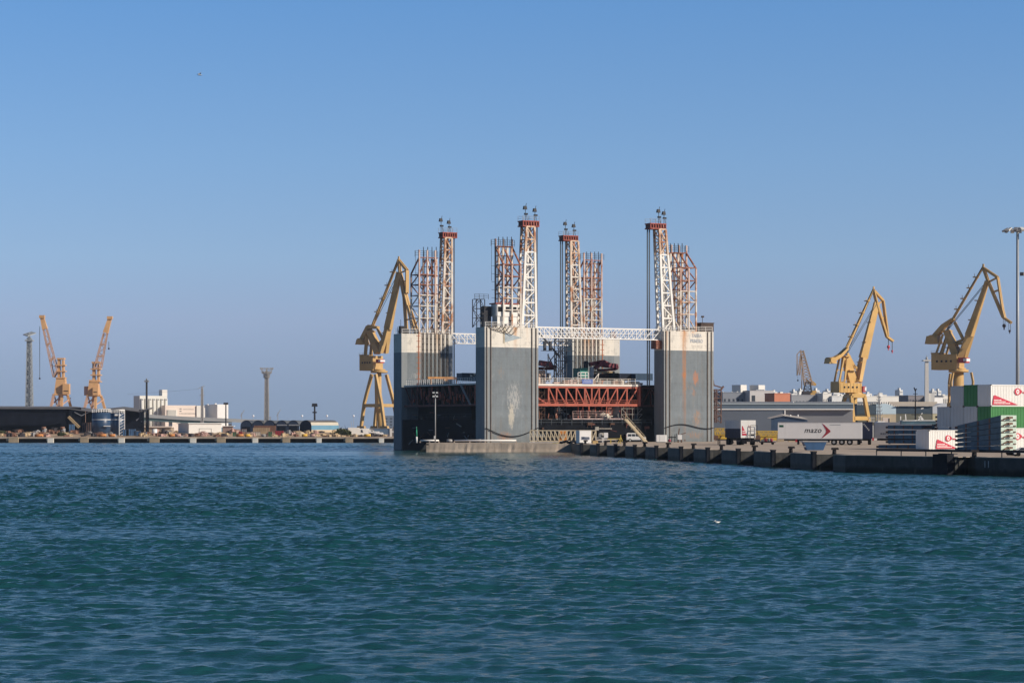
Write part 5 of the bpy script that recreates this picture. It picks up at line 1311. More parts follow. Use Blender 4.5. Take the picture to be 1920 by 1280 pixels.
def corr(L_, y, z0, z1, pitch=.28, dep=.05):
    """corrugated sheet along x on the plane y, folds pointing to -y"""
    n_ = int(L_ / pitch); xs = []
    for k in range(n_):
        x = k * L_ / n_; p = L_ / n_
        xs += [(x, y), (x + .3 * p, y), (x + .5 * p, y + dep), (x + .8 * p, y + dep)]
    xs.append((L_, y))
    vs = [(x, yy, z0) for x, yy in xs] + [(x, yy, z1) for x, yy in xs]; n2 = len(xs)
    return vs, [(i, i + 1, i + 1 + n2, i + n2) for i in range(n2 - 1)]
def container(label, p, rz, L_, h, m, logo=None, grp=None, ecol=None, W_=2.44, bird=False):
    t = thing('shipping_container', label, 'container', p, rz, grp)
    b = MB()
    vs, fs = corr(L_ - .2, .03, .14, h - .1); b.add([(x + .1, y, z) for x, y, z in vs], fs)
    b.box(.06, L_ - .06, .1, W_ - .04, .14, h - .03)
    b.build('side_panel', m, t)
    b = MB()
    for x in (0, L_ - .14):
        for y in (0, W_ - .14): b.box(x, x + .14, y, y + .14, 0, h)
    for z in (0, h - .12):
        b.box(.14, L_ - .14, 0, .1, z, z + .12); b.box(0, .1, .14, W_ - .14, z, z + .12); b.box(L_ - .1, L_, .14, W_ - .14, z, z + .12)
    b.build('frame', m, t)
    b = MB()
    for x in (-.01, L_ - .17):
        for y in (-.01, W_ - .17):
            for z in (-.003, h - .12): b.box(x, x + .18, y, y + .18, z, z + .122)
    b.build('corner_casting', m_corner, t)
    b = MB()
    for y in (.62, 1.22, 1.82): b.bar((-.03, y, .15), (-.03, y, h - .15), .05)
    b.box(-.02, 0.03, .15, W_ - .15, .14, h - .13); b.build('end_door', ecol or m, t)
    if logo:
        x0, w_, hh = logo
        b = MB().plate([(x0, .2), (x0 + w_, .2), (x0 + w_ * .10, .2 + hh), (x0 + w_ * .05, .2 + hh * .97)], -.045, -.02); lg = b.build('red_triangle', m_logo, t)
        b = MB()
        for k, (a_, ln) in enumerate(((.12, .5), (.25, .62), (.38, .35))):
            z = .2 + hh * (.12 + .17 * k); xa = x0 + w_ * .06
            r_ = random.Random(k); x = xa; e_ = xa + w_ * (.62 - .17 * k)
            while x < e_: ww = r_.uniform(.12, .3); b.box(x, x + ww, -.06, -.05, z, z + hh * .08); x += ww + .05
        b.build('white_strapline', m_white, lg)
    if bird:
        x0, z0, k = bird; b = MB()
        el = [(x0 + .62 * k * math.cos(a) * (1.0 if math.cos(a) < 0 else 1.35), z0 + .5 * k * math.sin(a) * (1 - .35 * max(0, math.cos(a)))) for a in np.linspace(0, 2 * math.pi, 18, endpoint=False)]
        b.plate(el, -.045, -.02); b.plate([(x0 + .95 * k, z0 - .02 * k), (x0 + 1.05 * k, z0 - .2 * k), (x0 + 1.75 * k, z0 - .24 * k), (x0 + 1.72 * k, z0 - .10 * k), (x0 + 1.2 * k, z0 - .02 * k)], -.045, -.02)
        lg = b.build('round_emblem', m_logo, t)
        b = MB(); b.plate([(x0 + .30 * k * math.cos(a), z0 + .34 * k * math.sin(a)) for a in np.linspace(0, 2 * math.pi, 14, endpoint=False)], -.055, -.046); g2 = b.build('emblem_disc', m_white, lg)
        b = MB(); b.plate([(x0 + .10 * k * math.cos(a), z0 + .16 * k * math.sin(a)) for a in np.linspace(0, 2 * math.pi, 10, endpoint=False)], -.065, -.056); b.build('emblem_core', m_logo, lg)
    return t
SX, SY = gx(1858, 14.3), F / 14.3
ca, sa = math.cos(rad(RZC)), math.sin(rad(RZC)); HC = 2.86
def slot(o_, lev): return (SX - sa * 2.52 * o_, SY + ca * 2.52 * o_, QZ + .004 + HC * lev)
grp = 'containers in the three-high stack'
container('white container with red triangle and round emblem, top front of the stack', slot(0, 2), RZC, 12.19, HC - .01, m_cw, (.25, 4.7, 1.25), grp, None, bird=(4.9, 1.95, .95))
container('dark green container end on the top row of the stack, between two white ends', slot(1, 2), RZC, 12.19, HC - .01, m_cg, None, grp)
container('white container end at the left of the top row of the stack', slot(2, 2), RZC, 12.19, HC - .12, m_cgrey, None, grp)
container('bright green ribbed container in the middle row, under the white one with emblem', slot(0, 1), RZC, 12.19, HC - .01, m_cg, None, grp)
container('white container end in the middle row, next to the green one', slot(1, 1), RZC, 12.19, HC - .01, m_cgrey, None, grp)
container('white container end in the middle row, second from the left', slot(2, 1), RZC, 12.19, HC - .01, m_cgrey, None, grp)
container('white container end at the left of the middle row, above the dark flat racks', slot(3, 1), RZC, 12.19, HC - .01, m_cgrey, None, grp)
container('white container at the bottom front of the stack, emblem at the right frame edge', slot(0, 0), RZC, 12.19, HC - .01, m_cw, None, grp, bird=(4.9, 1.75, .95))
for k in (1, 2, 3):
    container('white container in the bottom row behind the flat racks of the stack', slot(k, 0), RZC, 12.19, HC - .01, m_cgrey, None, grp)
container('single short white container with red triangle standing before the stack', (gx(1742, 14.6), F / 14.6, QZ + .004), RZC, 6.06, 2.59, m_cw, (1.15, 3.9, 1.2), None, None, bird=(3.35, 1.55, .82))

# flat racks: folded steel platforms stacked on each other
m_rack = mat('rack_pale_green', (.46, .56, .48), .65, .18, 1.2, rust=.15, rustcol=(.22, .13, .08), rscale=2.)
m_rackd = mat('rack_shaded_teal', (.065, .125, .17), .6, .25, 1., rust=.1, rustcol=(.12, .07, .05))  # shaded sides of the green racks are painted this darker teal
m_rackb = mat('rack_black', (.022, .024, .03), .6, .3, 1.)
m_brk = mat('rack_bracket_rust', (.14, .075, .05), .7, .3, 2.)
def flat_rack(label, p, rz, W_, L_, h0, h1, z0, z1, m, ms, grp):
    """x across (lit end), y along; h0/z0 at the near end, h1/z1 at the far end"""
    t = thing('flat_rack', label, 'flat rack', p, rz, grp)
    b = MB()
    for x in (0, W_ - .25):
        b.add([(x, 0, z0), (x + .25, 0, z0), (x + .25, L_, z1), (x, L_, z1), (x, 0, z0 + h0 * .93), (x + .25, 0, z0 + h0 * .93), (x + .25, L_, z1 + h1 * .93), (x, L_, z1 + h1 * .93)], [(0, 3, 2, 1), (4, 5, 6, 7), (0, 1, 5, 4), (1, 2, 6, 5), (2, 3, 7, 6), (3, 0, 4, 7)])
    b.add([(.25, .1, z0 + h0 * .45), (W_ - .25, .1, z0 + h0 * .45), (W_ - .25, L_, z1 + h1 * .45), (.25, L_, z1 + h1 * .45)], [(0, 1, 2, 3)])
    b.build('side_beam', ms, t)
    b = MB(); b.box(-.02, W_ + .02, -.12, 0, z0 + h0 * .03, z0 + h0 * .93); b.build('end_wall', m, t)
    b = MB(); b.box(W_ * .35, W_ * .62, -.5, -.1, z0 + h0 * .38, z0 + h0 * .72); b.bar((W_ * .12, -.3, z0 + h0 * .30), (W_ * .4, -.3, z0 + h0 * .62), .14); b.box(.02, W_ * .13, -.22, -.1, z0 + h0 * .02, z0 + h0 * .2); b.box(W_ * .8, W_ * .95, -.22, -.1, z0 + h0 * .1, z0 + h0 * .26); b.build('coupling', m_brk, t)
    for f_ in (.25, .52, .8):
        y = L_ * f_; z = z0 + (z1 - z0) * f_; h_ = h0 + (h1 - h0) * f_; MB().box(-.05, 0, y - .12, y + .12, z, z + h_ * .8).build('stake_pocket', m_brk, t)
    MB().box(-.1, .25, L_, L_ + .35, z1 + h1 * .1, z1 + h1 * .7).build('hinge', m_brk, t)
    return t
rx, ry = gx(1876, 15.3), F / 15.3
ords = ('bottom', 'second', 'third', 'fourth', 'fifth', 'topmost')
for k in range(6):
    flat_rack(f'pale green flat rack, shaded side painted dark teal, {ords[k]} of the big tilted stack' + (' from below' if k not in (0, 5) else ''), (rx, ry, QZ), RZC, 2.6, 7.4, .74, .50, .05 + .74 * k, .05 + .535 * k, m_rack, m_rackd, 'flat racks in the tilted stack at right')
lx_, ly_ = gx(1727, 13.7), F / 13.7
ords = ('bottom', 'second', 'third', 'fourth', 'topmost')
for k in range(5):
    flat_rack(f'flat rack painted a shaded dark teal, {ords[k]} of the stack left of the short white container', (lx_ - (.35 if k == 0 else 0), ly_, QZ), RZC, 2.4, 6.6 if k else 8.0, .60, .50, .05 + .66 * k, .05 + .68 * k, m_rackd, m_rackd, 'flat racks in the dark stack beside the short container')
    if k == 4:
        pass
bx_, by_ = gx(1776, 13.0), F / 13.0
for k in range(8):
    flat_rack('black flat rack in the tall dark pile behind the short white container', (bx_, by_, QZ), RZC, 2.4, 3.3 + .25 * (k % 3) - .22 * k, .58, .52, .05 + .60 * k, .05 + .60 * k, m_rackb, m_rackb, 'black flat racks in the tall pile')
t = thing('steel_beam', 'long dark teal beam lying across the top of the dark flat racks', 'beam', (gx(1690, 13.6), F / 13.6, QZ + 3.32), 8)
MB().box(0, 4.9, 0, .5, .05, .45).build('web', m_rackd, t); MB().box(0, 4.9, -.06, .56, .45, .53).build('flange', m_rackd, t)

# road trailers
def wheels(t, xs, ys, r=.5):
    for x in xs:
        for y in ys:
            w_ = MB().tube((x, y, r), (x, y + .28, r), r, n=16).build('wheel', m_tyre, t)
            MB().tube((x, y - .02, r), (x, y, r), r * .45, n=10).build('hub', m_gsteel, w_)
t = thing('box_trailer', 'long white box trailer lettered mazo with a red chevron, parked on the quay', 'trailer', (gx(1458.5, 11.2), F / 11.2, QZ), -9.5)
LT = 13.9
m_tr = mat('trailer_white', (.80, .77, .73), .5, .04, .4, streak=.15, streakcol=(.45, .42, .38))
MB().box(0, LT, 0, 2.5, 1.05, 3.75).build('cargo_box', m_tr, t)
b = MB(); b.box(-.02, LT + .02, -.03, 2.53, 3.75, 3.85); b.box(0, LT, -.025, 0, 1.0, 1.12); b.build('roof_rail', m_gsteel, t)
b = MB(); b.box(LT, LT + .05, .02, 2.48, 1.1, 3.7); b.build('rear_door', m_white, t)
b = MB()
for y in (.6, 1.15, 1.35, 1.9): b.bar((LT + .08, y, 1.0), (LT + .08, y, 3.7), .05)
b.build('door_bar', m_grey, t)
b = MB(); b.box(1.0, LT, .5, 2.0, .75, 1.0); b.box(3.2, 3.5, .3, .5, .1, 1.0); b.box(3.2, 3.5, 1.9, 2.1, .1, 1.0); b.box(5.0, 8.6, .1, .5, .45, .95); b.box(LT - .2, LT, .1, 2.4, .35, .7); b.build('chassis', m_chas, t)
wheels(t, (9.3, 10.6, 11.9), (.05, 2.1)); MB().box(2.9, 3.2, .05, .3, .5, 1.0).build('reflector', m_red, t)
MB().box(.25, .95, -.02, 0, 3.0, 3.35).build('green_plate', mat('dark_green_plate', (.02, .09, .05)), t)
MB().box(8.6, 10.4, -.015, 0, 3.35, 3.42).build('vent_slot', m_grey, t)
text('lettering', 'mazo', 1.25, mat('lettering_black', (.035, .035, .04), .5), t, (4.35, -.006, 2.08), (rad(90), 0, 0), shear=.28, ext=.004, bold=.018, sx=1.0)
b = MB(); b.plate([(7.35, 3.62), (7.75, 3.35), (8.72, 2.42), (8.72, 2.2), (7.45, 1.22), (7.25, 1.18), (7.95, 2.05), (8.02, 2.32), (7.95, 2.6)], -.025, 0); b.build('chevron', mat('chevron_red', (.34, .03, .045)), t)
t = thing('curtain_trailer', 'navy trailer end with slanting white letters between two white trailers', 'trailer', (gx(1607.5, 11.0), F / 11.0, QZ), -4)
MB().box(0, 2.6, 0, 12, 1.0, 3.9).build('cargo_box', mat('trailer_navy', (.016, .020, .045), .5, .2, 1.), t)
b = MB(); b.box(.15, 2.4, .2, 12, .7, 1.0); b.build('chassis', m_chas, t)
b = MB()
for k in range(5): b.plate([(1.0 + .2 * k, 3.42 - .24 * k), (1.16 + .2 * k, 3.32 - .24 * k), (1.26 + .2 * k, 3.55 - .24 * k), (1.1 + .2 * k, 3.66 - .24 * k)], -.02, 0)
b.build('slanting_letters', m_gsteel, t)
for x in (.1, 1.9): MB().tube((x, 1.2, .5), (x + .5, 1.2, .5), .5, n=14).build('wheel', m_tyre, t)
MB().poly([(.5, -.1, 1.0), (.75, -.15, .8), (.95, -.15, .4)], .04).build('air_hose', m_gsteel, t)
MB().box(2.5, 2.8, -.15, 0, .7, 1.2).build('tail_lamp', m_red, t)
t = thing('box_trailer', 'plain grey-white box trailer half hidden behind the dark flat racks', 'trailer', (gx(1638, 10.8), F / 10.8, QZ), -22)
MB().box(0, 13.0, 0, 2.5, 1.05, 3.85).build('cargo_box', m_cgrey, t)
b = MB(); b.box(.5, 13, .4, 2.1, .7, 1.05); b.box(2.6, 2.9, .2, .4, 0.1, .9); b.box(0, .1, -.01, 2.5, 1.05, 3.8); b.build('chassis', m_chas, t)
wheels(t, (8.5, 9.8, 11.1), (.1, 2.1))
b = MB(); r_ = random.Random(2)
for k in range(8): b.box(1.2 + k * .42, 1.2 + k * .42 + r_.uniform(.15, .35), -.02, 0, 1.75, 2.0)
b.box(1.2, 4.4, -.014, 0, 1.72, 1.752); b.build('faint_lettering', m_grey, t)
# reefer box on a chassis
t = thing('container_trailer', 'container on a black chassis, white lit end with red triangle, two-tone side', 'trailer', (gx(1389, 11.2), F / 11.2, QZ), 7)
W_, D_ = 2.55, 12.2
MB().box(0, W_, 0, D_, 1.2, 4.15).build('end_wall', m_cw, t)
vs, fs = corr(D_, 0, 2.75, 4.15, .35, .06); b = MB().add([(-.02 - y, x, z) for x, y, z in vs], [tuple(reversed(f)) for f in fs]); b.build('upper_side', m_cgrey, t)
vs, fs = corr(D_, 0, 1.2, 2.75, .35, .06); b = MB().add([(-.025 - y, x, z) for x, y, z in vs], [tuple(reversed(f)) for f in fs]); b.build('lower_side', m_navyc, t)
b = MB().plate([(.22, 1.62), (1.05, 1.62), (.30, 3.2), (.22, 3.2)], -.03, 0); lg = b.build('red_triangle', m_logo, t)
b = MB(); b.box(.28, .68, -.04, -.031, 2.25, 2.4); b.box(.28, .85, -.04, -.031, 1.95, 2.08); b.build('white_strapline', m_white, lg)
b = MB(); b.plate([(1.35, 3.35), (1.5, 3.2), (1.75, 2.6), (1.65, 2.6), (1.45, 3.1)], -.03, 0); b.plate([(1.25, 3.0), (1.4, 2.95), (1.35, 3.3)], -.03, 0); b.build('faded_emblem', mat('faded_pink', (.6, .38, .36)), t)
b = MB(); b.box(.2, W_ - .2, .3, D_, .75, 1.2); b.box(-.6, W_ + .9, .4, .8, .55, .95); b.box(.3, 1.1, .2, .8, .2, .9); b.build('chassis', m_chas, t)
for x in (-.1, 2.2):
    for y in (1.2, 2.5, 9.5, 10.8): MB().tube((x, y, .52), (x + .4, y, .52), .52, n=14).build('wheel', m_tyre, t)
b = MB()
for z in (1.9, 2.6, 3.3): b.bar((1.6, -.25, z), (2.75, -.25, z), .06)
for x in (1.6, 2.75): b.bar((x, -.25, .4), (x, -.25, 3.3), .06)
b.bar((1.6, -.25, 2.7), (1.25, -.4, .4), .06); b.bar((2.75, -.25, 2.2), (3.2, -.4, .4), .06); b.box(1.75, 2.3, -.06, 0, 1.55, 1.8); b.build('ladder', m_dark, t)
t = thing('flatbed_trailer', 'low empty flatbed trailer parked left of the container on its chassis', 'trailer', (gx(1346, 10.8), F / 10.8, QZ), 4)
MB().box(0, 2.9, 0, 1.8, .72, .92).build('bed', m_chas, t); MB().box(.0, .14, .1, .3, 0, .72).build('leg', m_chas, t); MB().box(.3, .44, .1, .3, 0, .72).build('leg', m_chas, t)
for y in (.1, 1.4): MB().tube((2.4, y, .4), (2.4, y + .25, .4), .4, n=12).build('wheel', m_tyre, t)
t = thing('red_cart', 'small cart with red and orange drums right of the container chassis', 'cart', (gx(1428, 11.0), F / 11.0, QZ), 0)
MB().box(-.3, 2.4, 0, 1.2, .35, .5).build('bed', m_chas, t)
for k, c in enumerate((.2, .75, 1.3, 1.7)): MB().tube((c, .5, .5), (c, .5, 1.1 if k else .9), .26, n=12).build('drum', m_logod if k % 2 else m_grey, t)
for x in (.1, 1.9): MB().tube((x, .1, .25), (x, .25, .25), .25, n=10).build('wheel', m_tyre, t)
# skip, boxes, car
t = thing('waste_skip', 'blue tapered waste skip on the quay edge below the mazo trailer', 'skip', (gx(1526, 14.8), F / 14.8, QZ), 4)
m_skip = mat('skip_blue', (.035, .09, .19), .5, .18, 1.2, rust=.1, rustcol=(.15, .08, .05))
b = MB().plate([(-1.0, 0.08), (1.05, .08), (1.5, 1.15), (-1.45, 1.15)], -.8, .8); b.build('body', m_skip, t)
b = MB(); b.box(-1.6, 1.62, -.86, -.72, 1.12, 1.26); b.box(-1.6, 1.62, .72, .86, 1.12, 1.26); b.box(1.48, 1.62, -.72, .72, 1.12, 1.26); b.box(-1.6, -1.46, -.72, .72, 1.12, 1.26); b.box(-1.72, -1.2, -.84, -.8, .5, .6); b.build('rim', m_gsteel, t)
MB().box(-1.3, 1.2, -.7, .7, 1.15, 1.22).build('rubbish', m_apron, t)
t = thing('white_cabinet', 'white rounded cabinet standing at the foot of the right dock tower', 'cabinet', (gx(1230, 9.6), F / 9.6, QZ), 0)
MB().box(0, 2.05, 0, 1.2, .12, 1.5, bevel=.12).build('case', m_white, t); MB().box(.1, 1.9, .1, 1.1, 0, .12).build('skid', m_dark, t); MB().box(.7, .74, -.012, 0, .2, 1.4).build('seam', m_grey, t)
t = thing('pump_unit', 'small white pump unit with rusty fittings before the right dock tower', 'pump', (gx(1275, 9.5), F / 9.5, QZ), 0)
MB().box(-.4, .4, 0, .6, .55, 1.5).build('tank', m_white, t); b = MB(); b.tube((-.35, .3, 0), (-.35, .3, .6), .15); b.tube((.3, .3, .0), (.3, .3, .6), .15); b.bar((-.3, .2, 1.5), (-.1, .2, 2.8), .18); b.bar((.2, .2, 1.6), (1.2, .2, 1.9), .14); b.box(.8, 1.1, 0, .4, .3, .5); b.build('fitting', m_brk, t)
t = thing('hose_rack', 'dark hose rack with a red bundle left of the white pump', 'hose rack', (gx(1259, 9.5), F / 9.5, QZ), 0)
b = MB()
for x in (-.5, 0, .6, .9): b.bar((x, .3, 0), (x + .1, .3, 1.3 + x * .5), .12)
b.box(-.6, 1.0, .4, .6, .9, 1.1); b.build('rack', m_dark, t); MB().ball((-.4, 0, .35), .33, 8, 6, .9).build('bundle', m_logod, t)
t = thing('white_car', 'white car at the right frame edge behind the quay guard rail', 'car', (gx(1924, 18.3), F / 18.3, QZ), -8)
prof_ = [(-2.0, .35), (2.0, .35), (2.05, .75), (1.3, .95), (.6, 1.42), (-.9, 1.46), (-1.7, 1.0), (-2.05, .9)]
b = MB().plate([(x * .62, z * .62 + .02) for x, z in prof_], -.55, .55); b.build('body', m_white, t)
MB().plate([(x * .62, z * .62 + .02) for x, z in ((-1.3, 1.0), (1.0, 1.0), (.5, 1.36), (-.85, 1.38))], -.56, .56).build('window', m_winw, t)
for x in (-.8, .8):
    for y in (-.56, .45): MB().tube((x, y, .22), (x, y + .12, .22), .22, n=14).build('wheel', m_tyre, t)
MB().box(-1.28, -1.22, -.45, -.25, .45, .55).build('headlight', m_lampw, t)
t = thing('hand_truck', 'black rubber wheeled trolley lying beneath the tilted flat racks', 'trolley', (gx(1894, 18.2), F / 18.2, QZ), 0)
b = MB().plate([(-.55, .55), (-.25, .08), (.35, .05), (.6, .5)], -.3, .3); b.build('body', m_tyre, t); MB().tube((.55, -.2, .2), (.55, .2, .2), .2, n=12).build('wheel', m_tyre, t)
# bollards along the first stretch of quay
m_bol = mat('bollard_iron', (.035, .030, .030), .6, .3, 2.)
def bollard(p, lab, grp='mooring bollards along the quay edge'):
    t = thing('mooring_bollard', lab, 'bollard', p, 0, grp)
    MB().tube((0, 0, 0), (0, 0, .62), .24, .2, 12).build('post', m_bol, t)
    b = MB().box(-.34, .46, -.3, .3, .52, .76, (.05, .05)); b.build('head', m_bol, t); MB().tube((0, 0, 0), (0, 0, .06), .4, n=12).build('base', m_bol, t)
for x in (1116, 1154, 1190, 1228, 1272, 1320, 1373, 1435, 1504, 1586):
    s_ = 10.85 + .0138 * (x - 1096.5) - .35
    q_ = Vector((gx(x, s_), gy(s_))); a = (q_ - P0).dot(d1); q_ = P0 + d1 * a - n1 * 1.0
    bollard((q_.x, q_.y, QZ), 'squat black mooring bollard on the quay edge above a fender recess')
q_ = seg2(1813) - n2 * .9
bollard((q_.x, q_.y, QZ), 'black mooring bollard with its rusty base right of the big fender block', None)
# guard rail on posts
t = thing('guard_rail', 'long dark horizontal guard rail on short posts along the near quay edge', 'guard rail', (0, 0, 0), 0)
rl = [seg2(x) - n2 * 1.5 for x in (1622, 1668, 1714, 1762, 1808, 1856, 1905, 1950)]
b = MB()
for p, q_ in zip(rl, rl[1:]): b.bar((p.x, p.y, QZ + .62), (q_.x, q_.y, QZ + .62), .12, .26)
b.build('rail', m_dark, t)
for p in rl: MB().bar((p.x, p.y, QZ), (p.x, p.y, QZ + .55), .10).build('post', m_dark, t)
# high floodlight masts at the right edge
t = thing('floodlight_mast', 'very tall grey pole with a ring of floodlights at the right edge', 'mast', (gx(1908, 13.2), F / 13.2, QZ), 0)
H = gz(431, 13.2) - QZ
MB().tube((0, 0, 0), (0, 0, H), .30, .19, 16).build('pole', mat('pole_grey', (.33, .35, .37), .4, .05, .5), t)
b = MB(); K = 24
for k in range(K):
    a, c = 2 * math.pi * k / K, 2 * math.pi * (k + 1) / K
    b.bar((1.5 * math.cos(a), 1.5 * math.sin(a), H), (1.5 * math.cos(c), 1.5 * math.sin(c), H), .14)
for k in range(6): a = math.pi * k / 3; b.bar((0, 0, H - .3), (1.5 * math.cos(a), 1.5 * math.sin(a), H), .1)
b.box(-.3, .3, -.3, .3, H - .2, H + .35); b.build('ring', m_grey, t)
for k in range(12):
    a = 2 * math.pi * (k + .3) / 12; c_, s_ = math.cos(a), math.sin(a)
    b = MB(); p = Vector((1.75 * c_, 1.75 * s_, H - .05)); b.bar(p - Vector((.25 * c_, .25 * s_, -.22)), p + Vector((.42 * c_, .42 * s_, -.16)), .5, .22); b.build('floodlight', m_cgrey if k % 2 else m_grey, t)
t = thing('floodlight_mast', 'second floodlight mast with only its lamp tip showing at the right edge', 'mast', (gx(1934, 11.5), F / 11.5, QZ), 0)
H = gz(514, 11.5) - QZ
MB().tube((0, 0, 0), (0, 0, H), .28, .18, 12).build('pole', m_gsteel, t); b = MB(); b.box(-1.7, 1.7, -.2, .2, H - .1, H + .1); b.build('ring', m_grey, t)
for x in (-1.6, -1.1, 1.1, 1.6): MB().box(x - .25, x + .25, -.4, .2, H - .25, H + .3).build('floodlight', m_cgrey if x > -1.5 else m_dark, t)

# yellow pontoon girders lying behind the quay
m_ygird = mat('girder_yellow', (.58, .38, .05), .6, .12, .8, rust=.1, rustcol=(.2, .1, .03))
for (xa, xb, y0, y1, lab) in ((1341, 1366, 803, 824, 'short yellow lattice girder between right dock tower and container chassis'), (1419, 1459, 808, 829, 'longer yellow lattice girder left of the mazo trailer')):
    s = 8.6; t = thing('yellow_girder', lab, 'girder', ground(xa, s), 0); L_ = (xb - xa) / s; z0, z1 = gz(y1, s) - QZ, gz(y0, s) - QZ
    MB().box(0, L_, 0, .4, max(z0, .1), z1 * .55).build('plate', m_ygird, t)
    b = MB().truss((0, -.1, z1 * .5), (L_, -.1, z1 * .5), z1 * .5, max(5, int(L_ / .5)), .16, .1); b.truss((0, 1.6, z1 * .5), (L_, 1.6, z1 * .5), z1 * .5, max(5, int(L_ / .5)), .16, .1); b.build('lattice', m_ygird, t)
    b = MB().tube((L_ * .05, -.2, .7), (L_ * .05, .2, .7), .6, n=14); b.bar((L_ * .3, -.12, .2), (L_ * .5, -.12, 1.2), .12); b.build('pulley', m_brk, t)
t = thing('stone_blocks', 'pair of pale stone blocks beside the longer yellow girder', 'stone', ground(1457, 9.2), 0)
MB().box(0, 1.5, 0, 1, 0, 1.4, (.1, .1)).build('block', m_blk, t); MB().box(2.3, 4.6, 0, 1, 0, .85, (.1, .1)).build('slab', m_blk, t)

# sheds and warehouses behind
m_bgw = mat('warehouse_blue_grey', (.115, .137, .170), .7, .07, .08)
m_bgw2 = mat('warehouse_band_blue', (.11, .155, .20), .6, .06, .1)
m_pale = mat('pale_roof_edge', (.34, .40, .42), .6, .08, .2)
m_lblue = mat('gable_sunlit_blue', (.62, .76, .82), .7, .05, .1)  # raised paler so the gable looks sunlit
m_dkband = mat('warehouse_shaded_band', (.055, .085, .115), .6, .1, .1)  # shade on the shed flank is put into this dark band
m_olive = mat('warehouse_olive', (.17, .165, .12), .7, .1, .1)
def bld(label, cat, xa, xb, s, yt, depth, rz, m, name, wins=None, roof=None, parapet=.35, base=None):
    t = thing(name, label, cat, ground(xa, s), rz); c = math.cos(rad(rz)); L_ = (xb - xa) / s / c; H = gz(yt, s) - QZ
    MB().box(0, L_, 0, depth, 0, H).build('wall', m, t)
    b = MB()
    if roof != 'none':
        b.box(-.15, L_ + .15, -.15, .12, H, H + parapet); b.box(-.15, L_ + .15, depth - .12, depth + .15, H, H + parapet); b.box(-.15, .12, .12, depth - .12, H, H + parapet); b.box(L_ - .12, L_ + .15, .12, depth - .12, H, H + parapet); b.build('parapet', roof or m, t)
    if wins:
        nx, nz, wf, hf = wins; b = MB()
        for i in range(nx):
            for j in range(nz):
                xc = L_ * (i + .5) / nx; zc = H * (j + .55) / nz; b.box(xc - L_ * wf / nx / 2, xc + L_ * wf / nx / 2, -.07, 0.02, zc - H * hf / nz / 2, zc + H * hf / nz / 2)
        b.build('window', m_winw, t)
    return t, L_, H
s = 5.6
t = thing('long_warehouse', 'long blue-grey warehouse with a white stripe behind the trailers', 'warehouse', ground(1300, s), 0)
def lx(x): return (x - 1300) / s
def lz(y): return gz(y, s) - QZ
MB().box(0, lx(1470.5), 0, 18, 0, lz(767)).build('wall', m_bgw, t)
MB().box(lx(1473), lx(1600), 1.2, 18, 0, lz(767)).build('set_back_wall', mat('warehouse_light_grey', (.20, .205, .22), .7, .07, .08), t)
MB().box(lx(1470.5), lx(1473), -.2, 1.2, 0, lz(767)).build('white_post', m_white, t)
MB().box(0, lx(1600), -.3, 18, lz(768), lz(766)).build('white_stripe', m_white, t)
MB().box(0, lx(1600), -.2, 18, lz(766), lz(758.3)).build('blue_band', m_bgw2, t)
MB().box(0, lx(1600), -.45, 18, lz(758.3), lz(755.6)).build('pale_edge', m_pale, t)
b = MB(); b.add([(0, -.2, lz(755.6)), (lx(1600), -.2, lz(755.6)), (lx(1600), 12, lz(752)), (0, 12, lz(752))], [(0, 1, 2, 3)]); b.build('roof', mat('warehouse_roof', (.20, .215, .235), .8, .08, .1), t)
MB().box(lx(1488), lx(1490), 2, 3, lz(754.5), lz(752)).build('roof_vent', m_white, t)
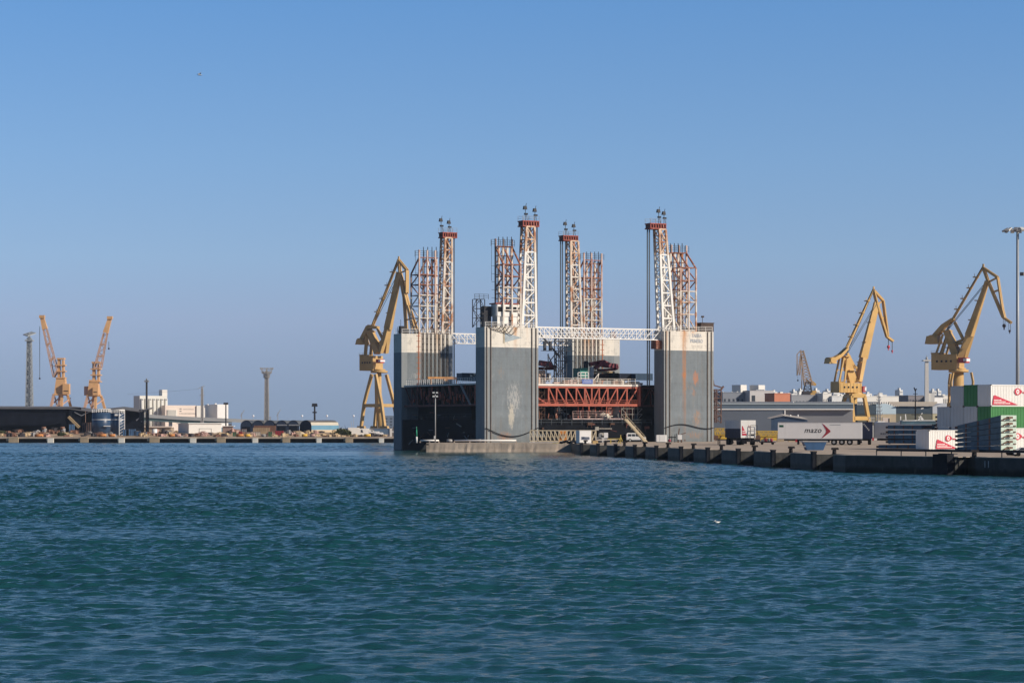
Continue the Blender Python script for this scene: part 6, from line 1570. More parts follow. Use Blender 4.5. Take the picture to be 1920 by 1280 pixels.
# gabled sheds further right
s = 5.2
for (xa, xb, xp, yp, lab, band) in ((1606, 1680, 1658, 756, 'gabled shed with blue gable painted as sunlit and cream base behind the yellow crane', 0), (1680, 1779, 1779, 757, 'wide shed with a blue band painted as shaded and gable as sunlit left of the container stack', 1)):
    t = thing('gabled_shed', lab, 'shed', ground(xa, s), 0)
    def lx(x): return (x - xa) / s
    if band == 0:
        b = MB(); b.box(0, lx(1643), -.4, 14, lz(776.5) , lz(758.5)); b.build('blue_band', m_dkband, t); b = MB(); b.box(0, lx(1643), -.2, 14, 0, lz(776.5)); b.build('base_wall', m_olive, t)
        b = MB().plate([(lx(1643), lz(776)), (lx(1680), lz(776)), (lx(1680), lz(763)), (lx(1662), lz(756.5)), (lx(1643), lz(757))], 0, 12); b.build('gable', m_lblue, t)
        b = MB().box(lx(1643), lx(1680), .05, 12, 0, lz(776)); b.build('wall', m_cream, t)
        b = MB().box(lx(1655), lx(1668), -.05, .05, 0, lz(783)); b.build('door', m_peach, t); MB().box(lx(1666), lx(1668), -.12, -.05, 0, lz(784)).build('doorway', m_dark, t)
    else:
        b = MB(); b.box(0, lx(1748.5), 0, 14, lz(775), lz(761.5)); b.build('blue_band', m_dkband, t); b = MB(); b.box(0, lx(1748.5), .1, 14, 0, lz(775)); b.build('base_wall', m_olive, t)
        b = MB().plate([(lx(1748.5), lz(775)), (lx(1800), lz(775)), (lx(1800), lz(762)), (lx(1768), lz(755.5)), (lx(1748.5), lz(762))], -.1, 12); b.build('gable', mat('gable_grey', (.66, .68, .70), .7, .05, .1), t)
        b = MB().box(lx(1748.5), lx(1790), 0, 12, 0, lz(775)); b.build('wall', mat('pale_yellow_wall', (.66, .58, .36), .7, .05, .2), t)
    b = MB(); xe = 1690 if band == 0 else 1790
    b.add([(-.5, -.6, lz(761.2 if band else 757.5)), (lx(1748.5 if band else 1643), -.6, lz(761.2 if band else 757.5)), (lx(1770 if band else 1643), 14, lz(754.5)), (-.5, 14, lz(753.5))], [(0, 1, 2, 3)])
    b.box(-.5, lx(1770 if band else 1660), 13.6, 14.4, lz(754.6), lz(752.2)); b.build('roof', mat('shed_roof_cream', (.52, .46, .38), .7, .06, .2) if band else mat('warehouse_roof', (.2, .215, .235)), t)
t = thing('blue_workshop', 'small navy workshop with a pale pitched roof above the mazo trailer', 'workshop', ground(1446, 7.6), 0)
s = 7.6
def lx(x): return (x - 1446) / s
b = MB().plate([(0, 0), (lx(1514), 0), (lx(1514), lz(787)), (lx(1470), lz(779.5)), (0, lz(784.5))], 0, .4); b.build('wall', mat('workshop_navy', (.035, .065, .12), .6, .15, .5), t)
b = MB(); b.add([(lx(1470), -.4, lz(779.5) + .05), (lx(1515), -.4, lz(786) + .05), (lx(1508), 6, lz(783.5) + .3), (lx(1470), 6, lz(777.8) + .3)], [(0, 1, 2, 3)]); b.add([(lx(1470), -.4, lz(779.5) + .05), (-.4, -.4, lz(784.8) + .05), (-.4, 6, lz(784.8) + .3), (lx(1470), 6, lz(777.8) + .3)], [(0, 1, 2, 3)]); b.build('roof', mat('workshop_roof', (.48, .43, .38), .7, .06, .5), t)
for x in (1483, 1497): MB().tube((lx(x), 1, lz(781)), (lx(x), 1, lz(777)), .16, n=8).build('roof_vent', m_white, t)

# town beyond
def H0(y, s): return gz(y, s) - QZ
s = 3.8
t, L_, H = bld('wide grey apartment block with two white roof huts behind the warehouse', 'apartment block', 1355, 1406, s, 736, 12, 22, mat('block_grey', (.19, .205, .235), .8, .06, .1), 'apartment_block', (6, 2, .45, .3))
b = MB()
for xa, xb in ((1382, 1409), (1416, 1443)):
    pass
b.build('x', m_grey, t) if False else None
for xa, xm, xb, y0 in ((1381, 1392, 1406, 721), (1416, 1427, 1442, 721)):
    k0, k1, k2 = [(x - 1355) / s / math.cos(rad(22)) for x in (xa, xm, xb)]
    MB().prism([(k1, 1), (k2, 2.2), (k2 - 1, 6.5), (k0, 4.5)], H0(738, s), H0(y0, s)).build('roof_hut', m_offw, t)
for xa in (1359, 1378, 1389, 1400): MB().ball(((xa - 1355) / s, 2, H0(735, s)), .55, 8, 6, .8).build('satellite_dish', m_cgrey, t)
t, L_, H = bld('pale grey office block with strip windows left of the brick-orange house', 'office block', 1406, 1452, s, 733, 12, 22, mat('block_pale', (.50, .48, .47), .8, .05, .1), 'office_block', (4, 1, .45, .16))
MB().box((1410 - 1406) / s, (1417 - 1406) / s, -.12, 0, H0(752, s), H0(741, s)).build('stair_window', m_winw, t)
MB().box((1425 - 1406) / s, (1443 - 1406) / s, 3, 9, H, H + .9).build('roof_plant', m_grey, t)
t, L_, H = bld('brick-orange house with small windows on the town edge', 'house', 1452, 1483, 3.85, 738, 10, 22, mat('orange_wall', (.55, .20, .11), .8, .06, .2), 'town_house', None)
b = MB(); b.box(4.2, 4.8, -.06, 0, 11, 13); b.box(4.9, 5.4, -.06, 0, 11.5, 13.2); b.build('window', m_winw, t); MB().box(-.1, 2.4, -.3, 0, 9.5, 12.6).build('balcony', m_peach, t)
t, L_, H = bld('grey slab building below the far lattice crane', 'building', 1484, 1545, 3.6, 741, 10, 22, mat('slab_grey', (.26, .265, .28), .8, .06, .1), 'slab_building', (9, 2, .4, .3))
t, L_, H = bld('low cream house right of the far lattice crane', 'house', 1543, 1560, 3.6, 738, 8, 22, m_offw, 'town_house', (4, 2, .35, .35))
t, L_, H = bld('low white house with two small windows left of the yellow crane portal', 'house', 1560, 1584, 3.6, 743, 8, 22, m_cgrey, 'town_house', (4, 2, .35, .35))
t, L_, H = bld('long cream terrace of houses right of the yellow crane', 'terrace', 1600, 1700, 3.3, 743, 10, 22, m_offw, 'town_terrace', (22, 2, .35, .3))
for xa, xb, yt in ((1628, 1640, 740), (1660, 1668, 740), (1640, 1655, 742)): MB().box((xa - 1600) / 3.3, (xb - 1600) / 3.3, 2, 7, H, H0(yt, 3.3)).build('roof_hut', m_white, t)
t, L_, H = bld('grey brick building at the foot of the slim white tower', 'building', 1703, 1734, 3.4, 742, 10, 22, mat('brick_grey', (.20, .185, .195), .8, .1, .2), 'brick_building', (10, 3, .4, .35))
t, L_, H = bld('low white hall right of the slim white tower', 'hall', 1741, 1770, 3.4, 745, 10, 22, m_white, 'town_hall', (10, 1, .25, .3))
MB().box(-.5, L_ + .5, -.4, 10.3, H + .35, H + .7).build('roof', m_roof, t)
t, L_, H = bld('cream flats half hidden by the ochre crane', 'flats', 1768, 1800, 3.2, 742, 10, 22, m_offw, 'town_flats', (8, 3, .4, .4))
t = thing('slim_tower', 'slim white concrete tower with a crossarm and lantern above the town', 'tower', ground(1737.5, 3.5), 0)
H = H0(677, 3.5)
MB().box(-1.25, 1.25, -1.25, 1.25, 0, H, (.35, .35)).build('shaft', mat('tower_white', (.66, .62, .56), .7, .05, .1), t)
MB().box(-2.0, 2.0, -1.6, 1.6, H, H + .7).build('gallery', m_offw, t); MB().bar((-2.8, 0, H + .2), (2.8, 0, H + .2), .25).build('crossarm', m_grey, t)
b = MB().tube((0, 0, H + .7), (0, 0, H + 2.2), .7, .55, 10); b.bar((0, 0, H + 2.2), (0, 0, H + 3.4), .2); b.build('lantern', m_gsteel, t)
MB().box(1.2, 4.2, 0, 4, 0, H0(737, 3.5)).build('base_block', m_offw, t)
# small white houses of the far town
r_ = random.Random(17); protos = []
for k in range(4):
    w_, h_, d_ = ((5, 7, 6), (7, 5, 6), (4, 9, 5), (9, 6, 7))[k]
    t = thing('far_house', 'tiny far white house on the town skyline', 'house', (0, 0, 0), 0, 'far white houses on the skyline')
    MB().box(-w_ / 2, w_ / 2, 0, d_, 0, h_ + 12).build('wall', (m_white, m_offw, m_cgrey, m_offw)[k], t)
    MB().box(-w_ * .3, w_ * .1, 1, 3, h_ + 12, h_ + 13.6).build('roof_hut', m_offw, t)
    b = MB()
    for i in range(3):
        for j in range(3): b.box(-w_ * .36 + w_ * .28 * i, -w_ * .25 + w_ * .28 * i, -.08, 0, h_ + 9.5 - j * 2.6, h_ + 10.8 - j * 2.6)
    b.build('window', m_winw, t); protos.append(t)
n_ = 0
for x in np.arange(1444, 1600, 4.4):
    s = r_.uniform(2.05, 2.5); y = r_.uniform(735.5, 742)
    z = gz(y, s) - 19
    t = protos[n_ % 4] if n_ < 4 else copy_tree(protos[r_.randrange(4)])
    t.location = (gx(x + r_.uniform(-2, 2), s), F / s, max(QZ, z)); t.rotation_euler.z = rad(r_.uniform(15, 50)); n_ += 1
for x in (1630, 1646, 1654, 1690, 1752, 1758, 1762, 1772, 1780):
    s = r_.uniform(2.05, 2.4); t = copy_tree(protos[r_.randrange(4)]); t.location = (gx(x, s), F / s, max(QZ, gz(r_.uniform(735, 741), s) - 19)); t.rotation_euler.z = rad(r_.uniform(15, 50))
# the low hill the far town stands on
b = MB(); b.add([(190, 1900, QZ + .01), (1400, 1900, QZ + .01), (1400, 2400, 22), (190, 2400, 18), (1400, 4000, 22), (150, 4000, 18)], [(0, 1, 2, 3), (3, 2, 4, 5)])
tag(b.build('hill', mat('town_hill', (.18, .17, .17), .9, .2, .02)), kind='structure')
# far lattice crane
s = 3.55; x0 = 1518
t = thing('lattice_dock_crane', 'rusty orange lattice crane with folded jib standing beyond the warehouse', 'crane', ground(x0, s), 0)
def q(x, y, d_=0.): return Vector(((x - x0) / s, d_, gz(y, s) - QZ))
m_lc = mat('far_crane_rust', (.40, .28, .19), .7, .25, .6)
m_lcd = mat('far_crane_dark', (.07, .06, .06), .7, .25, .6)
b = MB()
for y_ in (-1.2, 1.2):
    A = [q(1501, 657, y_), q(1506, 657, y_)]; E_ = [q(1508, 722, y_), q(1524, 722, y_)]
    for k in range(12):
        f0, f1 = k / 12, (k + 1) / 12
        b.bar(A[0].lerp(E_[0], f0), A[1].lerp(E_[1], f1), .24); b.bar(A[1].lerp(E_[1], f0), A[0].lerp(E_[0], f1), .24)
    b.bar(A[0], E_[0], .4); b.bar(A[1], E_[1], .45)
    b.bar(q(1502, 660, y_), q(1495.5, 703, y_), .3); b.bar(q(1503, 666, y_), q(1499.5, 703, y_), .4); b.bar(q(1494.5, 664, y_), q(1494.5, 704, y_), .25); b.bar(q(1494.5, 664, y_), q(1502, 656, y_), .25)
    for k in range(8): b.bar(q(1495 + .3 * k, 670 + 4 * k, y_), q(1502 - .3 * k, 668 + 4.2 * k, y_), .2)
    b.bar(q(1504, 690, y_), q(1503, 730, y_), .25)
b.build('jib', m_lc, t)
b = MB(); b.bar(q(1511, 711), q(1521, 720), 1.0); b.bar(q(1521, 720), q(1530, 721), 1.2); b.bar(q(1518, 711), q(1530, 720), .6); b.build('counter_jib', m_yel, t)
b = MB().frustum4(q(1514, 736), q(1515, 716), (2.2, 1.5), (1.2, 1.2), .4, 3); b.build('tower_head', m_lcd, t)
MB().box(q(1504, 0).x, q(1519, 0).x, -2, 2, q(0, 746).z, q(0, 733).z).build('machine_house', m_lcd, t)
MB().box(q(1519, 0).x, q(1531, 0).x, -1.6, 1.6, q(0, 741).z, q(0, 732).z, (.3, .1)).build('counterweight', m_yel, t)
b = MB()
for x in (1502, 1510, 1521, 1528): b.bar(q(x, 746), (q(x, 0).x, 0, 0), .7)
b.box(q(1500, 0).x, q(1531, 0).x, -2.4, 2.4, q(0, 751).z, q(0, 749).z); b.build('portal_leg', m_gsteel, t)
b = MB().bar(q(1496, 704), q(1496, 712), .1); b.ball(tuple(q(1496, 713)), .45, 8, 6); b.build('hook_block', m_hook, t)

# ships moored beyond the quay, only their upper works showing
t = thing('moored_ship', 'white moored ship upperworks with a tall dark radar mast behind the flat racks', 'ship', ground(1690, 8.4), 0)
s = 8.4
def lx(x): return (x - 1690) / s
def lz(y): return gz(y, s) - QZ
MB().box(lx(1688), lx(1756), 0, 5, 0, lz(800)).build('hull', m_cgrey, t)
b = MB(); b.box(lx(1690), lx(1715), .3, 4, lz(800), lz(789)); b.build('bridge_deck', m_cgrey, t)
MB().box(lx(1693), lx(1716), -.1, 4.2, lz(789), lz(787.5)).build('roof', m_white, t); MB().box(lx(1699), lx(1713), .22, .32, lz(799), lz(790)).build('opening', m_dark, t); MB().box(lx(1715), lx(1720), .0, 3, lz(801), lz(787)).build('funnel', m_white, t)
MB().box(lx(1723), lx(1754), .5, 4, lz(800), lz(787)).build('deckhouse', m_cgrey, t)
b = MB(); b.bar((lx(1717), .5, lz(800)), (lx(1717), .5, lz(729)), .30, None, .16)
for y, w_ in ((777, .9), (765, .6), (752, .7), (738, .5)): b.bar((lx(1717) - w_, .5, lz(y)), (lx(1717) + w_, .5, lz(y)), .12)
b.bar((lx(1717), .5, lz(733)), (lx(1714.5), .5, lz(726)), .22); b.bar((lx(1717), .5, lz(733)), (lx(1719), .5, lz(728)), .2); b.build('radar_mast', m_black, t)
b = MB()
for x0_, y0_, x1_, y1_ in ((1722, 789, 1728, 781), (1724, 781, 1733, 788), (1733, 787, 1727, 779), (1729, 776, 1731, 774), (1728, 766, 1733, 765), (1700, 787, 1699, 776), (1690, 787, 1690, 780)): b.bar((lx(x0_), 1, lz(y0_)), (lx(x1_), 1, lz(y1_)), .2)
b.build('antenna', m_white, t)
t = thing('moored_boat', 'white moored boat with a spiky antenna mast right of the yellow crane', 'boat', ground(1649, 8.2), 0)
s = 8.2
def lx(x): return (x - 1649) / s
MB().box(lx(1632), lx(1664), 0, 4, 0, lz(797)).build('hull', m_cgrey, t); MB().plate([(lx(1643), lz(797)), (lx(1662), lz(797)), (lx(1660), lz(789.5)), (lx(1647), lz(788.5))], .4, 3.4).build('wheelhouse', m_white, t)
b = MB(); b.frustum4((lx(1649), 1, lz(789)), (lx(1649.5), 1, lz(742)), (.35, .35), (.12, .12), .09, 9)
for k, y in enumerate((784, 777, 770, 763, 757, 750, 745)):
    w_ = .85 - .08 * k; b.bar((lx(1649) - w_, 1, lz(y)), (lx(1649) + w_, 1, lz(y)), .10); b.bar((lx(1649) - w_, 1, lz(y)), (lx(1649) - w_ * 1.1, 1, lz(y - 3)), .09); b.bar((lx(1649) + w_, 1, lz(y)), (lx(1649) + w_ * 1.1, 1, lz(y - 3)), .09)
b.bar((lx(1649.5), 1, lz(742)), (lx(1650), 1, lz(732)), .07); b.build('antenna_mast', m_grey, t)
b = MB()
for x in (1631, 1635, 1639): b.bar((lx(x), .3, lz(797)), (lx(x), .3, lz(781)), .1)
b.bar((lx(1629), .3, lz(783)), (lx(1641), .3, lz(784)), .1); b.bar((lx(1629), .3, lz(790)), (lx(1641), .3, lz(790)), .1); b.build('railing', m_cgrey, t)
# ------------------------------------------------------------------ things on the pier and near quay corner
t = thing('navigation_light', 'slim navigation light post, green above white, on the pier end', 'light post', (gx(781, 9.75), F / 9.75 + .3, QZ - .02), 0)
MB().tube((0, 0, 0), (0, 0, 1.2), .17, n=12).build('base', m_white, t); MB().tube((0, 0, 1.2), (0, 0, 2.6), .14, .10, 12).build('column', mat('signal_green', (.02, .30, .16), .5, .05, 1.), t); MB().tube((0, 0, 2.6), (0, 0, 3.1), .06, n=8).build('lantern', mat('lantern_green', (.1, .4, .25)), t)
t = thing('pier_lamp_post', 'tall pale lamp post with four floodlights at the pier end', 'lamp post', (gx(816, 9.7), F / 9.7 + .4, QZ - .02), 0)
H = gz(738, 9.7) - QZ
MB().tube((0, 0, 0), (0, 0, H), .13, .09, 10).build('pole', m_gsteel, t); MB().bar((-.5, 0, H - .35), (.5, 0, H - .35), .08).build('crossarm', m_gsteel, t)
for x in (-.33, .33):
    for z in (-.62, .1): MB().box(x - .2, x + .2, -.25, .1, H + z, H + z + .28).build('floodlight', m_cgrey, t)
MB().box(-.25, .02, -.22, -.08, .75, 1.35).build('switch_box', m_cgrey, t)
for (xa, xb, lab) in ((788, 823, 'white pipe lying on the pier at the lamp post'), (852, 968, 'long white pipe lying along the pier before the near tower')):
    t = thing('pipeline', lab, 'pipe', (gx(xa, 9.6), F / 9.6, QZ - .02), 2)
    L_ = (xb - xa) / 9.6; MB().tube((0, 0, .42), (L_, 0, .42), .17, n=10).build('pipe', m_white, t)
    b = MB()
    for k in range(max(2, int(L_ / 2.5)) + 1): x = L_ * k / max(2, int(L_ / 2.5)); b.box(x - .12, x + .12, -.2, .2, 0, .27)
    b.build('saddle', m_con, t)
for x, w_, lab in ((843, .55, 'mottled grey winch drum on the pier between the two white pipes'), (900, .3, 'tiny pale object sitting at the foot of the near tower')):
    t = thing('deck_winch', lab, 'winch', (gx(x, 9.55), F / 9.55, QZ - .02), 0)
    MB().tube((-w_, 0, .35), (w_, 0, .35), .32, n=12).build('drum', m_gsteel, t); b = MB(); b.box(-w_ - .1, -w_, -.3, .3, 0, .7); b.box(w_, w_ + .1, -.3, .3, 0, .7); b.box(-w_, w_, -.2, .2, 0, .04); b.build('frame', m_dark, t)
t = thing('tyre_fender', 'black oval fender lashed on the pier edge at the inner corner', 'fender', (gx(802, 9.8), F / 9.8 - .3, QZ - .3), 0)
MB().ball((0, 0, 0), .35, 10, 7, .4).build('body', m_rub, t); MB().bar((0, 0, .1), (0, .5, .35), .05).build('rope', m_rope, t)
# long lattice gangway lying along the quay
m_gang = mat('cream_lattice', (.62, .52, .36), .6, .1, 1., rust=.12, rustcol=(.3, .16, .07))
s = 9.75
t = thing('lattice_boom', 'cream lattice boom section lying along the quay before the dock', 'lattice boom', (gx(994, s), F / s, QZ), 1.5)
L_ = (1118 - 994) / s; b = MB()
for y_ in (0, 1.5): b.truss((0, y_, .35), (L_, y_, .35), 2.0, 16, .15, .10, zig=1); b.bar((0, y_, 1.2), (L_, y_, 1.2), .07)
for k in range(17): b.bar((L_ * k / 16, 0, 2.35), (L_ * k / 16, 1.5, 2.35), .08)
b.build('lattice', m_gang, t); b = MB()
for x in (1.5, 6, 11): b.box(x - .2, x + .2, -.1, 1.6, 0, .3)
b.build('bearer', m_dark, t)
MB().box(-.2, 6.8, -.3, 1.8, .02, .14).build('pale_sill', m_deckw, t)
t = thing('orange_machine', 'orange machine part showing behind the cream lattice boom', 'machine', (gx(1056, 9.5), F / 9.5 + 1, QZ), 0)
b = MB().box(-.9, .9, 0, 1.2, 0, 2.3, (.3, .1)); b.build('body', mat('machine_orange', (.58, .22, .04), .6, .2, 1.), t); MB().tube((0, -.1, 1.2), (0, .1, 1.2), .5, n=12).build('wheel', m_brk, t)
t = thing('crane_cab_box', 'white cabin box with a faded ship picture, by the quay corner', 'cabin', (gx(1086, 10.4), F / 10.4 - 1, QZ), 14)
MB().box(0, 2.2, 0, 2.3, .12, 2.35, bevel=.05).build('wall', m_white, t); MB().box(-.05, 2.25, -.05, 2.35, 2.35, 2.43).build('roof', m_offw, t)
b = MB().plate([(.3, .72), (1.85, .72), (1.95, 1.0), (1.85, 1.25), (.35, 1.3)], -.02, 0); lg = b.build('picture_panel', mat('picture_grey', (.20, .22, .26), .6, .4, 6.), t)
b = MB().plate([(.5, .85), (1.75, .9), (1.85, 1.05), (.45, 1.02)], -.03, -.021); b.plate([(.5, 1.04), (1.0, 1.06), (.95, 1.25), (.55, 1.22)], -.03, -.021); b.build('picture_ship', m_navyc, lg)
for y in (.3, 1.9): MB().box(.2, 2.0, y, y + .2, 0, .12).build('skid', m_dark, t)
t = thing('wooden_box', 'small yellowish wooden box right of the white cabin', 'box', (gx(1111, 10.6), F / 10.6 - 1, QZ), 6)
MB().box(0, .95, 0, .8, .05, .62).build('case', mat('box_wood', (.52, .36, .16), .8, .15, 2.), t); MB().box(-.04, .99, -.04, .84, .62, .68).build('lid', m_brk, t)
t = thing('low_bench_frame', 'low cream frame with yellow trestle standing on the quay edge', 'trestle', (gx(1118, 10.4), F / 10.4, QZ), 3)
b = MB().box(0, 3.9, 0, .5, .62, .78); b.build('top', m_deckw, t); b = MB()
for x in (.2, 1.9, 3.6): b.bar((x, .1, 0), (x, .1, .62), .1); b.bar((x, .4, 0), (x, .4, .62), .1)
b.build('leg', m_gang, t)
b = MB(); b.bar((2.0, -.3, .9), (4.6, -.3, .9), .12); b.bar((2.6, -.3, 0), (2.6, -.3, .9), .14); b.bar((4.4, -.3, 0), (4.4, -.3, 1.6), .12); b.bar((3.9, -.3, 0), (4.4, -.3, 1.3), .1); b.bar((4.9, -.3, 0), (4.4, -.3, 1.3), .1); b.build('trestle', mat('trestle_yellow', (.55, .42, .1), .6, .15, 1.), t)
t = thing('notice_board', 'white notice board standing on the quay before the dark hull', 'notice board', (gx(1132.5, 9.8), F / 9.8, QZ), 0)
MB().box(0, .78, 0, .06, .95, 1.95).build('panel', m_white, t); b = MB(); b.bar((.15, .05, 0), (.15, .05, 1), .06); b.bar((.62, .05, 0), (.62, .05, 1), .06); b.build('post', m_dark, t)
t = thing('spoil_heap', 'grey heap of spoil between wooden box and notice board', 'heap', (gx(1124, 9.6), F / 9.6, QZ), 0)
o = heap_mb(1.0, 1.8, 77, 16).build('mound', gm('grey'), t)
for i, (x, lab) in enumerate(((1066, 'coil of black rope and tyres lying at the quay corner'),)):
    t = thing('rope_coil', lab, 'rope coil', (gx(x, 10.3), F / 10.3, QZ - .02), 0); b = MB()
    for k in range(7): b.ball((-1.3 + .45 * k, .2 * (k % 2), .22 + .12 * (k % 3)), .42, 9, 6, .55)
    b.build('coil', m_rub, t); MB().poly([(-1.3, 0, .2), (-2.2, -.2, .12), (-2.9, -.1, .08)], .08).build('rope_end', mat('rope_yellow', (.5, .42, .15)), t)
# van
def van(p, rz):
    t = thing('white_van', 'white delivery van with windows parked at the dock by the ramp', 'van', p, rz)
    pr = [(-1.95, .32), (2.0, .32), (2.08, .62), (2.0, .92), (1.25, 1.12), (.55, 1.78), (-1.75, 1.84), (-1.98, 1.5)]
    b = MB(); lo = [(x, -.82, z) for x, z in pr]; hi = [(x, .82, z) for x, z in pr]
    tl_ = [(x, (-.82 + .10 * max(0, (z - .95) / .85)), z) for x, z in pr]; tr = [(x, -y, z) for x, y, z in tl_]
    n_ = len(pr); b.add(tl_ + tr, [tuple(range(n_)), tuple(range(2 * n_ - 1, n_ - 1, -1))] + [(i, i + n_, (i + 1) % n_ + n_, (i + 1) % n_) for i in range(n_)])
    body = b.build('body', m_white, t)
    for poly_ in ([(-1.7, 1.12), (-1.0, 1.12), (-1.0, 1.6), (-1.62, 1.6)], [(-.85, 1.12), (-.2, 1.12), (-.2, 1.6), (-.85, 1.6)], [(-.05, 1.12), (.95, 1.12), (.45, 1.62), (-.05, 1.62)]):
        MB().plate(poly_, -.80, -.73).build('side_window', m_winw, t)
    b = MB(); b.add([(1.24, -.7, 1.15), (1.24, .7, 1.15), (.62, .66, 1.73), (.62, -.66, 1.73)], [(0, 1, 2, 3)]); b.build('windscreen', m_winw, t)
    for x in (-1.25, 1.25):
        for y in (-.86, .68):
            w_ = MB().tube((x, y, .32), (x, y + .2, .32), .32, n=16).build('wheel', m_tyre, t); MB().tube((x, y - .015, .32), (x, y, .32), .17, n=10).build('hub', m_cgrey, w_)
    MB().box(1.95, 2.06, -.75, -.45, .66, .84).build('headlight', m_lampw, t); MB().box(-2.0, -1.95, -.8, -.65, 1.0, 1.4).build('tail_lamp', m_red, t)
    MB().box(-2.02, 2.1, -.83, -.80, .34, .46).build('sill', m_grey, t)
van((gx(1189, 9.0), F / 9.0 - 6, QZ), 4)
t = thing('open_vehicle', 'dark open van rear with raised door left of the white van', 'van', (gx(1170, 8.9), F / 8.9, QZ), 0)
MB().box(-.9, .5, 0, 2, .4, 1.9).build('body', m_dark, t); MB().box(-1.1, .6, -.9, 0, 1.9, 1.98).build('raised_door', m_cgrey, t)
for x in (-.75, .3): MB().tube((x, .2, .3), (x + .2, .2, .3), .3, n=12).build('wheel', m_tyre, t)
t = thing('guard_hut', 'small white hut with a window band right behind the white van', 'hut', (gx(1172, 8.8), F / 8.8 + 1, QZ), 0)
MB().box(0, 1.5, 0, 1.5, 0, 2.7).build('wall', m_offw, t); MB().box(.15, 1.35, -.05, 0, 1.9, 2.3).build('window', m_winw, t); MB().box(-.1, 1.6, -.1, 1.6, 2.7, 2.82).build('roof', m_red, t)
# ramp from quay up to the lower walkway
t = thing('access_ramp', 'pale diagonal ramp leading from the quay up to the dock', 'ramp', (0, 0, 0), 0)
a, e = Vector((gx(1211, 9.3), F / 9.3, QZ)), Vector((gx(1173, 9.2), F / 9.2, gz(786, 9.2)))
b = MB().bar(a, e, 1.0, .16); b.build('tread', mat('ramp_tan', (.42, .34, .22), .7, .15, 1.), t)
b = MB()
for k in range(9): p = a.lerp(e, k / 8); b.bar(p, p + Vector((0, 0, .95)), .05)
b.bar(a + Vector((0, 0, .95)), e + Vector((0, 0, .95)), .06); b.build('handrail', m_gang, t)

# ------------------------------------------------------------------ things standing on the dock deck
def onD(x, v, z=ZD): u = du(x, v); return (DX + cD * u - sD * v, DY + sD * u + cD * v, z)
def dbox(label, cat, name, x0, x1, v, yt, yb, m, d=2.4, parts=None, grp=None):
    u0, u1 = du(x0, v), du(x1, v); Yk = dY((u0 + u1) / 2, v); z0, z1 = CZ - (yb - HY) * Yk / F, CZ - (yt - HY) * Yk / F; z0 = max(z0, ZD + .01)
    t = thing(name, label, cat, onD(x0, v, z0), DA, grp); L_ = u1 - u0; h = z1 - z0
    vs, fs = corr(L_ - .2, .02, .1, h - .1, .3, .05); MB().add([(x + .1, y, z) for x, y, z in vs], fs).box(.05, L_ - .05, .1, d - .05, .1, h - .03).build('side_panel', m, t)
    b = MB()
    for x in (0, L_ - .13):
        for y in (0, d - .13): b.box(x, x + .13, y, y + .13, 0, h)
    for z in (0, h - .12): b.box(.13, L_ - .13, 0, .09, z, z + .12)
    b.build('frame', m, t); return t, L_, h
dbox('navy container on the dock deck beside the right tower', 'container', 'deck_container', 1192, 1224, 20, 700, 713, mat('deck_navy', (.025, .06, .11), .5, .15, .5))
dbox('dark brown container in the middle of the dock deck', 'container', 'deck_container', 1118, 1142, 16, 700, 713, mat('deck_brown', (.05, .022, .022), .6, .2, .5))
dbox('blackish green container right of the brown one on the dock deck', 'container', 'deck_container', 1142.5, 1160, 16, 699, 713, mat('deck_black_green', (.02, .03, .03), .6, .2, .5))
dbox('black navy container between green-black one and the far navy one', 'container', 'deck_container', 1162, 1191, 22, 700, 713, mat('deck_black_navy', (.016, .022, .04), .6, .2, .5))
dbox('blue-grey container on the deck left of the near tower', 'container', 'deck_container', 866, 896, 14, 699, 714, mat('deck_slate', (.035, .07, .11), .6, .15, .5))
t, L_, h = dbox('teal green generator box on the dock deck above the blue sign', 'generator', 'generator_box', 1088, 1102, 10, 691, 707, mat('generator_green', (.015, .20, .15), .5, .1, 1.), 3.0)
MB().box(-.05, L_ + .05, -.05, 3.05, h, h + .12).build('lid', mat('generator_green', (.015, .2, .15)), t)
MB().tube((L_ * .5, 1.5, h + .1), (L_ * .5, 1.5, h + .7), .15, n=8).build('exhaust', m_dark, t)
t = thing('sign_board', 'blue sign board with pale lettering hung on the dock deck rail', 'sign', onD(1091.5, VD0 - .2, ZD + .05), DA)
u0, u1 = du(1091.5, VD0), du(1111.5, VD0); L_ = u1 - u0
MB().box(0, L_, 0, .08, 0, .95).build('panel', mat('sign_blue', (.09, .14, .38), .5, .08, 1.), t)
b = MB(); r_ = random.Random(4)
for z, xa, xe in ((.62, .5, L_ - .5), (.3, .3, L_ - .3)):
    x = xa
    while x < xe: ww = r_.uniform(.1, .26); b.box(x, min(x + ww, xe), -.02, -.001, z, z + .16); x += ww + .07
b.build('worn_text', mat('sign_pale', (.40, .44, .58)), t)
t = thing('tubular_scaffold', 'white tubular frame standing over the blue sign on the deck', 'frame', onD(1089, VD0 + .5), DA)
b = MB(); L_ = du(1103, VD0) - du(1089, VD0)
for x in (0, L_):
    for y in (0, 1.2): b.bar((x, y, 0), (x, y, 2.4), .1)
for z in (1.2, 1.8, 2.4): b.bar((0, 0, z), (L_, 0, z), .1); b.bar((0, 1.2, z), (L_, 1.2, z), .1)
b.build('tube', m_bridge, t)
b = MB(); b.bar((L_ + .8, .2, .2), (L_ + 2.6, .2, 2.2), .14); b.bar((L_ + 2.2, .2, .4), (L_ + 2.6, .2, 2.2), .12); b.build('ladder', m_deckw, t)
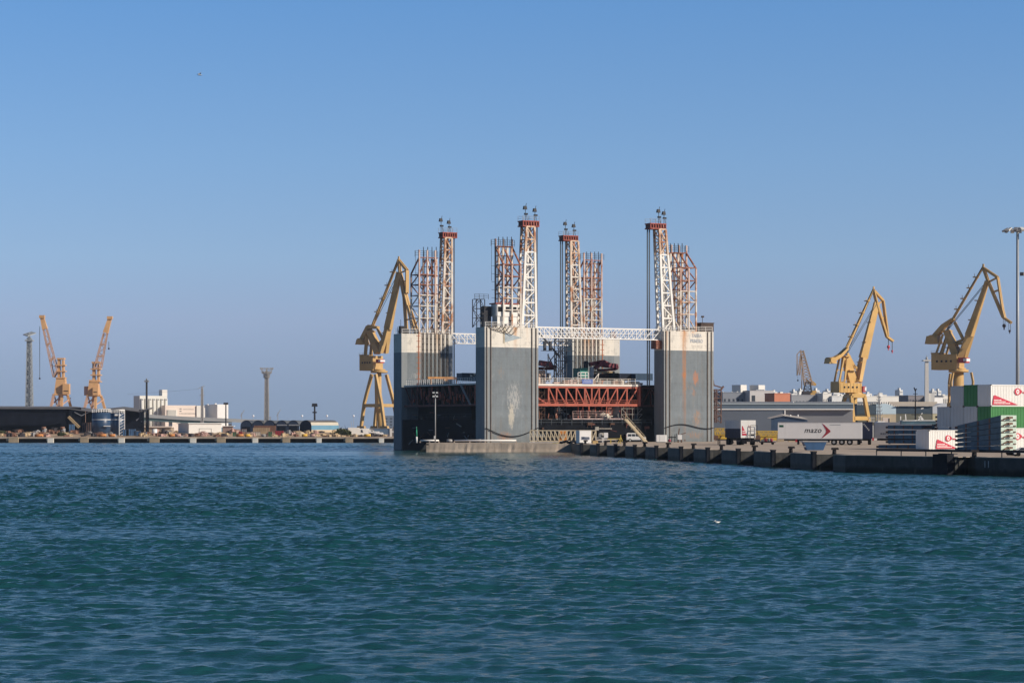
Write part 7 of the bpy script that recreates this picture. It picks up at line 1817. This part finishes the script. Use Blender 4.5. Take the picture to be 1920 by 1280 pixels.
# folded concrete boom, maroon
m_mar = mat('boom_maroon', (.17, .025, .04), .5, .2, 1.)
t = thing('folded_boom', 'maroon folded pump boom resting on deck containers by the rear tower', 'pump boom', onD(1105, 17, ZD), DA)
u0 = du(1105, 17); Yk = dY(u0 + 3, 17)
def qd(x, y, dv=0.): return Vector((du(x, 17) - u0, dv, CZ - (y - HY) * Yk / F - ZD))
b = MB(); b.bar(qd(1114, 690, -.4), qd(1132, 677, -.4), .7); b.bar(qd(1120, 682, -.5), qd(1155, 686, -.5), .75, .9); b.build('lower_arm', m_mar, t)
b = MB(); b.bar(qd(1107, 683, .4), qd(1132, 678, .4), .8); b.bar(qd(1132, 677, .4), qd(1156, 689, .4), .7); b.ball(tuple(qd(1155, 688, 0)), .6, 8, 6); b.build('upper_arm', m_mar, t)
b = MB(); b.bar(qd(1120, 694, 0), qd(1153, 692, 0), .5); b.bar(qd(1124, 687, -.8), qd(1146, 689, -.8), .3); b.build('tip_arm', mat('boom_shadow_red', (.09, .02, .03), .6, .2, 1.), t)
b = MB(); b.tube(qd(1110, 713), qd(1110, 688), .45, .35, 10); b.box(qd(1104, 0).x, qd(1117, 0).x, -.8, .8, 0, .8); b.build('pedestal', m_cgrey, t)
MB().box(qd(1116, 0).x, qd(1150, 0).x, -.6, 1.2, qd(0, 699).z, qd(0, 695.5).z).build('cradle', mat('cradle_tan', (.35, .25, .14), .7, .2, 1.), t)
MB().box(qd(1098, 0).x, qd(1103, 0).x, 0, 1, qd(0, 693).z, qd(0, 677).z).build('hopper', m_dark, t)
# left of it, a second maroon boom on a pale cabin
t = thing('folded_boom', 'maroon folded boom over a pale peach cabin right of the near tower', 'pump boom', onD(1012, 11, ZD), DA)
u1_ = du(1012, 11); Yk2 = dY(u1_ + 2, 11)
def qe(x, y, dv=0.): return Vector((du(x, 11) - u1_, dv, CZ - (y - HY) * Yk2 / F - ZD))
b = MB(); b.bar(qe(1011, 682), qe(1042, 688), .8, .7); b.bar(qe(1014, 678, .6), qe(1036, 681, .6), .6); b.build('arm', m_mar, t)
MB().box(qe(1011, 0).x, qe(1040, 0).x, -.5, 2.2, qe(0, 693).z, qe(0, 688).z).build('cradle', mat('cradle_dark_red', (.08, .025, .025), .7, .2, 1.), t)
MB().box(qe(1011, 0).x, qe(1024, 0).x, .2, 2.6, 0, qe(0, 694).z).build('cabin', mat('peach_cabin', (.66, .46, .34), .7, .06, .5), t)
b = MB(); b.bar(qe(1012, 700, -.2), qe(1030, 716, -.2), .12); b.bar(qe(1024, 693, -.2), qe(1024, 716, -.2), .14); b.bar(qe(1038, 693, -.2), qe(1038, 716, -.2), .14); b.bar(qe(1040, 700, -.2), qe(1028, 716, -.2), .12); b.build('prop', m_dark, t)
MB().box(qe(1030, 0).x, qe(1034, 0).x, .2, 1.0, qe(0, 712).z, qe(0, 699).z).build('water_tank', m_cgrey, t)
# low reddish clutter along the deck
r_ = random.Random(9)
for k in range(16):
    x = r_.uniform(1030, 1200); v = r_.uniform(6.5, 9); L_ = r_.uniform(.8, 2.4); h = r_.uniform(.4, 1.0); c = r_.choice((('rust', 'rusty'), ('dark', 'blackish'), ('pink', 'dusty pink'), ('cream', 'cream')))
    t = thing('deck_crate', f'low {c[1]} crate of fittings behind the dock deck railing', 'crate', onD(x, v), DA, f'{c[1]} crates behind the deck railing')
    MB().box(0, L_, 0, .8, .1, h).build('case', gm(c[0]), t); b = MB(); b.box(.1, .25, 0, .8, 0, .1); b.box(L_ - .25, L_ - .1, 0, .8, 0, .1); b.build('skid', gm('dark'), t)
# bagged material on the lower walkway and a pale round tank
t = thing('debris_pile', 'pale pile of bags on the lower walkway under the red truss', 'pile', onD(1135, 6.4, 6.61), DA)
b = heap_mb(1.4, 1.2, 5, 22); b.build('bags', gm('cream'), t)
t = thing('round_tank', 'pale grey upright tank under the right end of the red truss', 'tank', onD(1156, 9.5, 6.32), DA)
MB().tube((0, 0, 0), (0, 0, 2.5), 1.1, n=16).build('shell', mat('tank_grey_green', (.40, .42, .38), .6, .1, 1.), t); MB().tube((0, 0, 2.5), (0, 0, 2.62), .9, n=14).build('lid', m_gsteel, t)
# gull
t = thing('flying_gull', 'small gull gliding high in the blue sky at upper left', 'gull', (gx(374, 18), F / 18, gz(141, 18)), 25)
b = MB(); body = [(-.28, 0, 0), (-.15, .05, .03), (-.15, -.05, .03), (-.15, 0, -.05), (.12, .06, .04), (.12, -.06, .04), (.12, 0, -.06), (.25, .03, .03), (.25, -.03, .03), (.25, 0, -.02), (.33, 0, .0)]
b.add(body, [(0, 2, 1), (0, 1, 3), (0, 3, 2), (1, 2, 5, 4), (1, 4, 6, 3), (2, 3, 6, 5), (4, 5, 8, 7), (4, 7, 9, 6), (5, 6, 9, 8), (7, 8, 10), (7, 10, 9), (8, 9, 10)], True)
for sg in (1, -1): b.add([(.10, sg * .04, .04), (-.06, sg * .04, .04), (-.02, sg * .3, .2), (.10, sg * .3, .22), (-.10, sg * .62, .12), (.10, sg * .04, .055), (-.06, sg * .04, .055), (-.02, sg * .3, .215), (.10, sg * .3, .235)], [(0, 1, 2, 3), (3, 2, 4), (5, 8, 7, 6), (8, 4, 7)])
b.build('body', mat('gull_grey', (.38, .40, .44), .7, .1, 3.), t)
t = thing('floating_gull', 'white gull sitting on the open water right of centre', 'gull', (gx(1345, 38.6), F / 38.6, .05), 200)
b = MB().ball((0, 0, .05),   .075, 10, 7, .6, .62, 1.5); b.ball((.11, 0, .12), .035, 8, 6); b.bar((.13, 0, .12), (.18, 0, .11), .02); b.bar((-.08, 0, .06), (-.16, 0, .09), .06, .03, .03, .01); b.build('body', m_white, t)

# ------------------------------------------------------------------ sea air
hz = MB().box(-1520, 1520, -95, 4320, -6, 90).build('haze', [])
hm_ = bpy.data.materials.new('sea_haze'); hm_.use_nodes = True; nt = hm_.node_tree
for n_ in list(nt.nodes):
    if n_.type == 'BSDF_PRINCIPLED': nt.nodes.remove(n_)
pv = nt.nodes.new('ShaderNodeVolumePrincipled'); pv.inputs['Color'].default_value = (.62, .78, 1.0, 1); pv.inputs['Density'].default_value = .00005; pv.inputs['Anisotropy'].default_value = .0
nt.links.new(pv.outputs[0], nt.nodes['Material Output'].inputs['Volume'])
hz.data.materials.append(hm_); tag(hz, kind='stuff')
sc.cycles.volume_bounces = 0
